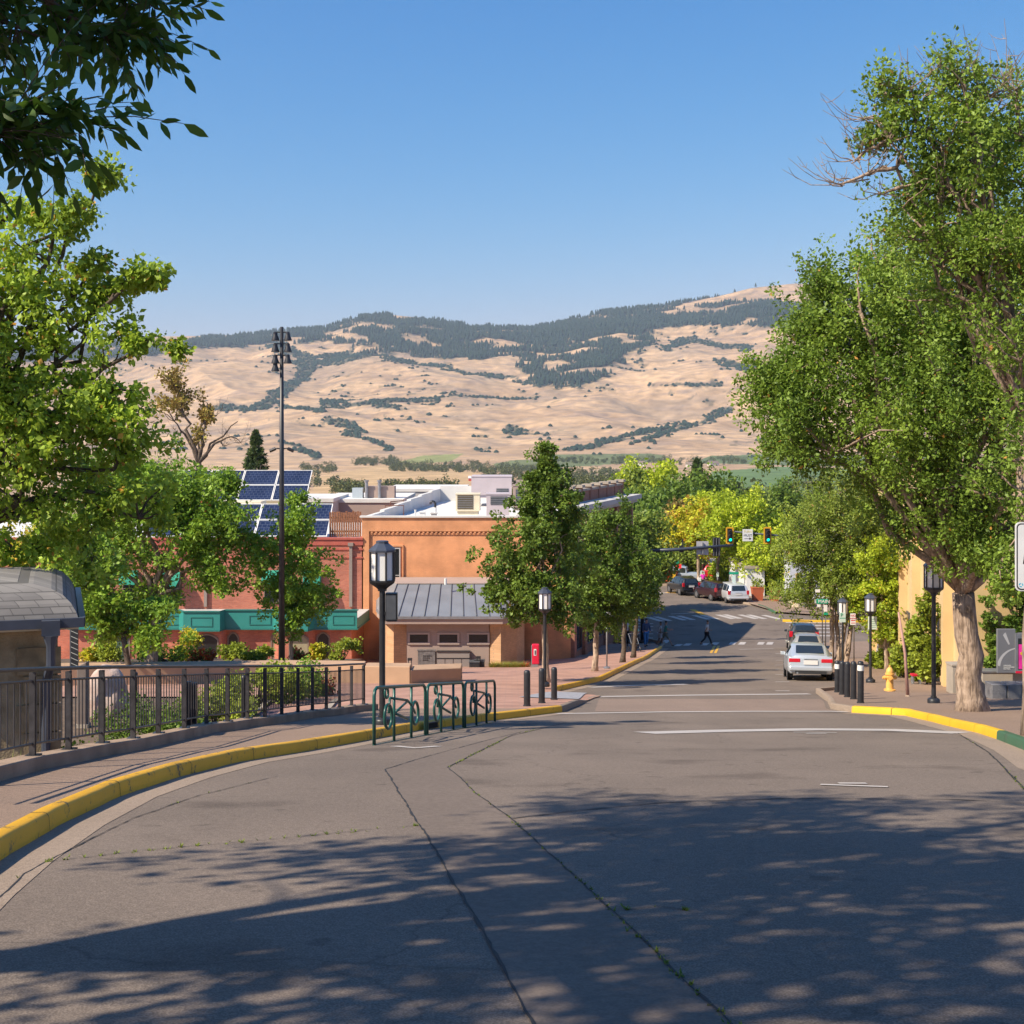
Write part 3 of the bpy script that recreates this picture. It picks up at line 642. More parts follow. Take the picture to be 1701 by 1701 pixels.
# ================================================================= trees
M['bark'] = barkmat('bark', (.26, .185, .13), (.44, .33, .25))
M['bark_dark'] = mat('bark_dark', (.10, .075, .055), .95, var=.35, scale=9, bump=.7, bscale=30)
M['bark_pale'] = barkmat('bark_pale', (.36, .26, .19), (.50, .38, .28))
M['leaf_maple'] = leafmat('leaf_maple', (.13, .22, .025), (.46, .62, .085), (.62, .35, .07), .02, .45)
M['leaf_oak'] = leafmat('leaf_oak', (.09, .20, .022), (.33, .50, .07), (.5, .2, .06), .004, .38)
M['leaf_ash'] = leafmat('leaf_ash', (.07, .14, .02), (.27, .39, .065), (.5, .26, .06), .005, .38)
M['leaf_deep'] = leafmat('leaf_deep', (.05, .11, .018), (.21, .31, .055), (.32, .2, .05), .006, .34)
M['leaf_lime'] = leafmat('leaf_lime', (0.209, 0.306, 0.020), (0.580, 0.676, 0.064), (0.720, 0.720, 0.097), .05, .42)
M['leaf_gold'] = leafmat('leaf_gold', (0.274, 0.290, 0.020), (0.720, 0.708, 0.064), (0.720, 0.419, 0.081), .10, .42)
M['leaf_olive'] = leafmat('leaf_olive', (.10, .16, .025), (.32, .40, .08), (.42, .3, .08), .012, .38)
M['leaf_rust'] = leafmat('leaf_rust', (0.161, 0.121, 0.048), (0.386, 0.274, 0.089), (0.354, 0.322, 0.064), .2, .3)
M['leaf_pine'] = leafmat('leaf_pine', (0.032, 0.068, 0.029), (0.121, 0.169, 0.056), None, 0, .12)
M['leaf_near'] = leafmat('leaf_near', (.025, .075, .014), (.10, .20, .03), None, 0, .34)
M['leaf_shrub'] = leafmat('leaf_shrub', (0.113, 0.177, 0.024), (0.419, 0.483, 0.064), None, 0, .3)
M['grass_gold'] = leafmat('grass_gold', (.26, .22, .05), (.50, .42, .12), (.20, .26, .04), .35, .35)
M['leaf_red'] = leafmat('leaf_red', (0.258, 0.048, 0.024), (0.676, 0.161, 0.048), (0.193, 0.290, 0.048), .3, .3)
def leaves(cent, rad, per, size, rng, up=.35, droop=.0, asp=.45, flat_=1.0):
    """one small folded leaf (2 faces) at each of per points round every cluster centre"""
    n = len(cent) * per; c = np.repeat(cent, per, 0); rr = np.repeat(rad, per)
    d = rng.normal(size=(n, 3)); d /= np.linalg.norm(d, axis=1)[:, None]
    p = c + d * (rr * rng.uniform(.15, 1, n) ** .6)[:, None] * np.array([1, 1, flat_])
    ax = d * .6 + rng.normal(size=(n, 3)) * .6; ax[:, 2] += -droop; ax /= np.linalg.norm(ax, axis=1)[:, None]
    nn = rng.normal(size=(n, 3)) * .75; nn[:, 2] += up + .45; nn -= ax * (nn * ax).sum(1)[:, None]; nn /= np.linalg.norm(nn, axis=1)[:, None]
    sd = np.cross(nn, ax); s = size * rng.uniform(.45, 1.5, n)[:, None]
    v = np.stack([p, p + ax * s * .5 + sd * s * asp - nn * s * .10, p + ax * s, p + ax * s * .5 - sd * s * asp - nn * s * .10], 1).reshape(-1, 3)
    b = (np.arange(n) * 4)[:, None]
    f = np.concatenate([b + np.array([0, 1, 2]), b + np.array([0, 2, 3])], 0)
    return v, f
def lobe_clusters(lobes, ncl, rng, inner=.45, wmin=.018, spread=1.0, per_b=6):
    L = np.array([l[:6] for l in lobes], float); w = (L[:, 3] * L[:, 4] * L[:, 5]) ** .72; w /= w.sum(); w = np.maximum(w, wmin); w /= w.sum()
    nm = max(4, ncl // per_b); k = rng.choice(len(L), nm, p=w); d = rng.normal(size=(nm, 3)); d /= np.linalg.norm(d, axis=1)[:, None]
    r = rng.uniform(inner ** 2.2, 1, nm) ** (1 / 2.2); c = L[k, :3] + d * L[k, 3:6] * r[:, None]   # boughs
    q = rng.integers(0, nm, ncl); s = np.minimum(np.min(L[k, 3:6], axis=1), 1.6 * spread)[q][:, None]
    o = np.clip(rng.normal(size=(ncl, 3)), -1.5, 1.5) * s * np.array([.42, .42, .26]) + d[q] * s * rng.uniform(-.4, .75, ncl)[:, None]   # sprays along each bough
    return c[q] + o
def sag(a, b, k, n, rng, w=.06):
    a = np.array(a, float); b = np.array(b, float); L = np.linalg.norm(b - a); t = np.linspace(0, 1, n)[:, None]
    p = a + (b - a) * t; p[:, 2] += k * L * np.sin(t[:, 0] * np.pi)
    o = rng.normal(size=(n, 3)) * w * L; o[0] = 0; o[-1] = 0; return p + o * np.sin(t * np.pi)
def tree(name, label, base, lobes, leaf, ncl, per, lm, bm='bark', tr=.2, crad=.55, seed=1, group=None, cat='tree', split=.4, trunks=None,
         twigs=90, up=.35, droop=.1, inner=.45, asp=.42, bare=None, limb_r=.45, flat_=1.0, lean=None, top=None, tt=.8, per_b=6):
    """lobes in world coordinates (cx,cy,cz,rx,ry,rz); base = foot of the trunk"""
    rng = np.random.default_rng(seed); B = np.array(base, float)
    root = thing(name, label, cat, tuple(B), 0, group)
    lob = [tuple(np.array(l[:3]) - B) + tuple(l[3:]) for l in lobes]
    L = np.array([l[:6] for l in lob]); cen = (L[:, :3] * (L[:, 3] * L[:, 5])[:, None]).sum(0) / (L[:, 3] * L[:, 5]).sum()
    zlow = (L[:, 2] - L[:, 5]).min(); ztop = (L[:, 2] + L[:, 5]).max()
    tb = MB(); starts = []
    fork = np.array([cen[0] * .3, cen[1] * .3, max(zlow + .15 * (cen[2] - zlow), .25 * cen[2])]) if top is None else np.array(top, float)
    for (x0, y0, xr_, yr_) in (trunks or [(0, 0, 0, 0)]):
        p = sag((x0, y0, -.15), fork + np.array([xr_, yr_, 0]), 0, 7, rng, .009); rr = np.linspace(1.0, tt, 7) * tr; rr[0] *= 1.45; rr[1] *= 1.08
        tb.tube([tuple(q) for q in p], list(rr), 12); starts.append(p[-1])
    lead = []
    for l in lob:
        s = starts[rng.integers(len(starts))]; e = np.array(l[:3]); p = sag(s, e, .10, 7, rng, .05)
        r0 = tr * limb_r * (.6 + .6 * min(1, l[3] / max(.1, L[:, 3].max()))); tb.tube([tuple(q) for q in p], list(np.linspace(r0, r0 * .3, 7)), 7); lead += list(p[2:])
        if len(starts) == 0: break
    lead = np.array(lead) if lead else np.array([fork])
    cl = lobe_clusters(lob, ncl, rng, inner, spread=crad * 2.2, per_b=per_b)
    for c in cl[rng.choice(len(cl), min(twigs, len(cl)), False)]:
        q = lead[np.argmin(np.linalg.norm(lead - c, axis=1) + (lead[:, 2] > c[2]) * .5)]; r0 = tr * .12
        tb.tube([tuple(x) for x in sag(q, c, .06, 4, rng, .07)], [r0, r0 * .75, r0 * .5, r0 * .2], 4, cap=False)
    if bare:
        for (bx, by, bz, nb, ln) in bare:
            c0 = np.array([bx, by, bz]) - B
            q = lead[np.argmin(np.linalg.norm(lead - c0, axis=1))]
            tb.tube([tuple(x) for x in sag(q, c0, .05, 5, rng, .05)], list(np.linspace(tr * .22, tr * .1, 5)), 6)
            for _ in range(nb):
                d = rng.normal(size=3); d[2] = abs(d[2]) * .8 + .1; d[0] -= .35; d /= np.linalg.norm(d); e = c0 + d * ln * rng.uniform(.5, 1.1)
                pp_ = sag(c0 + rng.normal(size=3) * .04, e, -.14, 6, rng, .03); tb.tube([tuple(x) for x in pp_], list(np.linspace(tr * .06, tr * .018, 6)), 4, cap=False)
                for _ in range(2):
                    m_ = pp_[rng.integers(2, 5)]; e2 = m_ + np.array([rng.normal() * .3, rng.normal() * .3, rng.uniform(.1, .5)]) * ln * .4
                    tb.tube([tuple(x) for x in sag(m_, e2, -.1, 4, rng, .03)], list(np.linspace(tr * .04, tr * .015, 4)), 3, cap=False)
    tb.build('trunk', M[bm], root, smooth=True)
    if ncl:
        v, f = leaves(cl, rng.uniform(.5, 1.2, len(cl)) * crad, per, leaf, rng, up, droop, asp, flat_)
        link('crown', npmesh('crown', v, f), M[lm], root)
    return root
def PL(px, py, Y, rx, rz, ry=None):             # a crown lobe given where it stands in the world at distance Y (radii in photo units)
    k = F / Y; return ((px - CX) / k, Y, -(py - HY) / k, rx / k, (ry if ry else min(rx, rz) * 1.0) / k, rz / k)
def bush(name, label, c, r, lm, leaf=.06, n=40, per=40, seed=1, cat='shrub', group=None, flat_=.75, m_stem='bark_dark', up=.35):
    rng = np.random.default_rng(seed); root = thing(name, label, cat, c, 0, group)
    cl = lobe_clusters([(0, 0, r[2] * .5, r[0] * .85, r[1] * .85, r[2] * .5)], n, rng, .2, spread=min(r) * .22, per_b=3); cl[:, 2] = np.abs(cl[:, 2]) + .02
    v, f = leaves(cl, rng.uniform(.6, 1.2, n) * min(r) * .38, per, leaf, rng, up)
    v[:, 2] = np.maximum(v[:, 2], .0)
    link('foliage', npmesh('foliage', v, f), M[lm], root)
    s = MB()
    for q in cl[:10]: s.tube([(0, 0, -.05), tuple(q * .55 + np.array([0, 0, .0])), tuple(q)], [.03, .015, .006], 5)
    s.build('stem', M[m_stem], root, smooth=True); return root
def tuft(name, label, c, h, r, n, lm, seed=1, cat='ornamental grass', group=None):
    rng = np.random.default_rng(seed); root = thing(name, label, cat, c, 0, group); v = []; f = []
    for i in range(n):
        a = rng.uniform(0, 6.28); l = h * rng.uniform(.6, 1.15); b = np.array([math.cos(a), math.sin(a), 0]) * r * rng.uniform(0, .5); d = np.array([math.cos(a), math.sin(a), 0]) * r * rng.uniform(.3, 1)
        s = np.array([-math.sin(a), math.cos(a), 0]) * .009; k = len(v)
        p1 = b + d * .35 + np.array([0, 0, l * .65]); p2 = b + d + np.array([0, 0, l * rng.uniform(.75, 1.05)])
        v += [b - s, b + s, p1 + s, p1 - s, p2]; f += [(k, k + 1, k + 2), (k, k + 2, k + 3), (k + 3, k + 2, k + 4)]
    link('blades', npmesh('blades', np.array(v), f), M[lm], root); return root
# ---- the great tree by the right pavement
b1 = GP(1616, 1181, .15)
Y = b1.y
big = [PL(1370, 690, Y + 0, 95, 90), PL(1330, 640, Y, 58, 60), PL(1420, 600, Y + 1, 120, 120), PL(1500, 520, Y + .5, 130, 110), PL(1600, 470, Y, 110, 110), PL(1480, 700, Y - 1, 120, 110), PL(1590, 640, Y - 1.5, 130, 120),
       PL(1400, 770, Y, 100, 65), PL(1520, 815, Y, 95, 70), PL(1640, 760, Y - 1, 120, 120), PL(1650, 880, Y - .8, 60, 70), PL(1360, 560, Y + .5, 50, 42), PL(1560, 385, Y + .5, 75, 55), PL(1690, 560, Y, 110, 130),
       PL(1300, 625, Y, 34, 40), PL(1312, 735, Y, 40, 32), PL(1660, 400, Y + .5, 80, 80), PL(1370, 480, Y + .5, 45, 35), PL(1740, 880, Y, 90, 120), PL(1460, 440, Y, 70, 50), PL(1540, 560, Y - 1.5, 110, 90), PL(1430, 520, Y - 1, 80, 70), PL(1680, 660, Y - 2.5, 60, 90), PL(1690, 820, Y - 3, 50, 90), PL(1660, 940, Y - 2.5, 40, 40), PL(1325, 690, Y - .5, 55, 60), PL(1650, 930, Y - 1.5, 40, 40), PL(1560, 300, Y + 1, 90, 60), PL(1640, 200, Y + 1, 70, 80), PL(1620, 560, Y - 2, 90, 80), PL(1490, 870, Y + .5, 45, 30)]
tree('shade_tree', 'tallest green tree over the right pavement with thick grey trunk beside the lamp', b1, big, .10, 2900, 52, 'leaf_ash', 'bark', .34, .34, seed=3, group='large trees on the right pavement', droop=.25, asp=.30, twigs=320, top=((1600 - 1616) / F * Y, 0, (1181 - 985) / F * Y), inner=.3)
b2 = GP(1722, 1222, .15); Y2 = b2.y - .4
up2 = [PL(1540, 215, Y2, 75, 60), PL(1500, 160, Y2, 45, 30), PL(1600, 180, Y2, 70, 60), PL(1640, 280, Y2, 95, 80), PL(1550, 290, Y2, 80, 40), PL(1690, 190, Y2, 60, 70), PL(1480, 235, Y2, 40, 32), PL(1700, 380, Y2, 70, 90), PL(1460, 145, Y2, 30, 24), PL(1780, 300, Y2, 80, 120), PL(1760, 500, Y2, 70, 100), PL(1590, 120, Y2, 60, 22), PL(1560, 350, Y2, 60, 40), PL(1650, 400, Y2 + .5, 60, 60), PL(1500, 310, Y2, 45, 25), PL(1695, 600, Y2 - .7, 50, 75), PL(1700, 740, Y2 - .7, 50, 75), PL(1695, 890, Y2 - .7, 42, 65), PL(1650, 400, Y2 - .6, 50, 50), PL(1640, 480, Y2 - .5, 50, 50), PL(1520, 395, Y2, 50, 50), PL(1580, 430, Y2, 65, 55), PL(1500, 345, Y2, 30, 35), PL(1560, 480, Y2 + .5, 80, 45)]
k2 = F / Y2
tree('shade_tree', 'open-crowned tree at the right edge with bare twigs reaching over the sky', b2, up2, .078, 950, 40, 'leaf_ash', 'bark', .19, .27, seed=5, group='large trees on the right pavement', twigs=260, droop=.1, inner=.3,
     top=((1700 - 1722) / k2, 0, (1222 - 700) / k2), limb_r=.36, asp=.3, tt=.5,
     bare=[((1440 - CX) / k2, Y2, -(290 - HY) / k2, 9, 1.3), ((1400 - CX) / k2, Y2, -(305 - HY) / k2, 7, .9), ((1450 - CX) / k2, Y2, -(245 - HY) / k2, 8, 1.2), ((1640 - CX) / k2, Y2, -(160 - HY) / k2, 22, 1.5), ((1690 - CX) / k2, Y2, -(150 - HY) / k2, 14, 1.3), ((1490 - CX) / k2, Y2, -(150 - HY) / k2, 6, .9), ((1560 - CX) / k2, Y2, -(330 - HY) / k2, 8, .9), ((1455 - CX) / k2, Y2, -(200 - HY) / k2, 8, 1.0), ((1520 - CX) / k2, Y2, -(160 - HY) / k2, 9, .9), ((1590 - CX) / k2, Y2, -(140 - HY) / k2, 10, .9), ((1470 - CX) / k2, Y2, -(320 - HY) / k2, 6, .8), ((1420 - CX) / k2, Y2, -(268 - HY) / k2, 7, .9)])
# ---- yellow-green tree, feathery trees and others along the right pavement
M['leaf_gold2'] = leafmat('leaf_gold2', (.16, .25, .02), (.50, .60, .055), (.6, .4, .06), .03, .42)
b = GP(1478, 1112, .15); Y = b.y
tree('young_tree', 'bright yellow-green young tree with forked trunk before the yellow wall', b, [PL(1480, 985, Y, 48, 65), PL(1475, 930, Y, 38, 35), PL(1500, 1020, Y, 34, 30), PL(1450, 960, Y, 26, 40)], .11, 380, 54, 'leaf_gold2', 'bark_pale', .10, .26, seed=7,
     trunks=[(-.12, 0, -.2, 0), (.1, 0, .45, 0), (0, .1, .1, 0)], twigs=50, droop=.4)
for i, (bx, by, lb, lm, lab) in enumerate([
    (1392, 1108, [(1380, 930, 62, 80), (1350, 965, 45, 50), (1400, 870, 60, 60), (1330, 905, 40, 55)], 'leaf_olive', 'feathery olive tree with twisted trunk nearest the parked silver sedan'),
    (1418, 1112, [(1440, 900, 60, 60), (1420, 975, 40, 55), (1480, 860, 50, 50)], 'leaf_olive', 'feathery olive tree behind the red and white parking sign'),
    (1432, 1098, [(1460, 850, 60, 50), (1520, 880, 55, 60), (1400, 820, 70, 45), (1550, 930, 40, 45)], 'leaf_olive', 'taller dusty olive tree rising behind the yellow-green young tree')]):
    b = GP(bx, by, .15); Y = b.y + 2 * i
    tree('feathery_tree', lab, (b.x, Y, gf(Y) + .15), [PL(x, y, Y, rx, rz) for x, y, rx, rz in lb], .12, 560, 56, lm, 'bark_pale', .12, .34, seed=20 + i, group='feathery trees along the right pavement',
         trunks=[(-.3, 0, -.1, 0), (.12, 0, .1, .1)], twigs=90, droop=.0, asp=.28, up=.8)
# ---- two dark trees before the brick building and their neighbours
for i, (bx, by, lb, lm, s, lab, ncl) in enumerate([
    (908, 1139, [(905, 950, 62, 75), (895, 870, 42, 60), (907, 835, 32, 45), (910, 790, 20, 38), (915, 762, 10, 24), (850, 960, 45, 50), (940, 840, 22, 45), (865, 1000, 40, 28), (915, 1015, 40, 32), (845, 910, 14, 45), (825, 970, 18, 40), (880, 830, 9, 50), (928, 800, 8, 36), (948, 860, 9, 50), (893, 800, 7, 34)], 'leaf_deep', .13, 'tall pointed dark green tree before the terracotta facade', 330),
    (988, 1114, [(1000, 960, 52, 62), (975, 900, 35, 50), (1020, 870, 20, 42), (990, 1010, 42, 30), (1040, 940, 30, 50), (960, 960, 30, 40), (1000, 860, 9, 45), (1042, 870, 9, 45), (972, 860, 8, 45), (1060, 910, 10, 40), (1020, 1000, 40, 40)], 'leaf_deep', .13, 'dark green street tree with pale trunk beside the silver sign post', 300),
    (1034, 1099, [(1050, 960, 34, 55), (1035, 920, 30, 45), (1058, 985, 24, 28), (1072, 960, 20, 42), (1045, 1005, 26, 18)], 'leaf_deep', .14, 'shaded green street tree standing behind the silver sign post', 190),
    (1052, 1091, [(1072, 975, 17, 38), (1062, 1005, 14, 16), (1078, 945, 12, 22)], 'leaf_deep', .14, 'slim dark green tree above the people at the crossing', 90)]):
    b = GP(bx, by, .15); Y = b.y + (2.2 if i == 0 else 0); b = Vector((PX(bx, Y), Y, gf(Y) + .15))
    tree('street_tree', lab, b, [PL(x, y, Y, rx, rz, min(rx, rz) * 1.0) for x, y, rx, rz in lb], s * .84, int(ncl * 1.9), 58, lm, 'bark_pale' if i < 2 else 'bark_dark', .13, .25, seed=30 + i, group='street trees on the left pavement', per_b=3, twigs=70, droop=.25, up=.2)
# ---- maple at the left edge and oaks in the garden
Y = 25.0
tree('maple_tree', 'yellow-green maple filling the left edge of the photo', (PX(-190, Y), Y + 1, -5.9), [PL(50, 470, Y, 110, 75), PL(30, 620, Y, 150, 90), PL(150, 560, Y, 60, 30), PL(250, 572, Y, 62, 8), PL(200, 480, Y, 50, 14), PL(232, 455, Y, 34, 15), PL(90, 740, Y, 150, 75), PL(165, 700, Y, 65, 50), PL(50, 860, Y, 110, 70), PL(170, 820, Y, 100, 40), PL(90, 390, Y, 75, 40), PL(120, 340, Y, 35, 40), PL(165, 300, Y, 25, 22), PL(40, 330, Y, 40, 35), PL(-120, 600, Y, 150, 260), PL(190, 780, Y, 40, 36), PL(155, 440, Y, 40, 14), PL(190, 645, Y, 60, 12), PL(20, 920, Y, 70, 25), PL(230, 860, Y, 40, 16)],
     .11, 1300, 36, 'leaf_maple', 'bark_dark', .26, .25, seed=41, droop=.55, twigs=260, up=.1, inner=.2, asp=.36)
b = GP(255, 1150, 0); Y = 56; zb0 = zleft(PX(252, Y), Y)
tree('oak_tree', 'broad green oak with pale thick trunk before the red brick building', (PX(252, Y), Y, zb0), [PL(300, 822, Y, 68, 40), PL(340, 840, Y, 66, 48), PL(250, 860, Y, 90, 60), PL(360, 915, Y, 50, 30), PL(300, 940, Y, 80, 40), PL(170, 925, Y, 60, 42), PL(400, 855, Y, 30, 26), PL(270, 1010, Y, 40, 22), PL(150, 985, Y, 65, 42), PL(210, 805, Y, 60, 45), PL(385, 800, Y, 28, 14), PL(395, 895, Y, 22, 14)],
     .165, 900, 54, 'leaf_oak', 'bark', .26, .42, seed=43, group='trees in the garden before the brick building', droop=.25, twigs=120, inner=.3, asp=.30)
Y = 47
tree('young_oak', 'small green oak with slim trunk leaning before the broad oak', (PX(221, Y), Y, zleft(PX(221, Y), Y)), [PL(225, 1050, Y, 50, 24), PL(140, 965, Y, 55, 40), PL(250, 1010, Y, 35, 16), PL(190, 1010, Y, 45, 20), PL(110, 900, Y, 40, 30)],
     .165, 250, 54, 'leaf_oak', 'bark_dark', .12, .34, seed=44, group='trees in the garden before the brick building', droop=.25, twigs=50, asp=.30)
Y = 62
tree('yellowing_tree', 'small yellowing tree beside the stone kiosk roof', (PX(75, Y), Y, zleft(PX(75, Y), Y)), [PL(70, 900, Y, 50, 45), PL(110, 940, Y, 35, 30), PL(40, 940, Y, 30, 30)], .14, 120, 50, 'leaf_gold', 'bark_dark', .12, .4, seed=45, twigs=30)
Y = 57
tree('slim_tree', 'slim upright tree just behind the tall floodlight pole', (PX(483, Y), Y, zleft(PX(483, Y), Y)), [PL(490, 870, Y, 25, 45), PL(470, 940, Y, 45, 50), PL(500, 980, Y, 42, 55), PL(480, 1030, Y, 30, 28), PL(440, 900, Y, 18, 14), PL(520, 1000, Y, 28, 35)], .12, 380, 54, 'leaf_oak', 'bark_pale', .09, .26, seed=46, group='trees in the garden before the brick building', twigs=50)
# ---- half-dead tree on the hill side, conifers, far street trees
Y = 105
tree('bare_tree', 'half-bare rusty tree with forking branches behind the solar panels', (PX(330, Y), Y, -14.0), [PL(297, 655, Y, 24, 32), PL(345, 690, Y, 18, 14), PL(330, 715, Y, 14, 14), PL(385, 725, Y, 22, 12), PL(395, 700, Y, 10, 8), PL(290, 700, Y, 16, 24), PL(345, 670, Y, 12, 10)], .22, 70, 50, 'leaf_rust', 'bark_dark', .30, .55, seed=47, twigs=70, inner=.1,
     top=((330 - 330) / F * Y, 0, -(770 - HY) / F * Y + 14), bare=[(PX(370, Y), Y, PZ(740, Y), 8, 2.4), (PX(400, Y), Y, PZ(735, Y), 7, 2.2), (PX(360, Y), Y, PZ(690, Y), 7, 2), (PX(300, Y), Y, PZ(720, Y), 8, 2.2)])
def conifer(label, px, pytop, pybase, Y, wpx, lm='leaf_pine', seed=1, leaf=.5, n=170, group='conifers beyond the rooftops', name='conifer_tree'):
    k = F / Y; rng = np.random.default_rng(seed); zb_ = -(pybase - HY) / k; H = (pybase - pytop) / k; w = wpx / k
    root = thing(name, label, 'conifer', (PX(px, Y), Y, zb_), 0, group)
    MB().tube([(0, 0, -.2), (0, 0, H * .98)], [H * .022, H * .004], 8).build('trunk', M['bark_dark'], root, smooth=True)
    t = rng.uniform(.04, .99, n) ** .85; a = rng.uniform(0, 6.28, n); r = w * (1 - t) ** .8 * rng.uniform(.35, 1.12, n); cl = np.stack([np.cos(a) * r, np.sin(a) * r, t * H - r * .18], -1)
    v, f = leaves(cl, w * .17 * (1.25 - t), 60, leaf, rng, .1, .2, .16, .55); link('crown', npmesh('crown', v, f), M[lm], root); return root
conifer('small dark fir beside the half-bare rusty tree', 425, 716, 800, 160, 24, seed=51, leaf=.35)
conifer('large dark conifer rising behind the bright street trees', 1158, 764, 900, 215, 38, seed=52, leaf=.55, n=260)
conifer('narrow dark conifer behind the willow-like trees', 1108, 776, 880, 240, 14, seed=53, leaf=.5, n=90)
conifer('small dark conifer tip right of the large conifer', 1243, 812, 880, 260, 22, seed=54, leaf=.6, n=120)
far = [ # px,py,Y,rx,rz, leafmat, label, name
    (1080, 800, 205, 38, 26, 'leaf_lime', 'pale willow-like tree behind the brick building corner'), (1050, 830, 190, 30, 40, 'leaf_olive', 'dense green tree touching the brick building corner'),
    (1100, 850, 175, 38, 45, 'leaf_deep', 'dark rounded tree left of the rusty cypress'), (1082, 870, 165, 40, 50, 'leaf_deep', 'dark green tree low behind the street tree crown'),
    (1135, 880, 158, 20, 45, 'leaf_rust', 'rust-tinged tree between the dark and bright crowns'), (1180, 830, 190, 40, 32, 'leaf_deep', 'dark hedge-like tree below the large conifer'),
    (1228, 838, 200, 30, 16, 'leaf_olive', 'grey-green tree right of the large conifer'), (1305, 838, 230, 40, 20, 'leaf_deep', 'dark tree behind the right tree branches')]
for i, (px, py, Y, rx, rz, lm, lab) in enumerate(far):
    tree('background_tree', lab, (PX(px, Y), Y, -15.5), [PL(px, py, Y, rx, rz), PL(px - rx * .5, py + rz * .5, Y, rx * .6, rz * .6), PL(px + rx * .5, py + rz * .4, Y, rx * .6, rz * .7), PL(px + rx * .1, py + rz * 1.1, Y, rx * .8, rz * .6)], .45, 150, 60, lm, 'bark_dark', .3, 1.5, seed=60 + i, group='background trees beyond the far street', twigs=20)
near_far = [(1062, 905, 112, 45, 48, 990, 'leaf_olive', 'light green tree spreading behind the shaded street trees'), (1157, 880, 134, 45, 40, 972, 'leaf_gold', 'orange-tinged tree left of the hanging traffic signals'),
    (1190, 865, 138, 42, 40, 977, 'leaf_lime', 'lime green tree behind the left traffic signal arm'), (1245, 880, 128, 60, 50, 1000, 'leaf_lime', 'brightest lime tree behind the two green traffic signals'),
    (1290, 930, 125, 38, 50, 1003, 'leaf_lime', 'lime tree shading the white shopfront'), (1215, 945, 140, 32, 26, 976, 'leaf_lime', 'low lime tree above the far parked minivan'), (1125, 920, 150, 34, 36, 965, 'leaf_olive', 'olive tree over the blue parked vehicles')]
for i, (px, py, Y, rx, rz, bp, lm, lab) in enumerate(near_far):
    tree('street_tree', lab, (PX(px + 3, Y), Y, gf(Y) + .15), [PL(px, py, Y, rx * .75, rz * .75), PL(px - rx * .55, py + rz * .3, Y, rx * .45, rz * .55), PL(px + rx * .5, py + rz * .35, Y, rx * .5, rz * .5), PL(px, py - rz * .6, Y, rx * .5, rz * .4), PL(px + rx * .2, py + rz * .6, Y, rx * .5, rz * .35)], .26, 230, 64, lm, 'bark_pale', .17, .75, seed=80 + i, group='bright trees across the intersection', twigs=40)
# ---- the tree whose boughs hang into the top left, and its neighbour behind the camera (they shade the road)
def overhead(name, label, base, crown, seed, extra, ncl=520, per=34, leaf=.16):
    rng = np.random.default_rng(seed); root = thing(name, label, 'tree', base, 0, 'trees arching over the near road'); B = np.array(base); tb = MB()
    L = [tuple(np.array(l[:3]) - B) + tuple(l[3:]) for l in crown]
    top = np.array([0, 0, 4.2]); tb.tube([(0, 0, -.2), (.05, .02, 2), tuple(top)], [.38, .30, .27], 12); lead = []
    for l in L:
        p = sag(top, l[:3], .12, 7, rng, .05); tb.tube([tuple(q) for q in p], list(np.linspace(.17, .05, 7)), 8); lead += list(p[1:])
    lead = np.array(lead); cl = lobe_clusters(L, ncl, rng, .25, spread=.75, per_b=9)
    for c in cl[::3]:
        q = lead[np.argmin(np.linalg.norm(lead - c, axis=1))]; tb.tube([tuple(x) for x in sag(q, c, .05, 4, rng, .06)], [.035, .025, .018, .006], 4, cap=False)
    v, f = leaves(cl, rng.uniform(.6, 1.2, len(cl)) * .6, per, leaf, rng, .5, .2, .36); V_ = [v]; F_ = [f]; off = len(v)
    for (pts, nsp) in extra:                     # hanging boughs with large compound leaves
        P = np.array(pts) - B; q = lead[np.argmin(np.linalg.norm(lead - P[0], axis=1))]
        tb.tube([tuple(x) for x in sag(q, P[0], .05, 5, rng, .03)], [.05, .045, .04, .034, .028], 6)
        tb.tube([tuple(x) for x in P], list(np.linspace(.026, .006, len(P))), 6)
        vs_ = []; fs_ = []; m_ = 0
        for _ in range(nsp):
            t = rng.uniform(0, len(P) - 1.001); i = int(t); c = P[i] + (P[i + 1] - P[i]) * (t - i)
            d = rng.normal(size=3); d[1] *= .7; d[2] = d[2] * .6 - .45; d /= np.linalg.norm(d); ln = rng.uniform(.22, .46); e = c + d * ln + rng.normal(size=3) * .03
            tb.tube([tuple(c), tuple((c + e) / 2 + np.array([0, 0, .02])), tuple(e)], [.004, .003, .002], 3, cap=False)
            for a in np.linspace(.3, 1, 4):
                o = c + (e - c) * a; s = np.cross(d, rng.normal(size=3)); s /= np.linalg.norm(s)
                for sgn in ((-1, 1) if a < 1 else (0,)):
                    ax = d * .75 + s * sgn * .8 + np.array([0, 0, -.35]); ax /= np.linalg.norm(ax); nn = np.cross(ax, rng.normal(size=3)); nn /= np.linalg.norm(nn); sd = np.cross(nn, ax); z = rng.uniform(.085, .15)
                    vs_ += [o, o + ax * z * .35 + sd * z * .17, o + ax * z * .7 + sd * z * .14 - nn * z * .05, o + ax * z - nn * z * .12, o + ax * z * .7 - sd * z * .14 - nn * z * .05, o + ax * z * .35 - sd * z * .17]
                    fs_ += [(m_, m_ + 1, m_ + 5), (m_ + 1, m_ + 2, m_ + 5), (m_ + 2, m_ + 4, m_ + 5), (m_ + 2, m_ + 3, m_ + 4)]; m_ += 6
        V_.append(np.array(vs_)); F_.append(np.array(fs_) + off); off += m_
    tb.build('trunk', M['bark_dark'], root, smooth=True)
    link('crown', npmesh('crown', np.concatenate(V_), np.concatenate(F_)), M['leaf_near'], root); return root
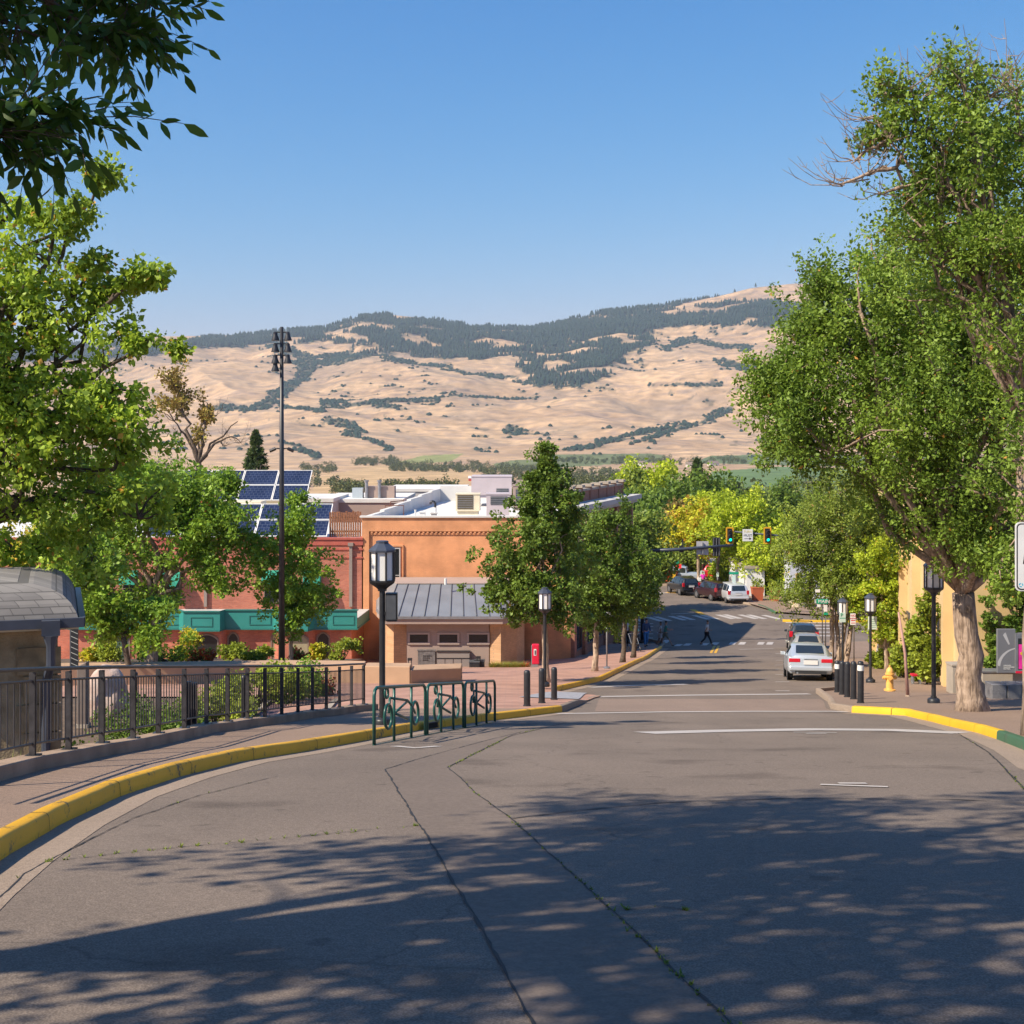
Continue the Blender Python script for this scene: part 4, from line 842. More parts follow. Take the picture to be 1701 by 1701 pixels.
def bough(pxs, Y0, Y1):
    n = len(pxs); return [np.array(W(px, py, Y0 + (Y1 - Y0) * i / (n - 1))) for i, (px, py) in enumerate(pxs)]
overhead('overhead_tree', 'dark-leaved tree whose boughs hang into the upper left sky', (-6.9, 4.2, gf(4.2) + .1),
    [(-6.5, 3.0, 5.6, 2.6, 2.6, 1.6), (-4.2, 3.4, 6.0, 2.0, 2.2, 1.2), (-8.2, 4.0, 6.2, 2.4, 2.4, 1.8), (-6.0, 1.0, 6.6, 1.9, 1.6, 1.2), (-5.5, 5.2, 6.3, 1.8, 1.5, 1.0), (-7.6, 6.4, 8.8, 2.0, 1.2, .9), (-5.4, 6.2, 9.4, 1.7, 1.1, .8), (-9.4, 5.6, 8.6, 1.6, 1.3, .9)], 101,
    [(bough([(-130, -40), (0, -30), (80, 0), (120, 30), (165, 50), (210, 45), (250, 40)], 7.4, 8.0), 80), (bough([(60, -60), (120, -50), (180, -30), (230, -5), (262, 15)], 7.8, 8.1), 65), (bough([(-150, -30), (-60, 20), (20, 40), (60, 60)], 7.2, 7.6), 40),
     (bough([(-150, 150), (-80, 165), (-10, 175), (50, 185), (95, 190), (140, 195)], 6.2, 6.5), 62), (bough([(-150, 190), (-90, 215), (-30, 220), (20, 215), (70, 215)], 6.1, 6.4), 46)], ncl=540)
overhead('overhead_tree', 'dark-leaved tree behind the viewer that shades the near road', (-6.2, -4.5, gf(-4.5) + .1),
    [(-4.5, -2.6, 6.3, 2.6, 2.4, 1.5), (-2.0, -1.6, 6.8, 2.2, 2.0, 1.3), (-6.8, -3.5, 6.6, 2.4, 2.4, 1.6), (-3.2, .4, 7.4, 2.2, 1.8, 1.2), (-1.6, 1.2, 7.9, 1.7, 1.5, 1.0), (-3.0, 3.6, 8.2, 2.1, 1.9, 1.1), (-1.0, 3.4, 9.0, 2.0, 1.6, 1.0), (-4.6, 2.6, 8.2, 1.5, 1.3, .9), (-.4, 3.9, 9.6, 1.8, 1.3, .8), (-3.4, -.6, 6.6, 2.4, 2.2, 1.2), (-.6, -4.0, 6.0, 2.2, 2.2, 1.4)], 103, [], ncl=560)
# ================================================================= buildings
M['brick_red'] = brick('brick_red', (.46, .125, .075), (.60, .19, .11), (.42, .20, .15), msize=.012, bump=.5)
M['brick_red_pale'] = brick('brick_red_pale', (.56, .26, .20), (.62, .32, .25), (.5, .3, .25))
M['brick_orange'] = brick('brick_orange', (.74, .335, .155), (.78, .36, .17), (.66, .30, .14), msize=.006, bump=.25)
M['brick_tan'] = brick('brick_tan', (.50, .29, .15), (.60, .35, .19), (.42, .27, .17), bw=.3, bh=.1)
M['brick_brown'] = brick('brick_brown', (.30, .12, .075), (.38, .16, .10), (.3, .17, .12))
M['mauve'] = mat('mauve_stucco', (.36, .27, .23), .85, var=.06, scale=1)
M['teal'] = mat('teal_paint', (.03, .24, .215), .45, var=.08, scale=1)
M['teal_awning'] = mat('teal_awning', (.02, .26, .17), .8, var=.1, scale=2)
M['zinc'] = mat('zinc_roof', (.27, .285, .30), .45, .35, var=.10, scale=.9)
M['roof_white'] = mat('roof_membrane', (.66, .64, .60), .8, var=.10, scale=.5)
M['grey_stucco'] = mat('grey_stucco', (.46, .44, .42), .9, var=.12, scale=.6)
M['lavender'] = mat('lavender_stucco', (.46, .40, .42), .85, var=.06, scale=1)
M['panel_cell'] = brick('solar_cells', (.016, .024, .06), (.022, .032, .075), (.10, .12, .17), bw=.32, bh=.32, msize=.012, bump=0)
M['panel_cell'].node_tree.nodes["Principled BSDF"].inputs["Roughness"].default_value = .18
M['wood'] = mat('fence_wood', (.10, .04, .02), .85, col2=(.30, .13, .06), scale=9, bump=.3)
M['stucco_yellow'] = mat('yellow_stucco', (.62, .44, .22), .92, var=.10, scale=.7, bump=.3, bscale=30)
M['blind'] = mat('blind', (.30, .27, .17), .6, var=.06, scale=1)
M['granite'] = mat('granite', (.16, .16, .17), .5, var=.3, scale=30)
M['stone'] = mat('stone_block', (.20, .15, .085), .9, col2=(.36, .29, .18), scale=3.2, bump=.8, bscale=22)
M['shingle'] = brick('shingle', (.17, .16, .155), (.25, .235, .22), (.10, .095, .09), bw=.3, bh=.11, msize=.006, bump=.6)
M['dark_blue_metal'] = mat('dark_blue_metal', (.05, .06, .085), .4, var=.15, scale=4)
Lt = lambda o, l: tag(o, l)
def arch_window(parent, cx, y, z0, w, h, rise, face_mat, frame_mat, mull=0, name='window', ny=-1):
    """segmental-arched window proud of a wall that faces -y: frame with its pane"""
    n = 10; top = [(-w / 2 + w * i / n, h - rise + rise * (1 - (2 * i / n - 1) ** 2)) for i in range(n + 1)]
    outer = [(-w / 2 - .08, 0)] + [(-w / 2 - .08 + (w + .16) * i / n, h - rise + .08 + rise * (1 - (2 * i / n - 1) ** 2)) for i in range(n + 1)] + [(w / 2 + .08, 0)]
    inner = [(-w / 2, .0)] + top + [(w / 2, .0)]
    b = MB(); k = len(outer)
    for yy, ring in ((-.05, outer), (-.05, inner)): b.v += [(x, yy, z) for x, z in ring]
    b.v += [(x, .0, z) for x, z in outer] + [(x, .0, z) for x, z in inner]
    for i in range(k - 1):
        b.f += [(i, i + 1, k + i + 1, k + i), (i, 2 * k + i, 2 * k + i + 1, i + 1), (k + i, k + i + 1, 3 * k + i + 1, 3 * k + i)]
    b.box(-w / 2 - .12, w / 2 + .12, -.10, 0, -.08, .0)
    for m_ in range(mull):
        x = -w / 2 + w * (m_ + 1) / (mull + 1); b.box(x - .025, x + .025, -.04, -.012, 0, h - rise * .6)
    o = b.build(name, frame_mat, parent); o.location = (cx, y, z0)
    p = MB(); p.v += [(x, -.008, z) for x, z in inner]; p.f.append(tuple(range(len(inner)))); q = p.build('pane', face_mat, o); return o
def rect_window(parent, x0, x1, y, z0, z1, pane, frame, fw=.07, name='window', mull=(0, 0)):
    b = MB(); b.box(x0 - fw, x1 + fw, y - .06, y, z1, z1 + fw).box(x0 - fw, x1 + fw, y - .08, y, z0 - fw, z0).box(x0 - fw, x0, y - .06, y, z0, z1).box(x1, x1 + fw, y - .06, y, z0, z1)
    for i in range(mull[0]): x = x0 + (x1 - x0) * (i + 1) / (mull[0] + 1); b.box(x - .02, x + .02, y - .05, y - .012, z0, z1)
    for i in range(mull[1]): z = z0 + (z1 - z0) * (i + 1) / (mull[1] + 1); b.box(x0, x1, y - .045, y - .012, z - .02, z + .02)
    o = b.build(name, frame, parent); MB().quad((x0, y - .008, z0), (x1, y - .008, z0), (x1, y - .008, z1), (x0, y - .008, z1)).build('pane', pane, o); return o
# ---- red brick building
RB = thing('brick_building', 'two-storey red brick building with teal fascia and solar panels on its roof', 'building', (PX(400, 80), 80, -13.1))
ox, oy, oz = RB.location
ZT = PZ(893, 80) - oz
b = MB(); xa, xb = PX(-330, 80) - ox, PX(603, 80) - ox
b.box(xa, xb, 0, 22, -1.5, ZT - .45); b.build('wall', M['brick_red'], RB)
b = MB(); b.box(xa, xb, -.12, .32, ZT - .12, ZT).box(xa, xb, -.06, .28, ZT - .45, ZT - .122)
b.box(xa, xb, -.05, -.002, ZT - .75, ZT - .66).box(xa, xb, -.05, -.002, ZT - 1.25, ZT - 1.17)
b.box(xb - .3, xb, .33, 22, ZT - .45, ZT - .05); b.build('cornice', mat('red_paint', (.42, .10, .07), .7, var=.1, scale=2), RB)
MB().box(xa + .2, xb - .32, .34, 21.7, ZT - .449, ZT - .40).build('roof', M['roof_white'], RB)
# ground-floor front with bays, 4 m in front
yl = -4.0; zf0, zf1 = PZ(1043, 76) - oz, PZ(1013, 76) - oz
pl = lambda px, Y=76: PX(px, Y) - ox
b = MB(); bay = [(pl(128), yl), (pl(300), yl), (pl(312), yl - .7), (pl(372), yl - .7), (pl(376), yl), (pl(450), yl), (pl(456), yl), (pl(470), yl - .7), (pl(516), yl - .7), (pl(524), yl), (pl(584), yl), (pl(604, 80), -.01), (pl(128), -.01)]
b.prism(bay, -1.5, zf0 + .02); b.build('front_wall', M['brick_red'], RB)
def off(poly, d): return [(x - (d if i == 0 else 0) + (d if i in (10, 11) else 0), y - (d if i < 11 else 0)) for i, (x, y) in enumerate(poly)]
f1 = off(bay, .35)
b = MB(); b.prism(f1, zf0 + .021, zf1 - .5); 
for i in range(10): 
    (x0_, y0_), (x1_, y1_) = f1[i], f1[i + 1]; b.prism([(x0_, y0_), (x1_, y1_), (x1_, y1_ + .16), (x0_, y0_ + .16)], zf1 - .499, zf1)
b.build('fascia', M['teal'], RB); b = MB(); b.prism([(x, y + .18 if y < -.1 else y) for x, y in f1], zf1 - .498, zf1 - .46); b.build('lower_roof', M['grey_stucco'], RB)
b = MB(); b.prism(off(bay, .40), zf0 - .06, zf0 + .02); f2 = off(bay, .42)
for i in range(10):
    (x0_, y0_), (x1_, y1_) = f2[i], f2[i + 1]; b.prism([(x0_, y0_), (x1_, y1_), (x1_, y1_ + .26), (x0_, y0_ + .26)], zf1 + .001, zf1 + .06)
for px0 in range(140, 580, 46):
    yy = yl - .35 - (.7 if 312 < px0 + 20 < 372 or 470 < px0 + 20 < 516 else 0)
    if 296 < px0 < 312 or 362 < px0 < 380 or 440 < px0 < 475: continue
    b.box(pl(px0), pl(px0 + 36), yy - .03, yy - .002, zf0 + .22, zf0 + .26).box(pl(px0), pl(px0 + 36), yy - .03, yy - .002, zf0 + .72, zf0 + .76).box(pl(px0), pl(px0) + .04, yy - .029, yy - .002, zf0 + .26, zf0 + .72).box(pl(px0 + 36) - .04, pl(px0 + 36), yy - .029, yy - .002, zf0 + .26, zf0 + .72)
b.build('fascia_trim', mat('teal_trim', (.022, .17, .15), .45), RB)
fr = mat('brown_frame', (.20, .15, .12), .6)
for px0, px1, pane, bayy in ((327, 361, M['glass_dark'], .7), (380, 395, M['glass_dark'], 0), (452, 462, M['blind'], 0), (482, 511, M['blind'], .7), (528, 546, M['glass_dark'], 0), (160, 168, M['glass_dark'], 0), (183, 214, mat('green_glass', (.05, .10, .08), .1), 0), (235, 262, M['glass_dark'], 0)):
    Yw = 76 - bayy; w_ = (px1 - px0) / F * Yw; arch_window(RB, PX((px0 + px1) / 2, Yw) - ox, yl - bayy - .002, .45, w_, PZ(1052, 76) - oz - .45, .28, pane, fr, mull=0)
for px0, px1, p0, p1 in ((274, 300, 958, 1000), (120, 143, 955, 1000), (205, 228, 955, 1000), (508, 532, 955, 1000), (440, 462, 955, 1000)):
    rect_window(RB, PX(px0, 80) - ox, PX(px1, 80) - ox, -.002, PZ(p1, 80) - oz, PZ(p0, 80) - oz, M['glass_dark'], fr, mull=(0, 1))
    x0, x1, z1 = PX(px0 - 2, 80) - ox, PX(px1 + 2, 80) - ox, PZ(p0 - 8, 80) - oz
    a = MB(); n = 6
    for i in range(n):
        t0, t1 = i / n * math.pi / 2, (i + 1) / n * math.pi / 2
        a.quad((x0, -.07 - .75 * math.sin(t0), z1 - .8 * (1 - math.cos(t0))), (x1, -.07 - .75 * math.sin(t0), z1 - .8 * (1 - math.cos(t0))), (x1, -.07 - .75 * math.sin(t1), z1 - .8 * (1 - math.cos(t1))), (x0, -.07 - .75 * math.sin(t1), z1 - .8 * (1 - math.cos(t1))))
    for xx in (x0, x1):
        a.v += [(xx, -.07 - .75 * math.sin(i / n * math.pi / 2), z1 - .8 * (1 - math.cos(i / n * math.pi / 2))) for i in range(n + 1)] + [(xx, -.07, z1 - .8)]; a.f.append(tuple(range(len(a.v) - n - 2, len(a.v))))
    a.build('awning', M['teal_awning'], RB)
for px0 in (342, 583, 28):
    b = MB(); x = PX(px0, 80) - ox; b.box(x - .09, x + .09, -.16, -.003, zf1 + .0 - .3 if px0 != 28 else 3, ZT - .5).box(x - .16, x + .16, -.24, -.002, ZT - .5, ZT - .3); b.build('downspout', mat('downspout', (.27, .22, .19), .6), RB)
b = MB(); b.box(PX(-40, 80) - ox, PX(100, 80) - ox, -1.3, -.002, PZ(967, 80) - oz, PZ(950, 80) - oz); b.build('ledge', M['grey_stucco'], RB)
def ordn(i): return ['first', 'second', 'third', 'fourth', 'fifth', 'sixth', 'seventh'][i]
# ---- solar arrays
def solar(rows_, cols_, xR, Y0, z0, w, sl, slope, lab, grp, gap=.05):
    c, s = math.cos(slope), math.sin(slope)
    for r in range(rows_):
        for q in range(cols_):
            t = thing('solar_panel', f'{ordn(q)} solar panel from the right in the {["lower", "upper"][r]} row of {lab}', 'solar panel', (xR - q * (w + gap) - w, Y0 + r * (sl + gap) * c, z0 + r * (sl + gap) * s), 0, grp)
            fr_ = MB(); T = Matrix.Rotation(slope, 4, 'X')
            for (a0, a1, b0, b1) in ((0, w, 0, .05), (0, w, sl - .05, sl), (0, .05, .05, sl - .05), (w - .05, w, .05, sl - .05)): fr_.box(a0, a1, b0, b1, -.03, .03, T)
            fr_.box(w * .3, w * .3 + .05, sl * .5, sl * .5 + .05, -1.3 if r else -.6, -.03, T)
            fr_.build('frame', M['white'], t)
            m_ = MB().quad((.05, 0, .05), (w - .05, 0, .05), (w - .05, 0, sl - .05), (.05, 0, sl - .05)).build('cells', M['panel_cell'], t); m_.rotation_euler = (slope - math.pi / 2, 0, 0); m_.location = (0, -.0 * s, .0)
solar(2, 5, PX(543, 85), 85, PZ(891, 85), 2.3, 1.75, R(33), 'the near roof array', 'solar panels of the near roof array')
solar(2, 4, PX(508, 101), 101, PZ(831, 101), 2.6, 2.0, R(33), 'the far raised array', 'solar panels of the far raised array')
bb = thing('rooftop_unit', 'long pale rooftop box under the far solar panels', 'rooftop unit', (PX(430, 95), 95, PZ(870, 95)))
MB().box(PX(345, 95) - bb.location.x, PX(434, 95) - bb.location.x, 0, 2, 0, PZ(833, 95) - PZ(870, 95)).build('casing', M['cream'], bb, bevel=.04)
MB().box(PX(440, 95) - bb.location.x, PX(500, 95) - bb.location.x, 1, 6, 0, PZ(842, 95) - PZ(870, 95)).build('duct', M['roof_white'], bb)
# ---- roof fence
wf = thing('wooden_fence', 'brown vertical board fence on the roof beside the orange facade', 'fence', (PX(547, 86), 86, PZ(892, 86)))
b = MB(); rr_ = random.Random(3); W_ = PX(600, 86) - PX(547, 86); x = 0
while x < W_: b.box(x, x + .125, 0, .03, 0, PZ(850, 86) - PZ(892, 86) + rr_.uniform(-.05, .05)); x += .15
b.build('boards', M['wood'], wf); MB().box(0, W_, .031, .09, .3, .42).box(0, W_, .031, .09, 1.2, 1.3).build('rail', M['wood'], wf)
# ---- orange building with its street side
OB = thing('brick_building', 'terracotta painted brick building with dentil cornice and white roof', 'building', (PX(601, 80), 80, -13.1)); ox, oy, oz = OB.location
xR_ = 3.55 - ox; ZT = PZ(857, 80) - oz; yb = 34
far_c = (8.75 - ox, 18.0)
poly = [(0, .12), (xR_, .12), far_c, (far_c[0] - 1.2, 26), (6.2, yb), (2.6, yb)]
b = MB(); b.prism(poly, -1.5, ZT - .62); b.build('wall', M['brick_orange'], OB)
b = MB(); b.prism([(p[0] + (.0), p[1]) for p in [(.3, .42), (xR_ - .1, .42), (far_c[0] - .4, 18.9), (7.0, yb - .3), (3.0, yb - .3)]], ZT - .618, ZT - .60); b.build('roof', M['roof_white'], OB)
b = MB(); b.box(0, xR_ - .01, .0, .35, ZT - .62, ZT - .10)
p1 = PX(613, 80) - ox
b.box(0, p1, -.0, .119, -1.5, ZT - .621); b.box(p1 + .001, xR_, .0, .119, ZT - .93, ZT - .621)
d = p1 + .1
while d < xR_ - .2: b.box(d, d + .12, .02, .119, ZT - 1.05, ZT - .931); d += .26
b.box(p1 + .001, xR_, .06, .119, ZT - 1.13, ZT - 1.051)
b.build('facade_trim', M['brick_orange'], OB)
b = MB(); b.box(-.12, xR_, -.10, .45, ZT - .098, ZT)
def par(x0, y0, x1, y1, za, zb_, t=.3):
    u = Vector((x1 - x0, y1 - y0, 0)).normalized(); n = Vector((-u.y, u.x, 0)) * t; return [(x0, y0), (x1, y1), (x1 + n.x, y1 + n.y), (x0 + n.x, y0 + n.y)]
for i in range(6):
    t0, t1 = i / 6, (i + 1) / 6; x0, x1, y0, y1 = 2.6 * t0 + .35, 2.6 * t1 + .35, .46 + (yb - .5) * t0, .46 + (yb - .5) * t1
    b.prism(par(x0, y0, x1, y1 - .02, 0, 0), ZT - .61, ZT - .05 + .30 * i * .35)
b.prism([(2.9, yb - .4), (7.4, yb - .4), (7.4, yb), (2.9, yb)], ZT - .61, ZT + .7)
b.build('parapet_cap', M['roof_white'], OB)
rect_window(OB, PX(652, 80) - ox, PX(663, 80) - ox, .118, PZ(1000, 80) - oz, PZ(912, 80) - oz, M['glass_dark'], M['grey_stucco'], mull=(0, 1))
b = MB(); b.box(PX(668.5, 80) - ox, PX(670, 80) - ox, .02, .119, 3.2, PZ(905, 80) - oz).box(PX(640, 80) - ox, PX(668.4, 80) - ox, .02, .119, PZ(908, 80) - oz, PZ(905, 80) - oz).build('window_surround', M['brick_orange'], OB)
# street side, cornice, brick parapet with capped piers
u = Vector((far_c[0] - xR_, far_c[1] - .12, 0)); L = u.length; ang = math.atan2(u.y, u.x)
SS = MB(); zC = 9.2
def side(name, mb, m):
    o = mb.build(name, m, OB); o.location = (xR_ + .02, .12, 0); o.rotation_euler = (0, 0, ang); return o
side('street_wall', SS.box(0, L, .0, .4, -2, zC - .25), M['brick_brown'])
side('cornice', MB().box(-.5, L + .5, -.75, .6, zC - .24, zC + .08).box(-.3, L + .3, -.45, .5, zC - .5, zC - .241), M['grey_stucco'])
b = MB(); b.box(0, L, .62, .9, zC + .081, zC + .75)
for i in range(8): x = L * i / 7.0; b.box(x - .22, x + .22, .56, 1.0, zC + .082, zC + .98)
side('parapet', b, M['brick_brown'])
b = MB()
for i in range(7): x = L * (i + .5) / 7.0; b.box(x - L / 14 + .24, x + L / 14 - .24, .55, .97, zC + .752, zC + .9)
for i in range(8): x = L * i / 7.0; b.prism([(x - .4, .45), (x + .4, .45), (x + .4, 1.12), (x - .4, 1.12)], zC + .981, zC + 1.16)
side('parapet_cap', b, M['concrete'])
b = MB()
for x in (.3, 3.2, 6.4, 9.6, 12.8, 16, L - .4): b.box(x - .28, x + .28, -.22, -.002, -2, zC - .51)
b.box(0, L, -.3, -.223, 3.2, 3.7); side('pilaster', b, M['brick_brown'])
for i, x in enumerate((.75, 3.75, 6.95, 10.1, 13.3, 16.4)):
    for z0, z1, nm in ((.35, 2.9, 'door' if i in (0, 3) else 'window'), (4.7, 7.2, 'window')):
        b = MB(); b.box(x, x + 2.0, -.06, -.002, z1, z1 + .1).box(x, x + 2, -.06, -.002, z0 - .1, z0).box(x, x + .09, -.06, -.002, z0, z1).box(x + 1.91, x + 2, -.06, -.002, z0, z1)
        q = side(nm, b, M['dark_grey']); MB().quad((x + .09, -.01, z0), (x + 1.91, -.01, z0), (x + 1.91, -.01, z1), (x + .09, -.01, z1)).build('pane', M['glass_dark'], q)
# rooftop plant
def unit(label, px0, px1, py0, py1, Y, d, m, grille=None, name='rooftop_unit', extra=None):
    t = thing(name, label, 'rooftop unit', (PX(px0, Y), Y, PZ(py1, Y)), 0, 'rooftop units on the white roof'); w = PX(px1, Y) - PX(px0, Y); h = PZ(py0, Y) - PZ(py1, Y)
    MB().box(0, w, 0, d, 0, h - .06).box(-.04, w + .04, -.04, d + .04, h - .059, h).box(.1, w - .1, .1, d - .1, -.25, 0).build('casing', m, t)
    if grille:
        a0, a1, c0, c1 = grille; g_ = MB()
        g_.box(w * a0, w * a1, -.03, -.002, h * c0, h * c1); o = g_.build('grille', M['dark_grey'] if m is not M['cream'] else mat('grille_brown', (.10, .075, .04), .7), t)
        s_ = MB(); z = h * c0 + .08
        while z < h * c1 - .04: s_.box(w * a0 + .02, w * a1 - .02, -.05, -.031, z, z + .03); z += .12
        s_.build('louvre', M['grey_metal'], o)
    return t
unit('cream air handler with large brown grille on the white roof', 757, 797, 820, 849, 88, 2.0, M['cream'], (.07, .72, .12, .92))
unit('lavender rooftop unit with wide louvre nearest the front parapet', 808, 846, 820, 858, 84, 2.2, M['lavender'], (.18, .92, .52, .88))
unit('tall lavender penthouse block at the back of the roof', 783, 850, 791, 822, 104, 5, M['lavender'], (.62, .92, .08, .34))
unit('narrow dark-sided unit half hidden by the pointed tree', 852, 875, 806, 842, 92, 2, M['mauve'], (.2, .8, .1, .8))
unit('small white hatch box near the front parapet', 697, 706, 850, 858, 82, .5, M['white'])
unit('small grey curb vent box near the front parapet', 716, 725, 852, 859, 82, .5, M['grey_stucco'])
t = thing('roof_vent', 'black gooseneck vent pipe curving left on the white roof', 'vent', (PX(723, 86), 86, PZ(852, 86)))
MB().tube([(0, 0, 0), (0, 0, .35)], .09, 8).build('collar', M['white'], t); MB().tube([(0, 0, .35), (0, 0, .62), (-.06, 0, .72), (-.18, 0, .76), (-.28, 0, .70), (-.32, 0, .58)], .075, 8).build('pipe', M['black_metal'], t, smooth=True)
t = thing('roof_pipe', 'short white vent pipe near the left of the white roof', 'vent', (PX(690, 83), 83, PZ(860, 83))); MB().tube([(0, 0, 0), (0, 0, .45)], .05, 8).tube([(0, 0, .45), (0, 0, .5)], .07, 8).build('pipe', M['white'], t)
# background roofs
def block(name, label, px0, px1, py0, zbase, Y, d, m, parts=True, group='flat-roofed buildings behind the white roof', win=None):
    t = thing(name, label, 'building', (PX(px0, Y), Y, zbase), 0, group); w = PX(px1, Y) - PX(px0, Y); h = PZ(py0, Y) - zbase
    MB().box(0, w, 0, d, 0, h - .3).build('wall', m, t); MB().box(-.1, w + .1, -.1, d + .1, h - .299, h).build('roof', M['roof_white'], t)
    for i in range(win or 0):
        x = w * (i + .5) / win; rect_window(t, x - .5, x + .5, -.002, h - 1.9, h - .9, M['glass_dark'], M['white'])
    return t
block('commercial_building', 'tan flat-roofed building behind the wooden roof fence', 528, 668, 829, -14.5, 112, 14, M['mauve'])
block('commercial_building', 'grey-fronted flat building left of the tan one', 470, 552, 828, -14.5, 108, 10, M['grey_stucco'])
block('commercial_building', 'long pale building beyond the pipe stacks', 640, 770, 812, -15, 140, 14, M['grey_stucco'])
block('commercial_building', 'pink-walled building glimpsed at the far left edge', -200, 40, 880, -14, 98, 12, M['brick_red_pale'])
t = thing('rooftop_plant', 'pair of silver flue pipes with box casings on the tan building', 'rooftop unit', (PX(585, 114), 114, PZ(830, 114)))
w = PX(655, 114) - PX(585, 114)
MB().box(0, .9, 0, 1, 0, 1.0).build('cooler', mat('pale_blue_metal', (.40, .46, .5), .5), t); MB().box(1.1, w, .1, 1.6, 0, 1.15).build('casing', M['mauve'], t)
for x in (1.25, 2.35): MB().tube([(x, -.1, 0), (x, -.1, 1.55)], .14, 10).tube([(x, -.1, 1.55), (x, -.1, 1.68)], .2, 10).build('flue', M['grey_metal'], t, smooth=30)
t = thing('pipe_frame', 'rust brown pipe frame on the roof left of the white parapet', 'pipe frame', (PX(640, 90), 90, PZ(858, 90)))
MB().tube([(0, 0, 0), (0, 0, .75), (1.25, 0, .75), (1.25, 0, -.2)], .035, 6).tube([(.35, 0, .75), (.35, 0, 1.0), (1.2, .8, 1.05)], .035, 6).build('pipe', mat('rust_pipe', (.14, .05, .03), .7), t)
# ---- small pavilion with zinc roof
PV = thing('pavilion', 'small tan brick pavilion with grey standing-seam metal roof', 'building', (PX(735, 72), 72, -12.75)); ox, oy, oz = PV.location
P_ = lambda px, Y: (PX(px, Y) - ox, Y - oy)
ze = PZ(1025, 72) - oz; zt = PZ(970, 76.6) - oz
bot = [P_(626, 75.5), P_(640, 72.3), P_(835, 72.3), P_(874, 73.9), P_(890, 77), (P_(890, 79.9)[0], 7.9), (P_(626, 79.9)[0], 7.9)]
top = [P_(654, 77.6), P_(660, 76.6), P_(823, 76.6), P_(838, 77.2), P_(846, 78.4), (P_(846, 79.9)[0], 7.9), (P_(652, 79.9)[0], 7.9)]
b = MB(); n = 7; b.v += [(x, y, ze) for x, y in bot] + [(x, y, zt) for x, y in top]; b.f += [(i, (i + 1) % n, n + (i + 1) % n, n + i) for i in range(n)] + [tuple(range(n, 2 * n)), tuple(range(n - 1, -1, -1))]
rf = b.build('roof', M['zinc'], PV)
b = MB()
def seam(p, q):
    p = Vector(p); q = Vector(q); b.tube([p + Vector((0, -.02, .03)), q + Vector((0, -.02, .03))], .028, 4)
for i in range(10):
    t0 = i / 9; x0 = bot[1][0] + (bot[2][0] - bot[1][0]) * t0; x1 = top[1][0] + (top[2][0] - top[1][0]) * t0; seam((x0, bot[1][1], ze), (x1, top[1][1], zt))
for i in (1, 2, 3): t0 = i / 3; seam((bot[2][0] + (bot[3][0] - bot[2][0]) * t0, bot[2][1] + (bot[3][1] - bot[2][1]) * t0, ze), (top[2][0] + (top[3][0] - top[2][0]) * t0, top[2][1] + (top[3][1] - top[2][1]) * t0, zt))
for i in (1, 2): t0 = i / 2; seam((bot[3][0] + (bot[4][0] - bot[3][0]) * t0, bot[3][1] + (bot[4][1] - bot[3][1]) * t0, ze), (top[3][0] + (top[4][0] - top[3][0]) * t0, top[3][1] + (top[4][1] - top[3][1]) * t0, zt))
b.build('seam', mat('seam_metal', (.13, .14, .15), .5, .3), rf)
b = MB(); tp = [(x * 1.0, y - .08 if y < 7.8 else y) for x, y in top]; b.prism(tp, zt + .002, zt + .06); b.build('ridge_cap', M['mauve'], PV)
b = MB(); b.prism([(x * 1.01, y - .12 if y < 7.8 else y) for x, y in bot], ze - .14, ze - .004); b.build('gutter', M['grey_metal'], PV)
b = MB(); b.prism([(x, y - .03 if y < 7.8 else y) for x, y in bot], ze - .42, ze - .142); b.build('fascia', M['mauve'], PV)
zw = ze - .422
b = MB(); b.prism([P_(643, 73.0), P_(654, 72.55), P_(678, 73.0), (P_(678, 79.9)[0], 7.85), (P_(638, 79.9)[0], 7.85), P_(638, 75.5)], -1.5, zw); b.build('wall', M['brick_tan'], PV)
b = MB(); b.prism([P_(813, 73.0), P_(832, 72.55), P_(858, 73.9), P_(871, 76), (P_(871, 79.9)[0], 7.85), (P_(813, 79.9)[0], 7.85)], -1.5, zw); b.build('wall', M['brick_tan'], PV)
xm0, xm1 = P_(678, 74.3)[0] + .002, P_(813, 74.3)[0] - .002
MB().box(xm0, xm1, .95, 7.8, -1.5, zw).build('wall', M['mauve'], PV)
for a, c in ((681, 711), (730, 760), (779, 810)): rect_window(PV, P_(a, 73)[0], P_(c, 73)[0], .948, PZ(1061, 74.3) - oz, PZ(1048, 74.3) - oz, M['glass_dark'], mat('window_trim', (.40, .32, .28), .8), fw=.11)
MB().tube([(0, 3.3, zt + .1), (0, 3.3, zt + .45)], .07, 8).build('vent_pipe', M['white'], PV)
b = MB(); x0, x1 = P_(697, 74.1)[0], P_(725, 74.1)[0]; z0, z1 = -.1, PZ(1075, 74.1) - oz
t = thing('plaque_panel', 'grey slate plaque panel set against the pavilion wall', 'panel', (ox + x0, 72.75, oz)); b.box(0, x1 - x0, 0, .12, z0, z1).box(-.04, x1 - x0 + .04, -.02, .14, z1, z1 + .06); b.build('slab', mat('slate', (.14, .13, .13), .7, var=.35, scale=6), t)
b = MB()
for r_ in range(3):
    for c_ in range(5 - r_): b.box(.28 + c_ * .1, .35 + c_ * .1, -.012, -.001, 1.0 - r_ * .11, 1.05 - r_ * .11)
b.build('lettering', M['black_metal'], t)
x0, x1 = P_(728, 74.1)[0], P_(782, 74.1)[0]; t = thing('storage_cabinet', 'grey metal cabinet with four doors against the pavilion wall', 'cabinet', (ox + x0, 72.66, oz)); w = x1 - x0; h = PZ(1076, 74.1) - oz
MB().box(0, w, 0, .24, 0, h).build('body', mat('cabinet_grey', (.20, .175, .165), .6, var=.06, scale=2), t, bevel=.01)
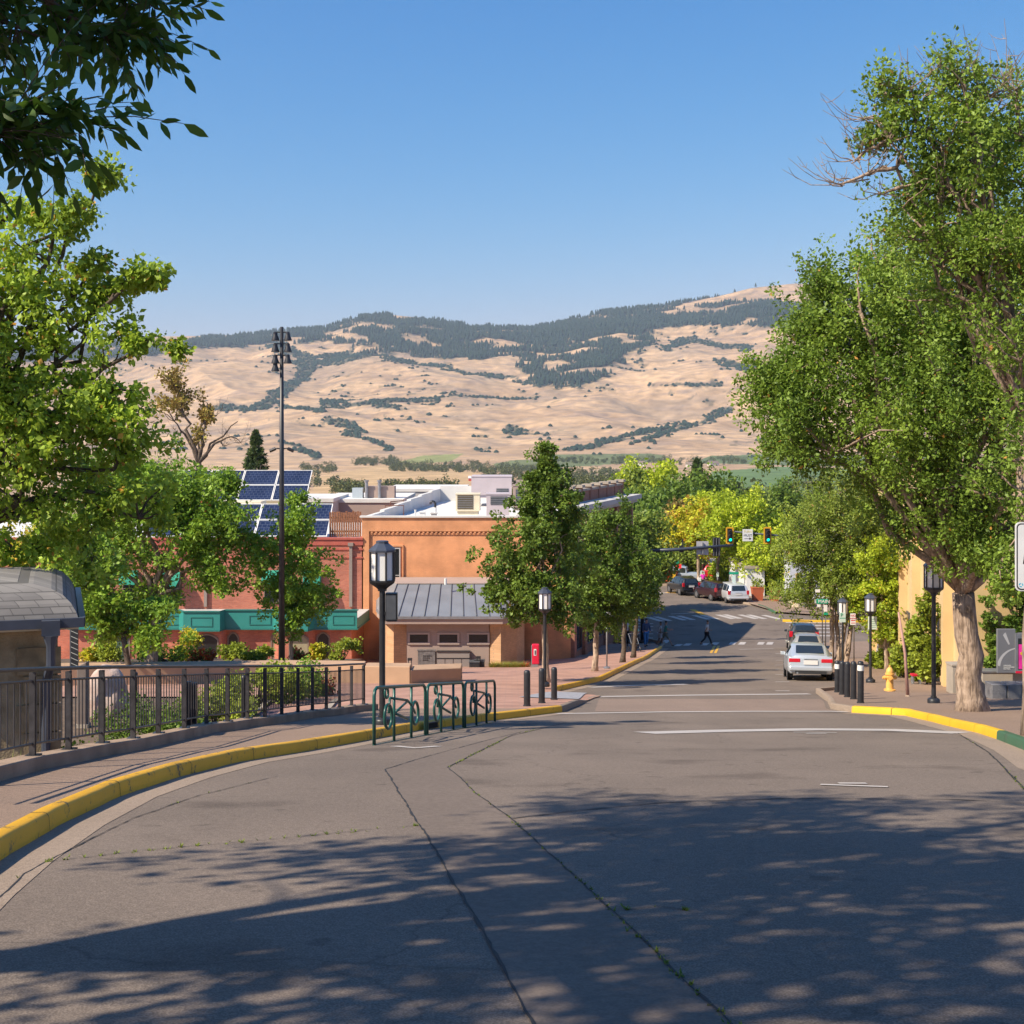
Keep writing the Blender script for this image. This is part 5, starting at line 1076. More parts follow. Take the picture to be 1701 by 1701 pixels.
for i in range(4): MB().box(w * i / 4 + .025, w * (i + 1) / 4 - .025, -.025, -.002, .08, h * .68).build('door', mat('cabinet_door', (.25, .22, .205), .6), t)
MB().box(.03, w - .03, -.025, -.002, h * .74, h * .92).build('drawer', mat('cabinet_top', (.26, .23, .21), .6), t); MB().box(-.02, w + .02, -.05, .26, h + .001, h + .04).box(0, w, -.03, -.002, h * .69, h * .73).build('trim', M['black_metal'], t)
# ---- yellow stucco building on the right
YB = thing('stucco_building', 'yellow stucco building behind the trees of the right pavement', 'building', (15.0, 44, -8.4)); 
pz = lambda x, y: -1.5
b = MB(); b.prism([(0, 0), (9, 0), (14, 28), (4.6, 28)], lambda x, y: gf(44 + y) + 8.4 - .4, lambda x, y: 7.2); b.build('wall', M['stucco_yellow'], YB)
b = MB(); b.prism([(-.15, -.15), (9.1, -.15), (14.2, 28.2), (4.5, 28.2)], 7.201, 7.5); b.build('roof', mat('clay_cap', (.35, .2, .12), .8, var=.2, scale=2), YB)
u = Vector((4.6, 28, 0)); L = u.length; ang = math.atan2(u.y, u.x)
for i in range(7):
    x = 2 + i * 4.0; zg = gf(44 + x) + 8.4
    o = MB().box(x, x + .45, -.0, .35, zg - .2, zg + 5.8).build('buttress', M['stucco_yellow'], YB); o.rotation_euler = (0, 0, ang)
for i in range(5):
    x = 4 + i * 4.6; zg = gf(44 + x) + 8.4; b = MB(); b.box(x, x + 1.3, .0, .06, zg + 1.0, zg + 1.1).box(x, x + .08, .0, .06, zg + 1.1, zg + 2.6).box(x + 1.22, x + 1.3, 0, .06, zg + 1.1, zg + 2.6).box(x, x + 1.3, 0, .06, zg + 2.6, zg + 2.7)
    o = b.build('window', M['dark_grey'], YB); o.rotation_euler = (0, 0, ang); MB().quad((x, .02, zg + 1.1), (x + 1.3, .02, zg + 1.1), (x + 1.3, .02, zg + 2.6), (x, .02, zg + 2.6)).build('pane', M['glass_dark'], o)
# ---- shops beyond the intersection
def shop(label, px0, px1, pytop, Y, d, m, name='shop_building', rz=0, doors=(), awn=None):
    z0 = gf(Y) + .1; t = thing(name, label, 'building', (PX(px0, Y), Y, z0), rz, 'shops beyond the intersection'); w = PX(px1, Y) - PX(px0, Y); h = PZ(pytop, Y) - z0
    MB().box(0, w, 0, d, -.5, h - .25).build('wall', m, t); MB().box(-.15, w + .15, -.15, d, h - .249, h).build('cornice', M['concrete'], t)
    for a, c, z1, mm, nm in doors:
        b = MB(); b.box(w * a, w * c, -.05, -.002, .05, z1); o = b.build(nm, mm, t)
        MB().box(w * a + .12, w * c - .12, -.07, -.051, .5, z1 - .15).build('pane', M['glass_dark'], o)
    if awn: a, c, z, mm = awn; b = MB(); b.prism([(w * a, -1.1), (w * c, -1.1), (w * c, 0), (w * a, 0)], lambda x, y: z + (y + 1.1) * .5, lambda x, y: z + .06 + (y + 1.1) * .5); b.build('awning', mm, t)
    return t
sky_blue = mat('sky_blue_paint', (.02, .40, .58), .6); ochre = mat('ochre_paint', (.50, .33, .10), .7); tealp = mat('teal_door', (.02, .16, .17), .5)
shop('white painted shop with blank side wall behind the lime tree', 1240, 1270, 940, 124, 10, M['white'])
shop('shop with ochre posts and blue painted doors beside the white shop', 1270.5, 1312, 938, 126, 10, mat('pale_blue_wall', (.40, .42, .48), .8, var=.05), doors=((.05, .2, 2.6, tealp, 'door'), (.3, .5, 2.4, ochre, 'door'), (.55, .78, 2.5, sky_blue, 'door'), (.85, .97, 2.4, tealp, 'door')), awn=(.0, .7, 2.9, mat('rust_awning', (.40, .12, .05), .8)))
shop('pale blue-white corner shop half hidden by feathery trees', 1312.5, 1400, 918, 121, 12, mat('blue_white_wall', (.52, .54, .60), .8, var=.06), doors=((.1, .2, 2.4, ochre, 'window'), (.3, .45, 2.6, M['white'], 'window'), (.6, .8, 2.6, M['white'], 'window')))
shop('dark maroon shopfront deep in shade behind the minivan', 1183, 1240, 938, 146, 8, mat('maroon_wall', (.09, .02, .02), .8, var=.2), doors=((.2, .4, 2.6, M['dark_grey'], 'window'), (.5, .7, 2.6, M['dark_grey'], 'window')))
shop('cream shopfront right of the feathery trees', 1402, 1500, 915, 119, 12, M['cream'], doors=((.1, .3, 2.6, M['dark_grey'], 'window'), (.45, .6, 2.6, M['dark_grey'], 'window')))
# ---- valley houses
rs = random.Random(9)
hs = [(788, 779, 1500, 'white-roofed red barn in the valley', (.45, .06, .05)), (1062, 753, 2300, 'long white farmhouse with brown roof above the vineyard', (.7, .68, .62)), (1148, 757, 2250, 'pale farmhouse right of the vineyard poplars', (.6, .55, .48)), (1185, 753, 2350, 'low pale house below the bare hill', (.6, .56, .5)),
      (730, 806, 900, 'white house behind the small green tree', (.7, .7, .68)), (752, 800, 1000, 'low house with blue-grey roof beside a fir', (.5, .5, .48)), (1108, 757, 2250, 'tiny white shed among valley oaks', (.7, .7, .66)), (868, 792, 1100, 'grey-roofed cottage left of the pointed tree tip', (.6, .6, .58)), (850, 795, 1060, 'pale cottage in the valley trees', (.66, .64, .6))]
for i, (px, py, Y, lab, c) in enumerate(hs):
    zg = float(zterr(np.array([px]), np.array([Y]))[0]) - 1.5; zz_ = PZ(py + 3, Y); t = thing('farmhouse', lab, 'house', (PX(px, Y), Y, zg), rs.uniform(-.5, .5), 'houses in the valley'); s = Y / 1500; w = 9 * s + 4; h = 3.2 * s + 1.5
    MB().box(-w / 2, w / 2, -3 * s, 4 * s, 0, h).build('wall', mat('house_wall', c, .8), t)
    b = MB(); r_ = 2.0 * s + .6; b.v += [(-w / 2 - .4, -3 * s - .5, h), (w / 2 + .4, -3 * s - .5, h), (w / 2 + .4, 4 * s + .5, h), (-w / 2 - .4, 4 * s + .5, h), (-w / 2 - .4, .5 * s, h + r_), (w / 2 + .4, .5 * s, h + r_)]; b.f += [(0, 1, 5, 4), (2, 3, 4, 5), (0, 4, 3), (1, 2, 5), (0, 3, 2, 1)]
    b.build('roof', mat('house_roof', (.6, .6, .6) if i in (0, 4) else (.22, .16, .13), .7), t)
# valley woods (one mass of small tree crowns)
VW = [((590, 665), (741, 757), (2350, 2650), 46), ((650, 800), (766, 778), (1900, 2400), 85), ((500, 560), (752, 775), (1700, 2300), 20), ((555, 600), (795, 805), (800, 1100), 26), ((640, 760), (790, 812), (600, 1100), 60), ((800, 900), (760, 790), (1300, 2300), 80), ((880, 1000), (765, 800), (800, 1800), 85), ((900, 1240), (748, 757), (2400, 2700), 75), ((990, 1070), (760, 790), (1000, 1900), 30), ((1000, 1240), (800, 830), (330, 480), 60), ((1180, 1330), (806, 850), (300, 420), 40), ((300, 560), (775, 800), (900, 1500), 50), ((840, 1000), (800, 822), (420, 600), 30), ((0, 300), (745, 800), (1000, 2400), 60), ((1300, 1700), (748, 830), (400, 2400), 80)]
rng = np.random.default_rng(77); cc = []; rr2 = []
for (pa, pb_), _, (d0, d1), cnt in VW:
    cnt = int(cnt * 1.7)
    p = rng.uniform(pa, pb_, cnt); d = rng.uniform(d0, d1, cnt); z = zterr(p, d); s = rng.uniform(2.0, 4.6, cnt) * (1 + (d > 1500) * .35)
    for k in range(4): o = rng.normal(size=(cnt, 3)) * s[:, None] * np.array([.45, .45, .4]); cc.append(np.stack([(p - CX) / F * d, d, z + s * .95], -1) + o); rr2.append(s * rng.uniform(.5, .85, cnt))
cc = np.concatenate(cc); rr2 = np.concatenate(rr2); v, f = leaves(cc, rr2, 46, 1.15, rng, .5, 0, .5)
tag(link('valley_woodland', npmesh('valley_woodland', v, f), leafmat('leaf_valley', (.03, .05, .018), (.13, .15, .05), (.2, .2, .06), .1, .2)), 'oaks and poplars scattered over the valley floor', 'woodland', kind='stuff')
# ================================================================= railing, street furniture
# concrete kerb wall under the railing, and the railing
def railwall():
    v = []; f = []; P = [Vector((RAIL[0].x - .9, RAIL[0].y - 8, 0))] + dens(RAIL, .5) + [RAIL[-1] + (RAIL[-1] - RAIL[-2]).normalized() * .5]
    for i, p in enumerate(P):
        t = (P[min(i + 1, len(P) - 1)] - P[max(i - 1, 0)]); t.z = 0; t.normalize(); n = Vector((-t.y, t.x, 0)); z = gf(p.y)
        for dx, dz in ((.16, -1.6), (.16, .30), (.15, .31), (-.13, .31), (-.14, .30), (-.14, .05)): q = p + n * dx; v.append((q.x, q.y, z + dz))
    for i in range(len(P) - 1):
        for j in range(5): a = i * 6 + j; f.append((a, a + 1, a + 7, a + 6))
    e = (len(P) - 1) * 6; f.append((e, e + 1, e + 2, e + 3)); 
    t = thing('retaining_wall', 'low concrete kerb wall carrying the black metal railing', 'wall', (0, 0, 0)); f = [q if len(q) == 4 else q for q in f]
    link('wall', npmesh('wall', v, f), mat('brown_concrete', (.30, .21, .145), .95, var=.25, scale=2, bump=.4, bscale=40), t, smooth=40)
railwall()
M['rail'] = mat('rail_paint', (.045, .043, .047), .4, .0, var=.3, scale=8)
rl = thing('railing', 'long curved dark metal railing with flat posts and thin bars', 'railing', tuple(RAIL[0]))
o0 = Vector(rl.location); Pm = [RAIL[0] - (RAIL[1] - RAIL[0])] + RAIL
def bpath(dz): return [p - o0 + Vector((0, 0, dz + .02)) for p in Pm]
MB().tube(bpath(1.0), .024, 8).build('top_rail', M['rail'], rl, smooth=True)
MB().tube(bpath(.86), .016, 6).build('upper_rail', M['rail'], rl, smooth=True); MB().tube(bpath(.13), .016, 6).build('lower_rail', M['rail'], rl, smooth=True)
for i, p in enumerate(RAIL):
    q = p - o0; t = (RAIL[min(i + 1, len(RAIL) - 1)] - RAIL[max(i - 1, 0)]).normalized(); a = math.atan2(t.y, t.x)
    b = MB(); T = Matrix.Translation(q) @ Matrix.Rotation(a, 4, 'Z')
    b.box(-.022, -.012, -.034, .034, .0, .98, T).box(.012, .022, -.034, .034, .0, .98, T).box(-.09, .09, -.08, .08, -.003, .02, T).box(-.0119, .0119, -.02, .02, .02, .12, T)
    b.build('post', M['rail'], rl)
for i in range(len(Pm) - 1):
    b = MB(); A_, B_ = Pm[i] - o0, Pm[i + 1] - o0; n = 9
    for k in range(1, n + 1):
        q = A_.lerp(B_, k / (n + 1)); b.tube([q + Vector((0, 0, .15)), q + Vector((0, 0, .88))], .0085, 5)
    b.build('baluster_panel', M['rail'], rl)
# ---- street lamps
def lamp(px, py, H, label, box=False, lift=.15, scale=1.0, Y=None):
    b = GP(px, py, lift) if Y is None else Vector((PX(px, Y), Y, PZ(py, Y))); t = thing('street_lamp', label, 'street lamp', tuple(b), 0, 'black street lamps with lantern heads')
    s = scale; hh = .98 * s; z0 = H - hh
    MB().lathe([(.17, 0), (.17, .10), (.15, .13), (.085, .16), (.085, .19)], n=16).build('base', M['black_metal'], t, smooth=35)
    MB().lathe([(.062 * s, .17), (.058 * s, z0 - .03), (.09 * s, z0 - .02), (.09 * s, z0 + .02)], n=16).build('pole', M['black_metal'], t, smooth=35)
    hd = MB().lathe([(.10 * s, z0 + .021), (.13 * s, z0 + .05), (.25 * s, z0 + .13 * s), (.27 * s, z0 + .17 * s), (.27 * s, z0 + .20 * s)], n=8, rot=math.pi / 8).build('lantern_base', M['black_metal'], t)
    MB().lathe([(.235 * s, z0 + .201 * s), (.235 * s, z0 + .759 * s)], n=8, rot=math.pi / 8).build('lantern_glass', M['lamp_glass'], t)
    b_ = MB()
    for k in range(8):
        a = math.pi / 8 + k * math.pi / 4; x, y = .25 * s * math.cos(a), .25 * s * math.sin(a); b_.tube([(x, y, z0 + .2 * s), (x, y, z0 + .76 * s)], .022 * s, 5)
    b_.build('lantern_frame', M['black_metal'], t)
    MB().lathe([(.28 * s, z0 + .76 * s), (.28 * s, z0 + .80 * s), (.24 * s, z0 + .84 * s), (.13 * s, z0 + .93 * s), (.13 * s, z0 + .97 * s), (.10 * s, z0 + .98 * s)], n=8, rot=math.pi / 8).build('cap', M['dark_blue_metal'], t)
    if box:
        q = MB().box(.07, .30, -.10, .10, z0 - .62, z0 - .06).box(-.02, .07, -.04, .04, z0 - .5, z0 - .44).build('control_box', M['black_metal'], t, bevel=.01); MB().box(.09, .28, -.115, -.101, z0 - .58, z0 - .1).build('box_door', M['dark_grey'], q)
    return t
def kof(py, lift=.15): return F / GP(800, py, lift).y
lamp(635, 1204, (1204 - 898) / kof(1204), 'nearest street lamp with a control box, standing behind the green bicycle racks', True)
lamp(905, 1140, (1140 - 976) / kof(1140), 'street lamp among the three bollards before the dark pointed tree', scale=.92)
lamp(1551, 1168, (1168 - 928) / kof(1168), 'street lamp beside the thick grey trunk on the right pavement')
lamp(1400, 1117, (1117 - 993) / kof(1117), 'street lamp with a pale parking sign behind the bollards', scale=.85)
lamp(1446, 1134, (1134 - 986) / kof(1134), 'street lamp with a large pale notice before the yellow building', scale=.8)
# ---- bollards
def bollard(px, py, pyt, label, grp, band=False):
    b = GP(px, py, .15); h = (py - pyt) / F * b.y; t = thing('bollard', label, 'bollard', tuple(b), 0, grp)
    MB().lathe([(.088, 0), (.088, h - .10), (.082, h - .04), (.06, h - .01), (.02, h)], n=16).build('post', M['black_metal'], t, smooth=45)
    MB().lathe([(.105, 0), (.105, .03), (.09, .035)], n=16).build('collar', M['black_metal'], t, smooth=45)
    if band: MB().lathe([(.0905, h - .26), (.0905, h - .11)], n=16).build('reflective_band', M['white'], t, smooth=45)
G1 = 'black bollards at the left kerb ramp'; G2 = 'row of black bollards on the right kerb corner'
bollard(875.5, 1173, 1113, 'leftmost black bollard of the three at the left kerb ramp', G1)
bollard(900, 1168, 1110, 'middle black bollard of the three at the left kerb ramp', G1)
bollard(920.5, 1162, 1108, 'rightmost black bollard of the three at the left kerb ramp', G1)
for i, (px, py) in enumerate(((1391, 1150), (1399, 1154), (1407.6, 1158), (1418, 1161.5), (1429.6, 1168))):
    bollard(px, py, (1097, 1098, 1099, 1098.5, 1098)[i], ['white-banded bollard farthest away beside the silver sedan', 'second bollard from the parked sedan, without a band', 'middle bollard of the row on the right kerb corner', 'fourth bollard from the sedan, without a band', 'nearest bollard of the right row, with a white band'][i], G2, i in (0, 4))
# ---- bicycle racks
M['rack'] = mat('rack_green', (.012, .075, .062), .35, var=.2, scale=6)
def rack(p0, p1, label, H=.96):
    p0 = Vector(p0); p1 = Vector(p1); L = (p1 - p0).length; d = (p1 - p0).normalized(); t = thing('bicycle_rack', label, 'bicycle rack', tuple(p0), 0, 'green bicycle-shaped racks')
    up = Vector((0, 0, 1)); P = lambda s, z: d * s + up * z
    c = .14; hoop = [P(0, -.05), P(0, H - c), P(.3 * c, H - .3 * c), P(c, H), P(L - c, H), P(L - .3 * c, H - .3 * c), P(L, H - c), P(L, -.05)]
    MB().tube(hoop, .03, 8).build('hoop', M['rack'], t, smooth=True)
    for s in (.36, .7): MB().tube([P(L * s, -.03), P(L * s, H - .02)], .026, 8).build('leg', M['rack'], t, smooth=True)
    MB().tube([P(-.05, .0), P(L + .05, .0)], .018, 6).build('foot_bar', M['rack'], t)
    for s in (.25, .78): MB().ring(P(L * s, .45), .21, .028, d, up, 22, 6).build('wheel_ring', M['rack'], t, smooth=True)
    MB().ring(P(L * .22, .86), .09, .022, d, up, 16, 6).build('head_ring', M['rack'], t, smooth=True)
    MB().tube([P(L * .28, .77), P(L * .62, .70)], .024, 6).tube([P(L * .62, .70), P(L * .72, .58), P(L * .78, .45)], .022, 6).tube([P(L * .36, .50), P(L * .62, .36)], .024, 6).tube([P(L * .62, .68), P(L * .40, .52)], .022, 6).tube([P(L * .28, .77), P(L * .26, .5)], .022, 6).build('rider_figure', M['rack'], t, smooth=True)
ra, rb = GP(621.5, 1238), GP(822, 1199)
for s0, s1, lab in ((0, .345, 'nearest green bicycle-shaped rack, standing in front of the lamp post'), (.36, .67, 'middle green bicycle-shaped rack between its two neighbours'), (.685, 1, 'farthest green bicycle-shaped rack, nearest the plaza kerb')):
    rack(ra.lerp(rb, s0), ra.lerp(rb, s1), lab)
t = thing('storm_drain', 'dark kerb inlet behind the middle bicycle rack', 'drain', tuple(GP(712, 1211))); b = MB()
pa, pb_ = GP(702, 1213.5), GP(726, 1209.5); d = (pb_ - pa); t.location = pa; u = d.normalized(); n = Vector((-u.y, u.x, 0)); b.quad(-n * .02 + Vector((0, 0, .02)), d - n * .02 + Vector((0, 0, .02)), d - n * .02 + Vector((0, 0, .13)), -n * .02 + Vector((0, 0, .13)))
b.build('opening', mat('drain_dark', (.006, .006, .006), .9), t); MB().tube([Vector((0, 0, .145)) - n * .03, d + Vector((0, 0, .145)) - n * .03], .015, 6).build('lip', M['dark_grey'], t)
# ---- tall floodlight mast
Y = 55; zb_ = zleft(PX(468, Y), Y); t = thing('floodlight_mast', 'tall thin black mast with clustered floodlights high above the red building', 'light mast', (PX(468, Y), Y, zb_))
H = PZ(543, Y) - zb_; MB().tube([(0, 0, -.1), (0, 0, H * .5), (0, 0, H)], [.14, .105, .07], 12).build('pole', M['black_metal'], t, smooth=True); MB().tube([(0, 0, 0), (0, 0, .08)], .3, 12).build('base', M['black_metal'], t)
for py, sides in ((556, (-1, 1)), (575, (-1, 1)), (594, (-1, 1)), (607, (-1,))):
    z = PZ(py, Y) - zb_; MB().tube([(-.32, 0, z + .1), (.32 if 1 in sides else 0, 0, z + .1)], .025, 6).build('crossarm', M['black_metal'], t)
    for s in sides: MB().lathe([(.05, .12), (.09, .08), (.10, -.02), (.17, -.22), (.17, -.25)], (s * .26, -.05, z), 10).build('floodlight', M['black_metal'], t, smooth=35)
z = PZ(747, Y) - zb_
for s in (-1, 1): b = MB(); b.tube([(0, 0, z + .03), (s * .22, 0, z + .06), (s * .3, 0, z + .02)], .03, 6).tube([(s * .25, 0, z + .05), (s * .5, 0, z - .06)], .07, 8); b.build('lower_floodlight', M['black_metal'], t)
# ---- seat walls of the plaza
def seatwall(pxs, pyb, h, label, d=1.3, ends=True):
    pts = [Vector(W(px, 0, 1)) for px in pxs]; b = GP(pxs[0], pyb[0], .12); q = [GP(px, py, .12) for px, py in zip(pxs, pyb)]
    t = thing('seat_wall', label, 'wall', tuple(q[0]), 0, 'tan seat walls on the plaza'); m = MB(); poly = [(p.x - q[0].x, p.y - q[0].y) for p in q]; back = [(x, y + d) for x, y in poly]
    xs_ = [p[0] for p in poly]; zs_ = [gf(p.y) - gf(q[0].y) for p in q]; m.prism(poly + back[::-1], lambda x, y: -1.5 + float(np.interp(x, xs_, zs_)), lambda x, y: h + float(np.interp(x, xs_, zs_))); m.build('wall', M['tan_wall'], t, bevel=.03)
seatwall([-250, 90, 300, 470, 560, 604], [1150, 1141, 1137, 1134, 1135, 1136], .70, 'long tan seat wall running behind the railing', .8)
seatwall([606, 681], [1136, 1137], .64, 'tan seat wall block directly behind the near lamp post', .8)
seatwall([682, 700, 766], [1137, 1136, 1133], .52, 'lower tan seat wall block right of the near lamp post', 1.1)
# light kerb bed in front of the pavilion
t = thing('planter_kerb', 'pale concrete planting bed edge in front of the pavilion', 'planter', (PX(770, 71.4), 71.4, -12.62)); MB().prism([(0, 0), (PX(915, 71.4) - PX(770, 71.4), 0), (PX(915, 71.4) - PX(770, 71.4), 1.4), (0, 1.4)], -.9, .22).build('kerb', M['concrete'], t, bevel=.02)
rk_ = 0
for i, (px, w_, lm, lab) in enumerate([(832, .5, 'grass_gold', 'golden grass tuft left of the red machine'), (845, .55, 'grass_gold', 'second golden grass tuft in the pavilion bed'), (858, .5, 'grass_gold', 'golden grass tuft below the pavilion corner'), (871, .45, 'leaf_red', 'red-leaved clump next to the red machine'), (820, .35, 'grass_gold', 'short grass tuft at the left end of the pavilion bed')]):
    tuft('grass_tuft', lab, (PX(px, 71.9), 71.9, -12.42), .5, w_, 420, lm, 200 + i, group='grass tufts at the pavilion')
for i, (px, lm, lab) in enumerate([(668, 'grass_gold', 'golden grass tuft at the left pavilion pillar'), (682, 'leaf_red', 'reddish tuft behind the left post light'), (691, 'grass_gold', 'yellow-green tuft left of the slate plaque'), (788, 'leaf_red', 'orange grass tuft before the black bins')]):
    tuft('grass_tuft', lab, (PX(px, 72.0), 72.0, -12.75), .55, .45, 420, lm, 210 + i, group='grass tufts at the pavilion')
def postlight(px, py, Y, label, z):
    t = thing('post_light', label, 'path light', (PX(px, Y), Y, z), 0, 'short black framed path lights'); MB().box(-.1, -.06, -.05, .05, 0, .95).box(.06, .1, -.05, .05, 0, .95).build('frame', M['black_metal'], t); MB().box(-.12, .12, -.08, .08, .951, 1.08).build('hood', M['black_metal'], t); MB().box(-.11, .11, -.07, .07, 0, .12).build('base', M['black_metal'], t)
postlight(681, 0, 71.5, 'black framed path light left of the slate plaque', -12.72); postlight(795, 0, 72, 'black framed path light behind the bins', -12.7); postlight(431, 0, 70, 'black framed path light before the red building', zleft(-13, 70) + .1)
for i, (px, Y) in enumerate(((789, 72.9), (797, 73.2))):
    t = thing('litter_bin', ['black litter bin in front of the grey cabinet', 'black litter bin beside the path light'][i], 'bin', (PX(px, Y) - .0, Y - .9, -12.72), 0, 'black bins at the pavilion'); MB().box(-.28, .28, -.28, .28, 0, .78).build('body', M['black_metal'], t, bevel=.03); MB().box(-.3, .3, -.3, .3, .781, .86).build('lid', M['dark_grey'], t, bevel=.02)
# red machine on a pedestal
Y = 71; t = thing('payment_machine', 'red and silver machine on a slim pedestal beside the pavilion', 'machine', (PX(889, Y), Y, -12.4 - .1)); M['crimson'] = mat('crimson', (.62, .012, .05), .4)
MB().tube([(0, 0, 0), (0, 0, .42)], .06, 10).box(-.12, .12, -.1, .1, .0, .03).build('pedestal', M['grey_metal'], t); MB().box(-.17, .17, -.14, .14, .4, .62).box(-.21, -.171, -.14, .14, .4, 1.62).build('cabinet', M['grey_metal'], t, bevel=.015)
MB().box(-.17, .22, -.16, .16, .621, 1.70).build('cover', M['crimson'], t, bevel=.05); MB().box(-.08, .06, -.175, -.161, 1.1, 1.45).build('screen', M['white'], t); MB().box(-.04, .03, -.185, -.176, 1.15, 1.38).build('keypad', M['dark_blue_metal'], t)
# silver sign post
def signpost(px, pyb, pyt, label, panels, col='grey_metal', Y=None, r=.035, lift=.15, base=True, name='sign_post'):
    b = GP(px, pyb, lift) if Y is None else Vector((PX(px, Y), Y, PZ(pyb, Y))); t = thing(name, label, 'sign', tuple(b), 0); k = F / b.y; h = (pyb - pyt) / k
    MB().tube([(0, 0, 0), (0, 0, h)], r, 8).build('post', M[col], t, smooth=True)
    if base: MB().lathe([(.16, 0), (.16, .05), (.07, .08)], n=12).build('base', M[col], t, smooth=35)
    for (x0, x1, y0, y1, m, nm) in panels:
        MB().box((x0 - px) / k, (x1 - px) / k, -r - .03, -r - .012, (pyb - y1) / k, (pyb - y0) / k).build(nm, m, t, bevel=.008)
    return t, k
def text(parent, s, x, y, z, size, m, rz=0, name='lettering', align='CENTER', ext=.003):
    cu = bpy.data.curves.new('lettering', 'FONT'); cu.body = s; cu.size = size; cu.align_x = align; cu.align_y = 'CENTER'; cu.extrude = ext
    tmp = bpy.data.objects.new('tmp', cu); me = bpy.data.meshes.new_from_object(tmp); bpy.data.objects.remove(tmp); bpy.data.curves.remove(cu)
    me.name = name; me.materials.clear(); o = link(name, me, m, parent); o.location = (x, y, z); o.rotation_euler = (math.pi / 2, 0, rz); return o
signpost(1008, 1110, 1012, 'silver sign post between the street trees on the left pavement', [(1009.5, 1017, 1015, 1031, M['white'], 'sign_panel')])
pg = mat('pale_green_sign', (.50, .62, .56), .5); gs = mat('green_sign', (.0, .30, .17), .5); rs_ = mat('red_letter', (.55, .05, .05), .5)
t, k = signpost(1395, 1119, 1017, 'pale green parking sign fixed near a dark lamp post', [(1394, 1404.5, 1017.5, 1033.5, pg, 'sign_panel')], 'black_metal', base=False, r=.02)
text(t, 'P', (1395.6 - 1395) / k, -.06, (1119 - 1021.5) / k, .2, gs, align='LEFT'); MB().box(-.4 / k, 8.8 / k, -.056, -.051, (1119 - 1027) / k, (1119 - 1026) / k).build('text_line', gs, t)
t, k = signpost(1418.5, 1121, 1018, 'white and red no parking sign on a thin rusty post', [(1412, 1421, 1019, 1038, M['white'], 'sign_panel')], 'bark_dark', base=False, r=.025)
text(t, 'NO', -2 / k, -.06, (1121 - 1022.5) / k, .13, rs_); text(t, 'PARKING', -2 / k, -.06, (1121 - 1027) / k, .07, rs_); MB().box(-5.5 / k, 1.5 / k, -.061, -.056, (1121 - 1031) / k, (1121 - 1029.5) / k).box(-5.5 / k, 1.5 / k, -.061, -.056, (1121 - 1035) / k, (1121 - 1034) / k).build('text_line', rs_, t)
t, k = signpost(1447, 1133, 1023, 'large pale notice with faint green lines on a lamp post', [(1441.5, 1456, 1024, 1045.5, mat('pale_notice', (.66, .72, .62), .5), 'sign_panel')], 'black_metal', base=False, r=.02)
for i in range(5): MB().box((1443 - 1447) / k, (1454 - 1447) / k, -.056, -.051, (1133 - 1028.5 - i * 3.3) / k, (1133 - 1028 - i * 3.3) / k).build('text_line', gs, t)
t, k = signpost(1366, 1112, 994, 'green street name sign reading MAIN on a tall thin post', [(1355, 1375, 995, 1002.8, gs, 'name_blade'), (1357, 1363, 1004, 1008.5, M['white'], 'small_sign'), (1354, 1362, 979, 984, M['white'], 'upper_sign')], 'black_metal', base=False, r=.022)
text(t, 'E MAIN', -1 / k, -.06, (1112 - 999) / k, .21, M['white'])
t, k = signpost(1371.5, 1112, 1004, 'thin black post with a white and green sign behind the parked cars', [(1368, 1374, 1005, 1016, M['white'], 'sign_panel'), (1368, 1375, 1017.5, 1021.5, gs, 'name_blade')], 'black_metal', base=False, r=.022)
t, k = signpost(1119, 975, 932, 'green street name sign over red lights across the street', [(1113, 1127.5, 932, 938, gs, 'name_blade')], 'dark_grey', r=.06); 
b = MB().box(.12, .75, -.3, -.1, 1.9, 2.3); b.build('red_lamp_box', mat('red_signal_box', (.4, .01, .01), .5, emit=((1, .05, .05), .4)), t); MB().box(-.1, .16, -.25, -.05, .95, 1.3).build('push_button_box', mat('button_yellow', (.8, .45, .02), .5), t)
t, k = signpost(1219, 996, 950, 'green street name sign over a white panel before the dark shopfront', [(1211, 1227, 950, 954, gs, 'name_blade'), (1216, 1222, 956, 966, pg, 'sign_panel')], 'grey_metal', r=.06)
t, k = signpost(1192, 975, 950, 'white and green notice on a post before the lime trees', [(1190, 1194, 951, 958, pg, 'sign_panel')], 'grey_metal', r=.05)
t, k = signpost(1166, 975, 947, 'pale green notice post by the walking person in pink', [(1163, 1170, 948, 956, pg, 'sign_panel')], 'grey_metal', r=.04)
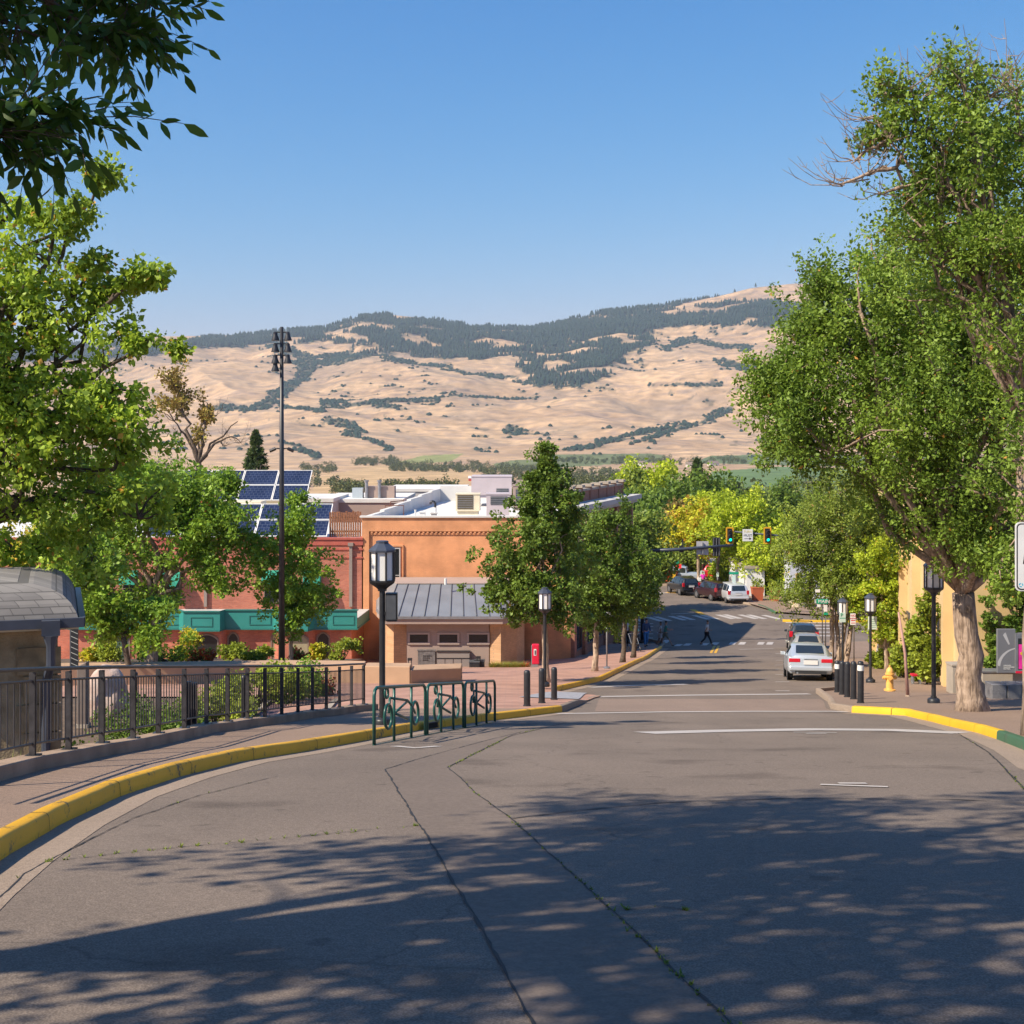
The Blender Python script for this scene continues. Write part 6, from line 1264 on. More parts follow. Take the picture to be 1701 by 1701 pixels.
# ---- traffic signals
M['signal_yellow'] = mat('signal_yellow', (.70, .36, .02), .5)
M['green_light'] = mat('green_light', (.0, .6, .4), .4, emit=((.0, .9, .55), 2.2))
def sighead(parent, x, z, s=1.0, front=True, y=-.16):
    b = MB(); w, h = .30 * s, .72 * s
    hd = MB().box(x - .17 * s, x + .17 * s, y - .16, y + .1, z - .52 * s, z + .52 * s).build('signal_head', M['black_metal'], parent)
    if front:
        MB().box(x - w, x + w, y + .101, y + .125, z - h, z + h).build('backplate', M['black_metal'], parent)
        q = MB(); q.box(x - w - .04, x - w + .07, y + .07, y + .099, z - h, z + h).box(x + w - .07, x + w + .04, y + .07, y + .099, z - h, z + h).box(x - w + .071, x + w - .071, y + .07, y + .099, z + h - .09, z + h + .03).box(x - w + .071, x + w - .071, y + .07, y + .099, z - h - .03, z - h + .09).build('reflective_border', M['signal_yellow'], parent)
        for i in range(3):
            zc = z + (.34 - i * .34) * s; l = MB().lathe([(.13 * s, -.012), (.13 * s, .012)], (0, 0, 0), 16).build('lens', M['green_light'] if i == 2 else M['dark_grey'], hd); l.location = (x, y - .175, zc); l.rotation_euler = (math.pi / 2, 0, 0)
            v_ = MB(); n = 8
            for k in range(n):
                a0, a1 = math.pi * k / n - .25 * (k == 0), math.pi * (k + 1) / n + .25 * (k == n - 1)
                v_.quad((x + .15 * s * math.cos(a0), y - .162, zc + .15 * s * math.sin(a0)), (x + .15 * s * math.cos(a1), y - .162, zc + .15 * s * math.sin(a1)), (x + .15 * s * math.cos(a1), y - .40, zc + .15 * s * math.sin(a1) - .03), (x + .15 * s * math.cos(a0), y - .40, zc + .15 * s * math.sin(a0) - .03))
            v_.build('visor', M['black_metal'], hd)
Y = 107.5; xb = PX(1412, Y); zg = gf(Y) + .15; t = thing('traffic_signal', 'long signal arm from the right with two green lights and a white arrow sign', 'traffic signal', (xb, Y, zg)); X = lambda px: PX(px, Y) - xb; Z = lambda py: PZ(py, Y) - zg
MB().tube([(0, 0, 0), (0, 0, Z(860))], [.16, .11], 12).build('pole', M['dark_grey'], t, smooth=True); MB().tube([(0, 0, Z(899)), (X(1318), 0, Z(892)), (X(1212), 0, Z(882.5))], [.13, .09, .06], 10).build('arm', M['dark_blue_metal'], t, smooth=True); MB().lathe([(.3, 0), (.3, .1), (.18, .2)], n=12).build('base', M['dark_grey'], t)
sighead(t, X(1212), Z(889.5), .92); sighead(t, X(1274.5), Z(889.5), .92)
sg = MB().box(X(1233), X(1250), -.17, -.14, Z(898.8), Z(879)).build('arrow_sign', M['white'], t, bevel=.01); xc = X(1241.5)
text(t, 'MUST', xc, -.18, Z(889.3), .27, M['dark_grey']); text(t, 'TURN', xc, -.18, Z(883), .26, mat('faded_yellow', (.72, .60, .22), .6))
MB().box(xc - .28, xc + .14, -.185, -.172, Z(894.6), Z(894.1)).prism([(xc + .14, -.185), (xc + .3, -.185), (xc + .3, -.172), (xc + .14, -.172)], Z(894.35), Z(894.30)).build('arrow', M['black_metal'], t)
b = MB(); zc = Z(894.35); b.v += [(xc + .12, -.186, zc - .09), (xc + .30, -.186, zc), (xc + .12, -.186, zc + .09), (xc + .12, -.172, zc - .09), (xc + .30, -.172, zc), (xc + .12, -.172, zc + .09)]; b.f += [(0, 1, 2), (3, 5, 4), (0, 3, 4, 1), (1, 4, 5, 2), (2, 5, 3, 0)]; b.build('arrow_head', M['black_metal'], t)
Y = 91.0; xb = PX(1067, Y); zg = gf(Y) + .15; t = thing('traffic_signal', 'signal arm from the left corner seen from behind with black signal back', 'traffic signal', (xb, Y, zg))
MB().tube([(0, 0, 0), (0, 0, Z(895))], [.13, .10], 12).build('pole', M['black_metal'], t, smooth=True); MB().tube([(0, 0, Z(916)), (X(1130), 0, Z(912.5)), (X(1218), 0, Z(905.5))], [.13, .12, .08], 10).build('arm', M['dark_blue_metal'], t, smooth=True); MB().lathe([(.24, 0), (.24, .1), (.15, .15)], n=12).build('base', M['black_metal'], t)
gb = mat('sign_back', (.48, .47, .50), .5, .3, var=.1, scale=4)
MB().box(X(1157.5), X(1177.5), .14, .17, Z(922), Z(899.5)).build('sign_back', gb, t, bevel=.01); MB().box(X(1166.5), X(1168.5), -.02, .139, Z(920), Z(901)).build('bracket', M['grey_metal'], t)
b = MB(); b.box(X(1184), X(1197), .12, .16, Z(924), Z(893)).build('backplate', M['black_metal'], t); b = MB().box(X(1187), X(1194), .161, .45, Z(921), Z(896)); b.build('signal_back', M['black_metal'], t)
for px in (1186, 1190.5, 1195): MB().tube([(X(px), .08, Z(923)), (X(px), .08, Z(894))], .018, 4).build('strut', M['grey_metal'], t)
MB().box(X(1129), X(1136), .1, .3, Z(918), Z(907)).build('side_signal', M['black_metal'], t); MB().tube([(X(1134), 0, Z(914)), (X(1134), 0, Z(896))], .05, 6).build('camera_stem', M['black_metal'], t)
# other slim posts near the crossing
for px, pyb, pyt, lab in ((1050, 1091, 1040, 'thin dark post beside the seated group at the crossing'), (1029.5, 1030, 985, None)):
    if lab: b = GP(px, pyb, .15); t = thing('post', lab, 'post', tuple(b)); MB().tube([(0, 0, 0), (0, 0, (pyb - pyt) / F * b.y)], .04, 8).build('shaft', M['black_metal'], t); MB().lathe([(.12, 0), (.12, .04)], n=10).build('base', M['black_metal'], t)
# ---- hydrant
b = GP(1478, 1147, .15); h = (1147 - 1105.5) / F * b.y; t = thing('fire_hydrant', 'yellow fire hydrant on the right pavement', 'fire hydrant', tuple(b)); M['hyd'] = mat('hydrant_yellow', (.78, .42, .10), .5, var=.12, scale=8)
MB().lathe([(.19, 0), (.19, .04), (.13, .05), (.12, .1), (.115, h * .62), (.15, h * .64), (.15, h * .69), (.12, h * .70)], n=16).build('barrel', M['hyd'], t, smooth=40)
MB().lathe([(.12, h * .701), (.125, h * .76), (.10, h * .85), (.05, h * .92), (.035, h * .93), (.035, h)], n=12).build('bonnet', M['hyd'], t, smooth=50)
for d in (Vector((-1, -.1, 0)), Vector((1, .1, 0)), Vector((-.15, -1, 0))): MB().tube([d * .10 + Vector((0, 0, h * .52)), d * .2 + Vector((0, 0, h * .52))], .065 if d.y > -.5 else .085, 10).tube([d * .2 + Vector((0, 0, h * .52)), d * .235 + Vector((0, 0, h * .52))], .045, 6).build('outlet', M['hyd'], t, smooth=30)
# stake of a young tree, leaning sign, small red item, blocks
b = GP(1508, 1157, .15); t = thing('tree_stake', 'slim pinkish leaning pole in front of the yellow wall', 'pole', tuple(b)); MB().tube([(0, 0, 0), (-.08, 0, 1.3), (-.28, 0, 2.55)], [.055, .045, .03], 8).build('shaft', mat('pink_bark', (.42, .24, .20), .8, var=.15, scale=8), t, smooth=True); MB().lathe([(.08, 0), (.06, .05)], n=8).build('foot', M['bark_pale'], t)
b = GP(1455, 1102, .15); t = thing('leaning_sign', 'narrow white leaning board with an orange tip by the yellow wall', 'sign', tuple(b)); T = Matrix.Rotation(R(-8), 4, 'Y').inverted(); T = Matrix.Rotation(R(10), 4, 'Y'); MB().box(-.09, .09, -.03, .03, 0, .98, T).build('board', M['white'], t); MB().box(-.08, .08, -.032, .032, .981, 1.12, T).build('yellow_band', M['kerb_yellow2'], t); MB().box(-.06, .06, -.032, .032, 1.121, 1.3, T).build('orange_tip', mat('orange', (.75, .22, .02), .6), t)
b = GP(1522, 1136, .15); t = thing('bench', 'small red bench seat by the vine-covered wall', 'bench', tuple(b)); MB().box(-.18, .18, -.15, .15, .30, .36).build('seat', M['crimson'], t)
for s in (-1, 1): MB().box(s * .13 - .02, s * .13 + .02, -.12, .12, 0, .299).build('leg', M['grey_metal'], t)
b = GP(1592, 1152, .15); t = thing('concrete_block', 'upright grey concrete block left of the thick trunk', 'block', tuple(b)); k = F / b.y; MB().box(-10 / k, 22 / k, 0, .6, -.05, 45 / k).build('block', M['concrete'], t, bevel=.02); MB().box(-11 / k, 23 / k, -.02, .62, 45 / k + .002, 48 / k).build('cap', M['concrete'], t)
b = GP(1648, 1161, .15); t = thing('granite_bench', 'dark grey granite blocks below the grey notice stand', 'bench', tuple(b)); k = F / b.y
for i in range(4): MB().box(i * 26 / k, (i * 26 + 24.5) / k, 0, .6, -.05, 24 / k).build('block', M['granite'], t, bevel=.02)
Y = 42.5; zg = gf(Y) + .15; t = thing('planter_wall', 'pale concrete plinth wall behind the granite blocks', 'wall', (PX(1632, Y), Y, zg)); MB().box(0, 4, 0, .5, -.1, PZ(1117, Y) - zg).build('wall', M['concrete'], t, bevel=.02); MB().box(-.03, 4, -.03, .53, PZ(1117, Y) - zg + .002, PZ(1114.5, Y) - zg).build('coping', M['grey_metal'], t)
Y = 42.0; t = thing('notice_stand', 'grey festival notice stand with white swoosh and pink poster', 'sign', (PX(1657, Y), Y, PZ(1118, Y))); k = F / Y; w = 30 / k; h = (1118 - 1045) / k; M['stand'] = mat('stand_grey', (.15, .155, .17), .5, var=.06, scale=2)
MB().box(0, 30 / k, 0, .12, 0, h).build('panel', M['stand'], t, bevel=.01); MB().box(29 / k, 80 / k, -.05, .17, 0, (1118 - 1052) / k).build('poster_case', M['grey_metal'], t); MB().box(33 / k, 75 / k, -.06, -.051, .12, (1118 - 1060) / k).build('poster_frame', M['black_metal'], t)
po = MB().box(34 / k, 74 / k, -.066, -.061, .14, (1118 - 1070) / k).build('poster', mat('pink_poster', (.72, .03, .30), .5, var=.25, scale=3), t); MB().box(29 / k, 80 / k, -.055, -.0505, -.0, .07).build('red_strip', M['crimson'], t)
l = MB().lathe([(.05, -.003), (.05, .003)], (0, 0, 0), 12).build('sun_dot', M['kerb_yellow2'], po); l.location = (39 / k, -.07, (1118 - 1085) / k); l.rotation_euler = (math.pi / 2, 0, 0)
sw = MB(); n = 14; wm = mat('swoosh_white', (.42, .42, .43), .5); cx_, cz_ = 34 / k, 6 / k
for i in range(n):
    a0, a1 = R(92 + 78 * i / n), R(92 + 78 * (i + 1) / n); r1, r2 = 36 / k, 34.5 / k; g0_, g1_ = r1 - (1.5 + 4.5 * i / n) / k, r1 - (1.5 + 4.5 * (i + 1) / n) / k
    sw.quad((cx_ + r1 * math.cos(a0), -.004, cz_ + r1 * math.sin(a0)), (cx_ + r1 * math.cos(a1), -.004, cz_ + r1 * math.sin(a1)), (cx_ + g1_ * math.cos(a1), -.004, cz_ + g1_ * math.sin(a1)), (cx_ + g0_ * math.cos(a0), -.004, cz_ + g0_ * math.sin(a0)))
sw.v = [(min(max(x, .01), 29 / k), y, max(z, .01)) for x, y, z in sw.v]; sw.build('swoosh', wm, t)
MB().quad((11 / k, -.004, 66 / k), (13.5 / k, -.004, 67.5 / k), (20.5 / k, -.004, 48 / k), (18.5 / k, -.004, 47 / k)).quad((9 / k, -.0045, 63 / k), (11 / k, -.0045, 66 / k), (18.5 / k, -.0045, 47 / k), (17.8 / k, -.0045, 47.6 / k)).build('swoosh_stroke', wm, t)
text(t, 'OREGON\nSHAKESPEARE\nFESTIVAL', 10 / k, -.008, 9.5 / k, .055, M['white'], align='LEFT')
# big board at the right edge
Y = 19.5; k = F / Y; zg = gf(Y) + .15; xb = PX(1745, Y); t = thing('notice_board', 'white rounded notice board with black border at the right edge', 'sign', (xb, Y, zg)); X = lambda px: PX(px, Y) - xb; Z = lambda py: PZ(py, Y) - zg
MB().tube([(0, 0, 0), (0, 0, Z(860))], .04, 10).build('post', M['grey_metal'], t, smooth=True)
def rr_poly(x0, x1, z0, z1, r, y0, y1, m, nm):
    p = []
    for cx__, cz__, a in ((x1 - r, z1 - r, 0), (x0 + r, z1 - r, 90), (x0 + r, z0 + r, 180), (x1 - r, z0 + r, 270)):
        for i in range(5): q = R(a + 90 * i / 4); p.append((cx__ + r * math.cos(q), cz__ + r * math.sin(q)))
    b = MB(); n = len(p); b.v += [(x, y0, z) for x, z in p] + [(x, y1, z) for x, z in p]; b.f += [tuple(range(n)), tuple(range(2 * n - 1, n - 1, -1))] + [(i, n + i, n + (i + 1) % n, (i + 1) % n) for i in range(n)]
    return b.build(nm, m, t)
rr_poly(X(1684), X(1806), Z(981), Z(867), .07, -.062, -.045, M['white'], 'board'); rr_poly(X(1686), X(1804), Z(979), Z(869), .06, -.066, -.063, M['black_metal'], 'border'); rr_poly(X(1688), X(1802), Z(977), Z(871), .05, -.07, -.067, M['white'], 'face')
b = MB(); b.v += [(X(1696), -.072, Z(936)), (X(1722), -.072, Z(936)), (X(1722), -.072, Z(910)), (X(1698), -.072, Z(922))]; b.f.append((0, 1, 2, 3)); b.build('pictogram', M['black_metal'], t)
ic = MB()
for j in range(3):
    a0 = R(90 + 120 * j); 
    for i in range(5):
        a, c = a0 + R(14 * i * 1.2) + .15, a0 + R(14 * (i + 1) * 1.2) + .15; cx__, cz__ = X(1692.8), Z(971); r1, r2 = 3.6 / k, 2.0 / k
        ic.quad((cx__ + r1 * math.cos(a), -.072, cz__ + r1 * math.sin(a)), (cx__ + r1 * math.cos(c), -.072, cz__ + r1 * math.sin(c)), (cx__ + r2 * math.cos(c), -.072, cz__ + r2 * math.sin(c)), (cx__ + r2 * math.cos(a), -.072, cz__ + r2 * math.sin(a)))
ic.build('round_emblem', sky_blue, t)
# planters by the shops
for i, (px, py, w_, h_, m, lab) in enumerate(((1258, 997, .75, 1.1, mat('terracotta', (.48, .12, .05), .7), 'square terracotta planter against the white shop'), (1287, 998, .55, .9, M['crimson'] if False else mat('terracotta2', (.48, .13, .06), .7), 'terracotta planter before the ochre posts'), (1326, 1007, 1.0, 1.1, M['cream'], 'cream carved planter on the far corner'))):
    b = GP(px, py, .15); t = thing('planter', lab, 'planter', tuple(b), 0, 'planters beyond the intersection'); MB().lathe([(w_ * .75, 0), (w_, h_), (w_ * 1.05, h_ + .02), (w_ * 1.05, h_ + .1), (w_ * .9, h_ + .1)], n=12 if i == 2 else 4, rot=math.pi / 4).build('pot', m, t)
    rngp = np.random.default_rng(i); v, f = leaves(np.array([[0, 0, h_ + .4], [.2, 0, h_ + .3], [-.2, 0, h_ + .6]]), np.array([.5, .5, .4]), 60, .2, rngp); link('plant', npmesh('plant', v, f), M['leaf_shrub'], t)
# ---- kiosk at the left
KX0, KX1, KY = PX(-140, 21.5), PX(96, 21.5), 21.5; zb_ = -6.6; ze_ = PZ(1036, 21.2)
t = thing('kiosk', 'small stone kiosk with curved hipped roof and dark gutter at the left edge', 'building', ((KX0 + KX1) / 2, 23.5, zb_)); cx0, cy0 = t.location.x, 23.5; hw = (KX1 - KX0) / 2; hd = 2.0; he = ze_ - zb_
MB().box(-hw, hw, -hd, hd, -.5, he).build('wall', M['stone'], t)
for r_ in range(7):
    z0 = .1 + r_ * .46
    for q in range(7):
        x0 = -hw + q * .42 - (.2 if r_ % 2 else 0)
    b = MB(); off_ = .25 * (r_ % 2)
    b.box(hw - .62 + off_ * .4, hw + .05, -hd - .05, -hd - .002, z0, min(z0 + .43, he - .05)); b.build('quoin', mat('quoin', (.24, .18, .10), .9, var=.25, scale=4, bump=.5), t)
b = MB(); ov = .32; prof = [(0, 0), (.04, .12), (.12, .26), (.24, .38), (.42, .47), (.7, .53), (1.3, .57)]
for i, (ins, z) in enumerate(prof): a, c = hw + ov - ins, hd + ov - ins; b.v += [(-a, -c, he + .05 + z), (a, -c, he + .05 + z), (a, c, he + .05 + z), (-a, c, he + .05 + z)]
for i in range(len(prof) - 1):
    for k_ in range(4): p = i * 4 + k_; q = i * 4 + (k_ + 1) % 4; b.f.append((p, q, q + 4, p + 4))
b.f.append(tuple(range((len(prof) - 1) * 4, len(prof) * 4))); b.f.append((3, 2, 1, 0)); b.build('roof', M['shingle'], t)
gz = MB(); 
for (x0, x1, y0, y1) in ((-hw - ov - .08, hw + ov + .08, -hd - ov - .1, -hd - ov - .002), (hw + ov + .002, hw + ov + .1, -hd - ov + .0, hd + ov)): gz.box(x0, x1, y0, y1, he - .06, he + .09)
gz.build('gutter', M['dark_blue_metal'], t); MB().box(-hw - ov, hw + ov, -hd - ov, hd + ov, he - .10, he + .045).build('soffit', M['cream'], t)
dx_ = PX(67, 21) - cx0; ds = MB(); ds.prism([(dx_ - .14, -hd - ov - .26), (dx_ + .14, -hd - ov - .26), (dx_ + .14, -hd - ov - .101), (dx_ - .14, -hd - ov - .101)], he - .16, he + .08); ds.build('rain_head', M['dark_blue_metal'], t)
MB().tube([(dx_, -hd - ov - .18, he - .16), (dx_, -hd - ov - .18, he - .33), (dx_, -hd - ov - .17, he - .62), (dx_ - .07, -hd - .10, he - .95), (dx_ - .08, -hd - .08, he - 2.4)], [.12, .07, .07, .07, .07], 8).build('downspout', M['dark_blue_metal'], t, smooth=30)
for ch in t.children: ch.location = (-hw, hd, 0)
t.location = (KX1, KY, zb_); t.rotation_euler = (0, 0, R(19))
# striped banner, obelisk, boulder, posts in the garden
Y = 34; t = thing('striped_banner', 'dark hanging banner with diagonal pale stripes beside the kiosk', 'banner', (PX(124, Y), Y, PZ(1112, Y))); k = F / Y; h = (1112 - 1030) / k
MB().box(-6 / k, 6 / k, -.02, .02, 0, h).build('cloth', M['black_metal'], t); MB().tube([(-6.6 / k, 0, -3.0), (-6.6 / k, 0, h + .1)], .025, 6).build('pole', M['dark_grey'], t)
b = MB()
for i in range(9): z = .08 + i * h / 9.2; b.quad((-5.8 / k, -.024, z + .08), (5.8 / k, -.024, z), (5.8 / k, -.024, z + .018), (-5.8 / k, -.024, z + .098))
b.build('stripe', mat('stripe', (.4, .4, .38), .7), t)
Y = 33; k = F / Y; t = thing('stone_obelisk', 'dark square stone pillar with slanted top behind the railing', 'pillar', (PX(138, Y), Y, PZ(1190, Y) - .3)); h = (1190 - 1097) / k + .3; MB().prism([(-8 / k, -8 / k), (8 / k, -8 / k), (8 / k, 8 / k), (-8 / k, 8 / k)], 0, lambda x, y: h - .08 + x * .5).build('shaft', mat('obelisk', (.17, .135, .12), .8, var=.1, scale=4), t, bevel=.02); MB().box(-10 / k, 10 / k, -10 / k, 10 / k, -.2, .12).build('plinth', M['concrete'], t)
Y = 34.5; k = F / Y; t = thing('boulder', 'large pinkish boulder behind the railing', 'boulder', (PX(175, Y), Y + .3, PZ(1175, Y))); bm = bmesh.new(); bmesh.ops.create_icosphere(bm, subdivisions=4, radius=1)
from mathutils import noise as mn
for v_ in bm.verts:
    d = 1 + .22 * mn.noise(v_.co * 1.3) + .07 * mn.noise(v_.co * 4); v_.co = Vector((v_.co.x * .58 * d, v_.co.y * .5 * d, v_.co.z * .98 * d + .05))
me = bpy.data.meshes.new('rock'); bm.to_mesh(me); bm.free(); link('rock', me, mat('boulder', (.36, .24, .20), .9, col2=(.50, .40, .35), scale=3, bump=.6, bscale=20), t, smooth=True)
for i, (px, pyb, pyt, Y, lab) in enumerate(((224, 1175, 1116, 37, 'round black post with domed cap behind the railing left of centre'), (314, 1214, 1136, 27, 'left black box post of the pair behind the railing'), (323, 1212, 1138, 27.3, 'right black box post of the pair behind the railing'), (405, 1195, 1122, 31, 'black post behind the railing near its middle'), (483, 1160, 1107, 42, 'dark rounded post behind the far part of the railing'))):
    k = F / Y; t = thing('garden_post', lab, 'post', (PX(px, Y), Y, PZ(pyb, Y)), 0, 'black posts in the sunken garden'); h = (pyb - pyt) / k
    if i in (1, 2): MB().box(-4 / k, 4 / k, -4 / k, 4 / k, -.8, h).build('post', M['black_metal'], t, bevel=.01); MB().box(-4.6 / k, 4.6 / k, -4.6 / k, 4.6 / k, h + .002, h + .05).build('cap', M['dark_grey'], t)
    else: MB().lathe([(4.5 / k, -.8), (4.5 / k, h - .1), (5 / k, h - .08), (5 / k, h - .04), (3 / k, h), (.5 / k, h + .02)], n=12).build('post', M['black_metal'], t, smooth=40); MB().lathe([(6 / k, -.8), (6 / k, .05)], n=12).build('foot', M['black_metal'], t)
# sunken path with pale edging
def gstrip(name, m, y0, y1, o0_, o1_, dz):
    v = []; f = []; ys = np.linspace(y0, y1, 30)
    for y in ys:
        for o_ in (o0_, o1_): x = float(xrail(y)) - (o_ + (y - 20) * .02); v.append((x, y, zleft(x, y) + dz))
    for i in range(29): a = i * 2; f.append((a, a + 1, a + 3, a + 2))
    tag(link(name, npmesh(name, v, f), m), kind='structure')
gstrip('path', brick('path_brick', (.13, .07, .08), (.17, .09, .10), (.12, .09, .09), bw=.2, bh=.1, bump=.1, horizontal=True), 12, 38, 1.0, 2.7, .02)
gstrip('path_edge', M['concrete'], 12, 38, .85, 1.0, .09); gstrip('path_edge', M['concrete'], 12, 38, 2.7, 2.86, .09)
# ---- garden planting
def gb_(px, Y, r, lm, lab, seed, leaf=.07, n=34, per=46, name='shrub', dz=0, **kw):
    x = PX(px, Y); bush(name, lab, (x, Y, zleft(x, Y) + dz), r, lm, leaf, n, per, seed, **kw)
gg = 'shrubs in the sunken garden'
gb_(245, 29, (1.1, .9, 1.0), 'leaf_deep', 'large dark green shrub behind the railing right of the boulder', 301, .07, 60, 50, group=gg)
gb_(285, 31, (.9, .8, .8), 'leaf_deep', 'dark shrub with red flowers behind the railing', 302, .07, 40, 46, group=gg)
gb_(355, 33, (1.0, .8, .75), 'leaf_shrub', 'bright green shrub behind the middle of the railing', 303, .08, 44, 46, group=gg)
gb_(388, 34.5, (.8, .8, .8), 'leaf_shrub', 'bright green shrub right of its neighbour behind the railing', 304, .08, 40, 46, group=gg)
gb_(428, 37, (1.1, .8, .85), 'leaf_shrub', 'wide bright hedge shrub behind the railing, left of the mast', 305, .08, 50, 46, group=gg)
gb_(462, 38, (.9, .8, .8), 'leaf_shrub', 'bright shrub just below the floodlight mast', 306, .08, 44, 46, group=gg)
gb_(505, 40, (.9, .8, .9), 'leaf_oak', 'dark green shrub with pink blooms near the end of the railing', 307, .08, 44, 46, group=gg)
gb_(540, 41, (.8, .7, .5), 'leaf_red', 'reddish low shrub near the end of the railing', 308, .07, 30, 40, group=gg)
gb_(118, 18.6, (.42, .4, .95), 'leaf_shrub', 'upright yellow-green shrub close behind the railing below the kiosk', 309, .05, 44, 46, group=gg, dz=-.1)
gb_(82, 17.6, (.5, .4, .5), 'leaf_shrub', 'low yellow-green shrub close behind the railing', 310, .05, 40, 46, group=gg)
gb_(98, 25, (.6, .5, .7), 'leaf_gold', 'yellow-green shrub against the kiosk corner', 311, .06, 36, 44, group=gg)
gb_(20, 17.2, (.5, .4, .5), 'leaf_oak', 'small green shrub behind the nearest railing bars', 312, .05, 30, 44, group=gg)
for i, (px, Y) in enumerate(((-2, 16.6), (24, 17.4), (-30, 16.2))):
    x = PX(px, Y); tuft('ornamental_grass', ['tall arching yellow-green grass at the left edge behind the railing', 'arching yellow-green grass against the kiosk wall', 'arching grass mostly outside the left edge'][i], (x, Y, zleft(x, Y)), 1.15, .6, 500, 'grass_gold', 320 + i, group='arching grasses at the kiosk')
rngf = np.random.default_rng(5)
gg2 = 'shrubs in the bed before the red building'
for i, (px, Y, r, lm, lab) in enumerate([(183, 60, (.85, .8, 1.0), 'leaf_shrub', 'round clipped yellow-green shrub before the green window'), (157, 60.5, (.5, .5, .55), 'leaf_gold', 'small brownish shrub left of the round clipped one'), (283, 59, (1.6, .9, 1.1), 'leaf_oak', 'wide dark shrub before the arched window'), (300, 60, (.8, .7, 1.6), 'leaf_gold', 'tall yellowing shrub beside the arched window'), (235, 61, (.5, .5, 1.5), 'leaf_gold', 'narrow yellow shrub between the two oak trunks'),
        (335, 58, (.5, .5, .5), 'leaf_red', 'low red-leaved shrub under the arched window'), (385, 62, (.6, .6, .75), 'leaf_shrub', 'small bright shrub below the second arched window'), (440, 62, (.5, .5, .7), 'leaf_shrub', 'small bright shrub beside the framed path light'), (570, 64, (.9, .7, .95), 'leaf_shrub', 'bright shrub at the right end of the red building'), (530, 64, (.45, .4, .7), 'leaf_gold', 'small yellow shrub by the last arched window'), (420, 60, (.4, .4, .4), 'leaf_shrub', 'tiny shrub left of the framed path light'), (500, 61, (.5, .4, .45), 'leaf_red', 'low red plant under the blinds window')]):
    gb_(px, Y, r, lm, lab, 340 + i, .11, 36, 44, dz=.55 + (.0 if Y < 100 else 0), group=gg2)
tag(slab('planting_bed', M['soil'], yr(51.4, 68, 10), lambda y: -42, lambda y: -7.6, lambda x, y: max(zleft(x, 51.4) + .52, zleft(x, y) + .5) if y < 52 else zleft(x, y) + .55, 20), kind='structure')
# vines on the yellow wall
for i, (px, Y, r, lab) in enumerate([(1540, 47.0, (.6, .5, 3.4), 'tall climbing vine on the yellow wall nearest the lamp'), (1525, 49, (.5, .5, 3.0), 'climbing vine left of the taller vine on the yellow wall'), (1500, 52, (.5, .5, 1.2), 'small vine at the foot of the yellow wall'), (1460, 60, (.4, .4, .8), 'small green plant at the far end of the yellow wall'), (1660, 43.6, (.9, .5, 1.6), 'green climber right of the thick trunk'), (1690, 43.4, (1.4, .5, 4.2), 'dark tall climber behind the grey notice stand')]):
    x = PX(px, Y); bush('vine', lab, (x, Y, gf(Y) + .15), r, 'leaf_shrub' if i < 4 else 'leaf_deep', .12, int(40 + r[2] * 26), 46, 380 + i, cat='vine', group='climbers on the yellow wall')
# flowers across the street
bush('flowering_shrub', 'orange-red flowering shrub on the far corner left of the blue cars', (PX(1098, 139), 139, gf(139) + .15), (2.0, 1.2, 2.4), 'leaf_red', .3, 50, 40, 395)
bush('flowering_shrub', 'low green hedge on the far corner under the olive trees', (PX(1080, 139.5), 139.5, gf(139) + .15), (3.5, 1.2, 1.5), 'leaf_olive', .3, 60, 40, 396)
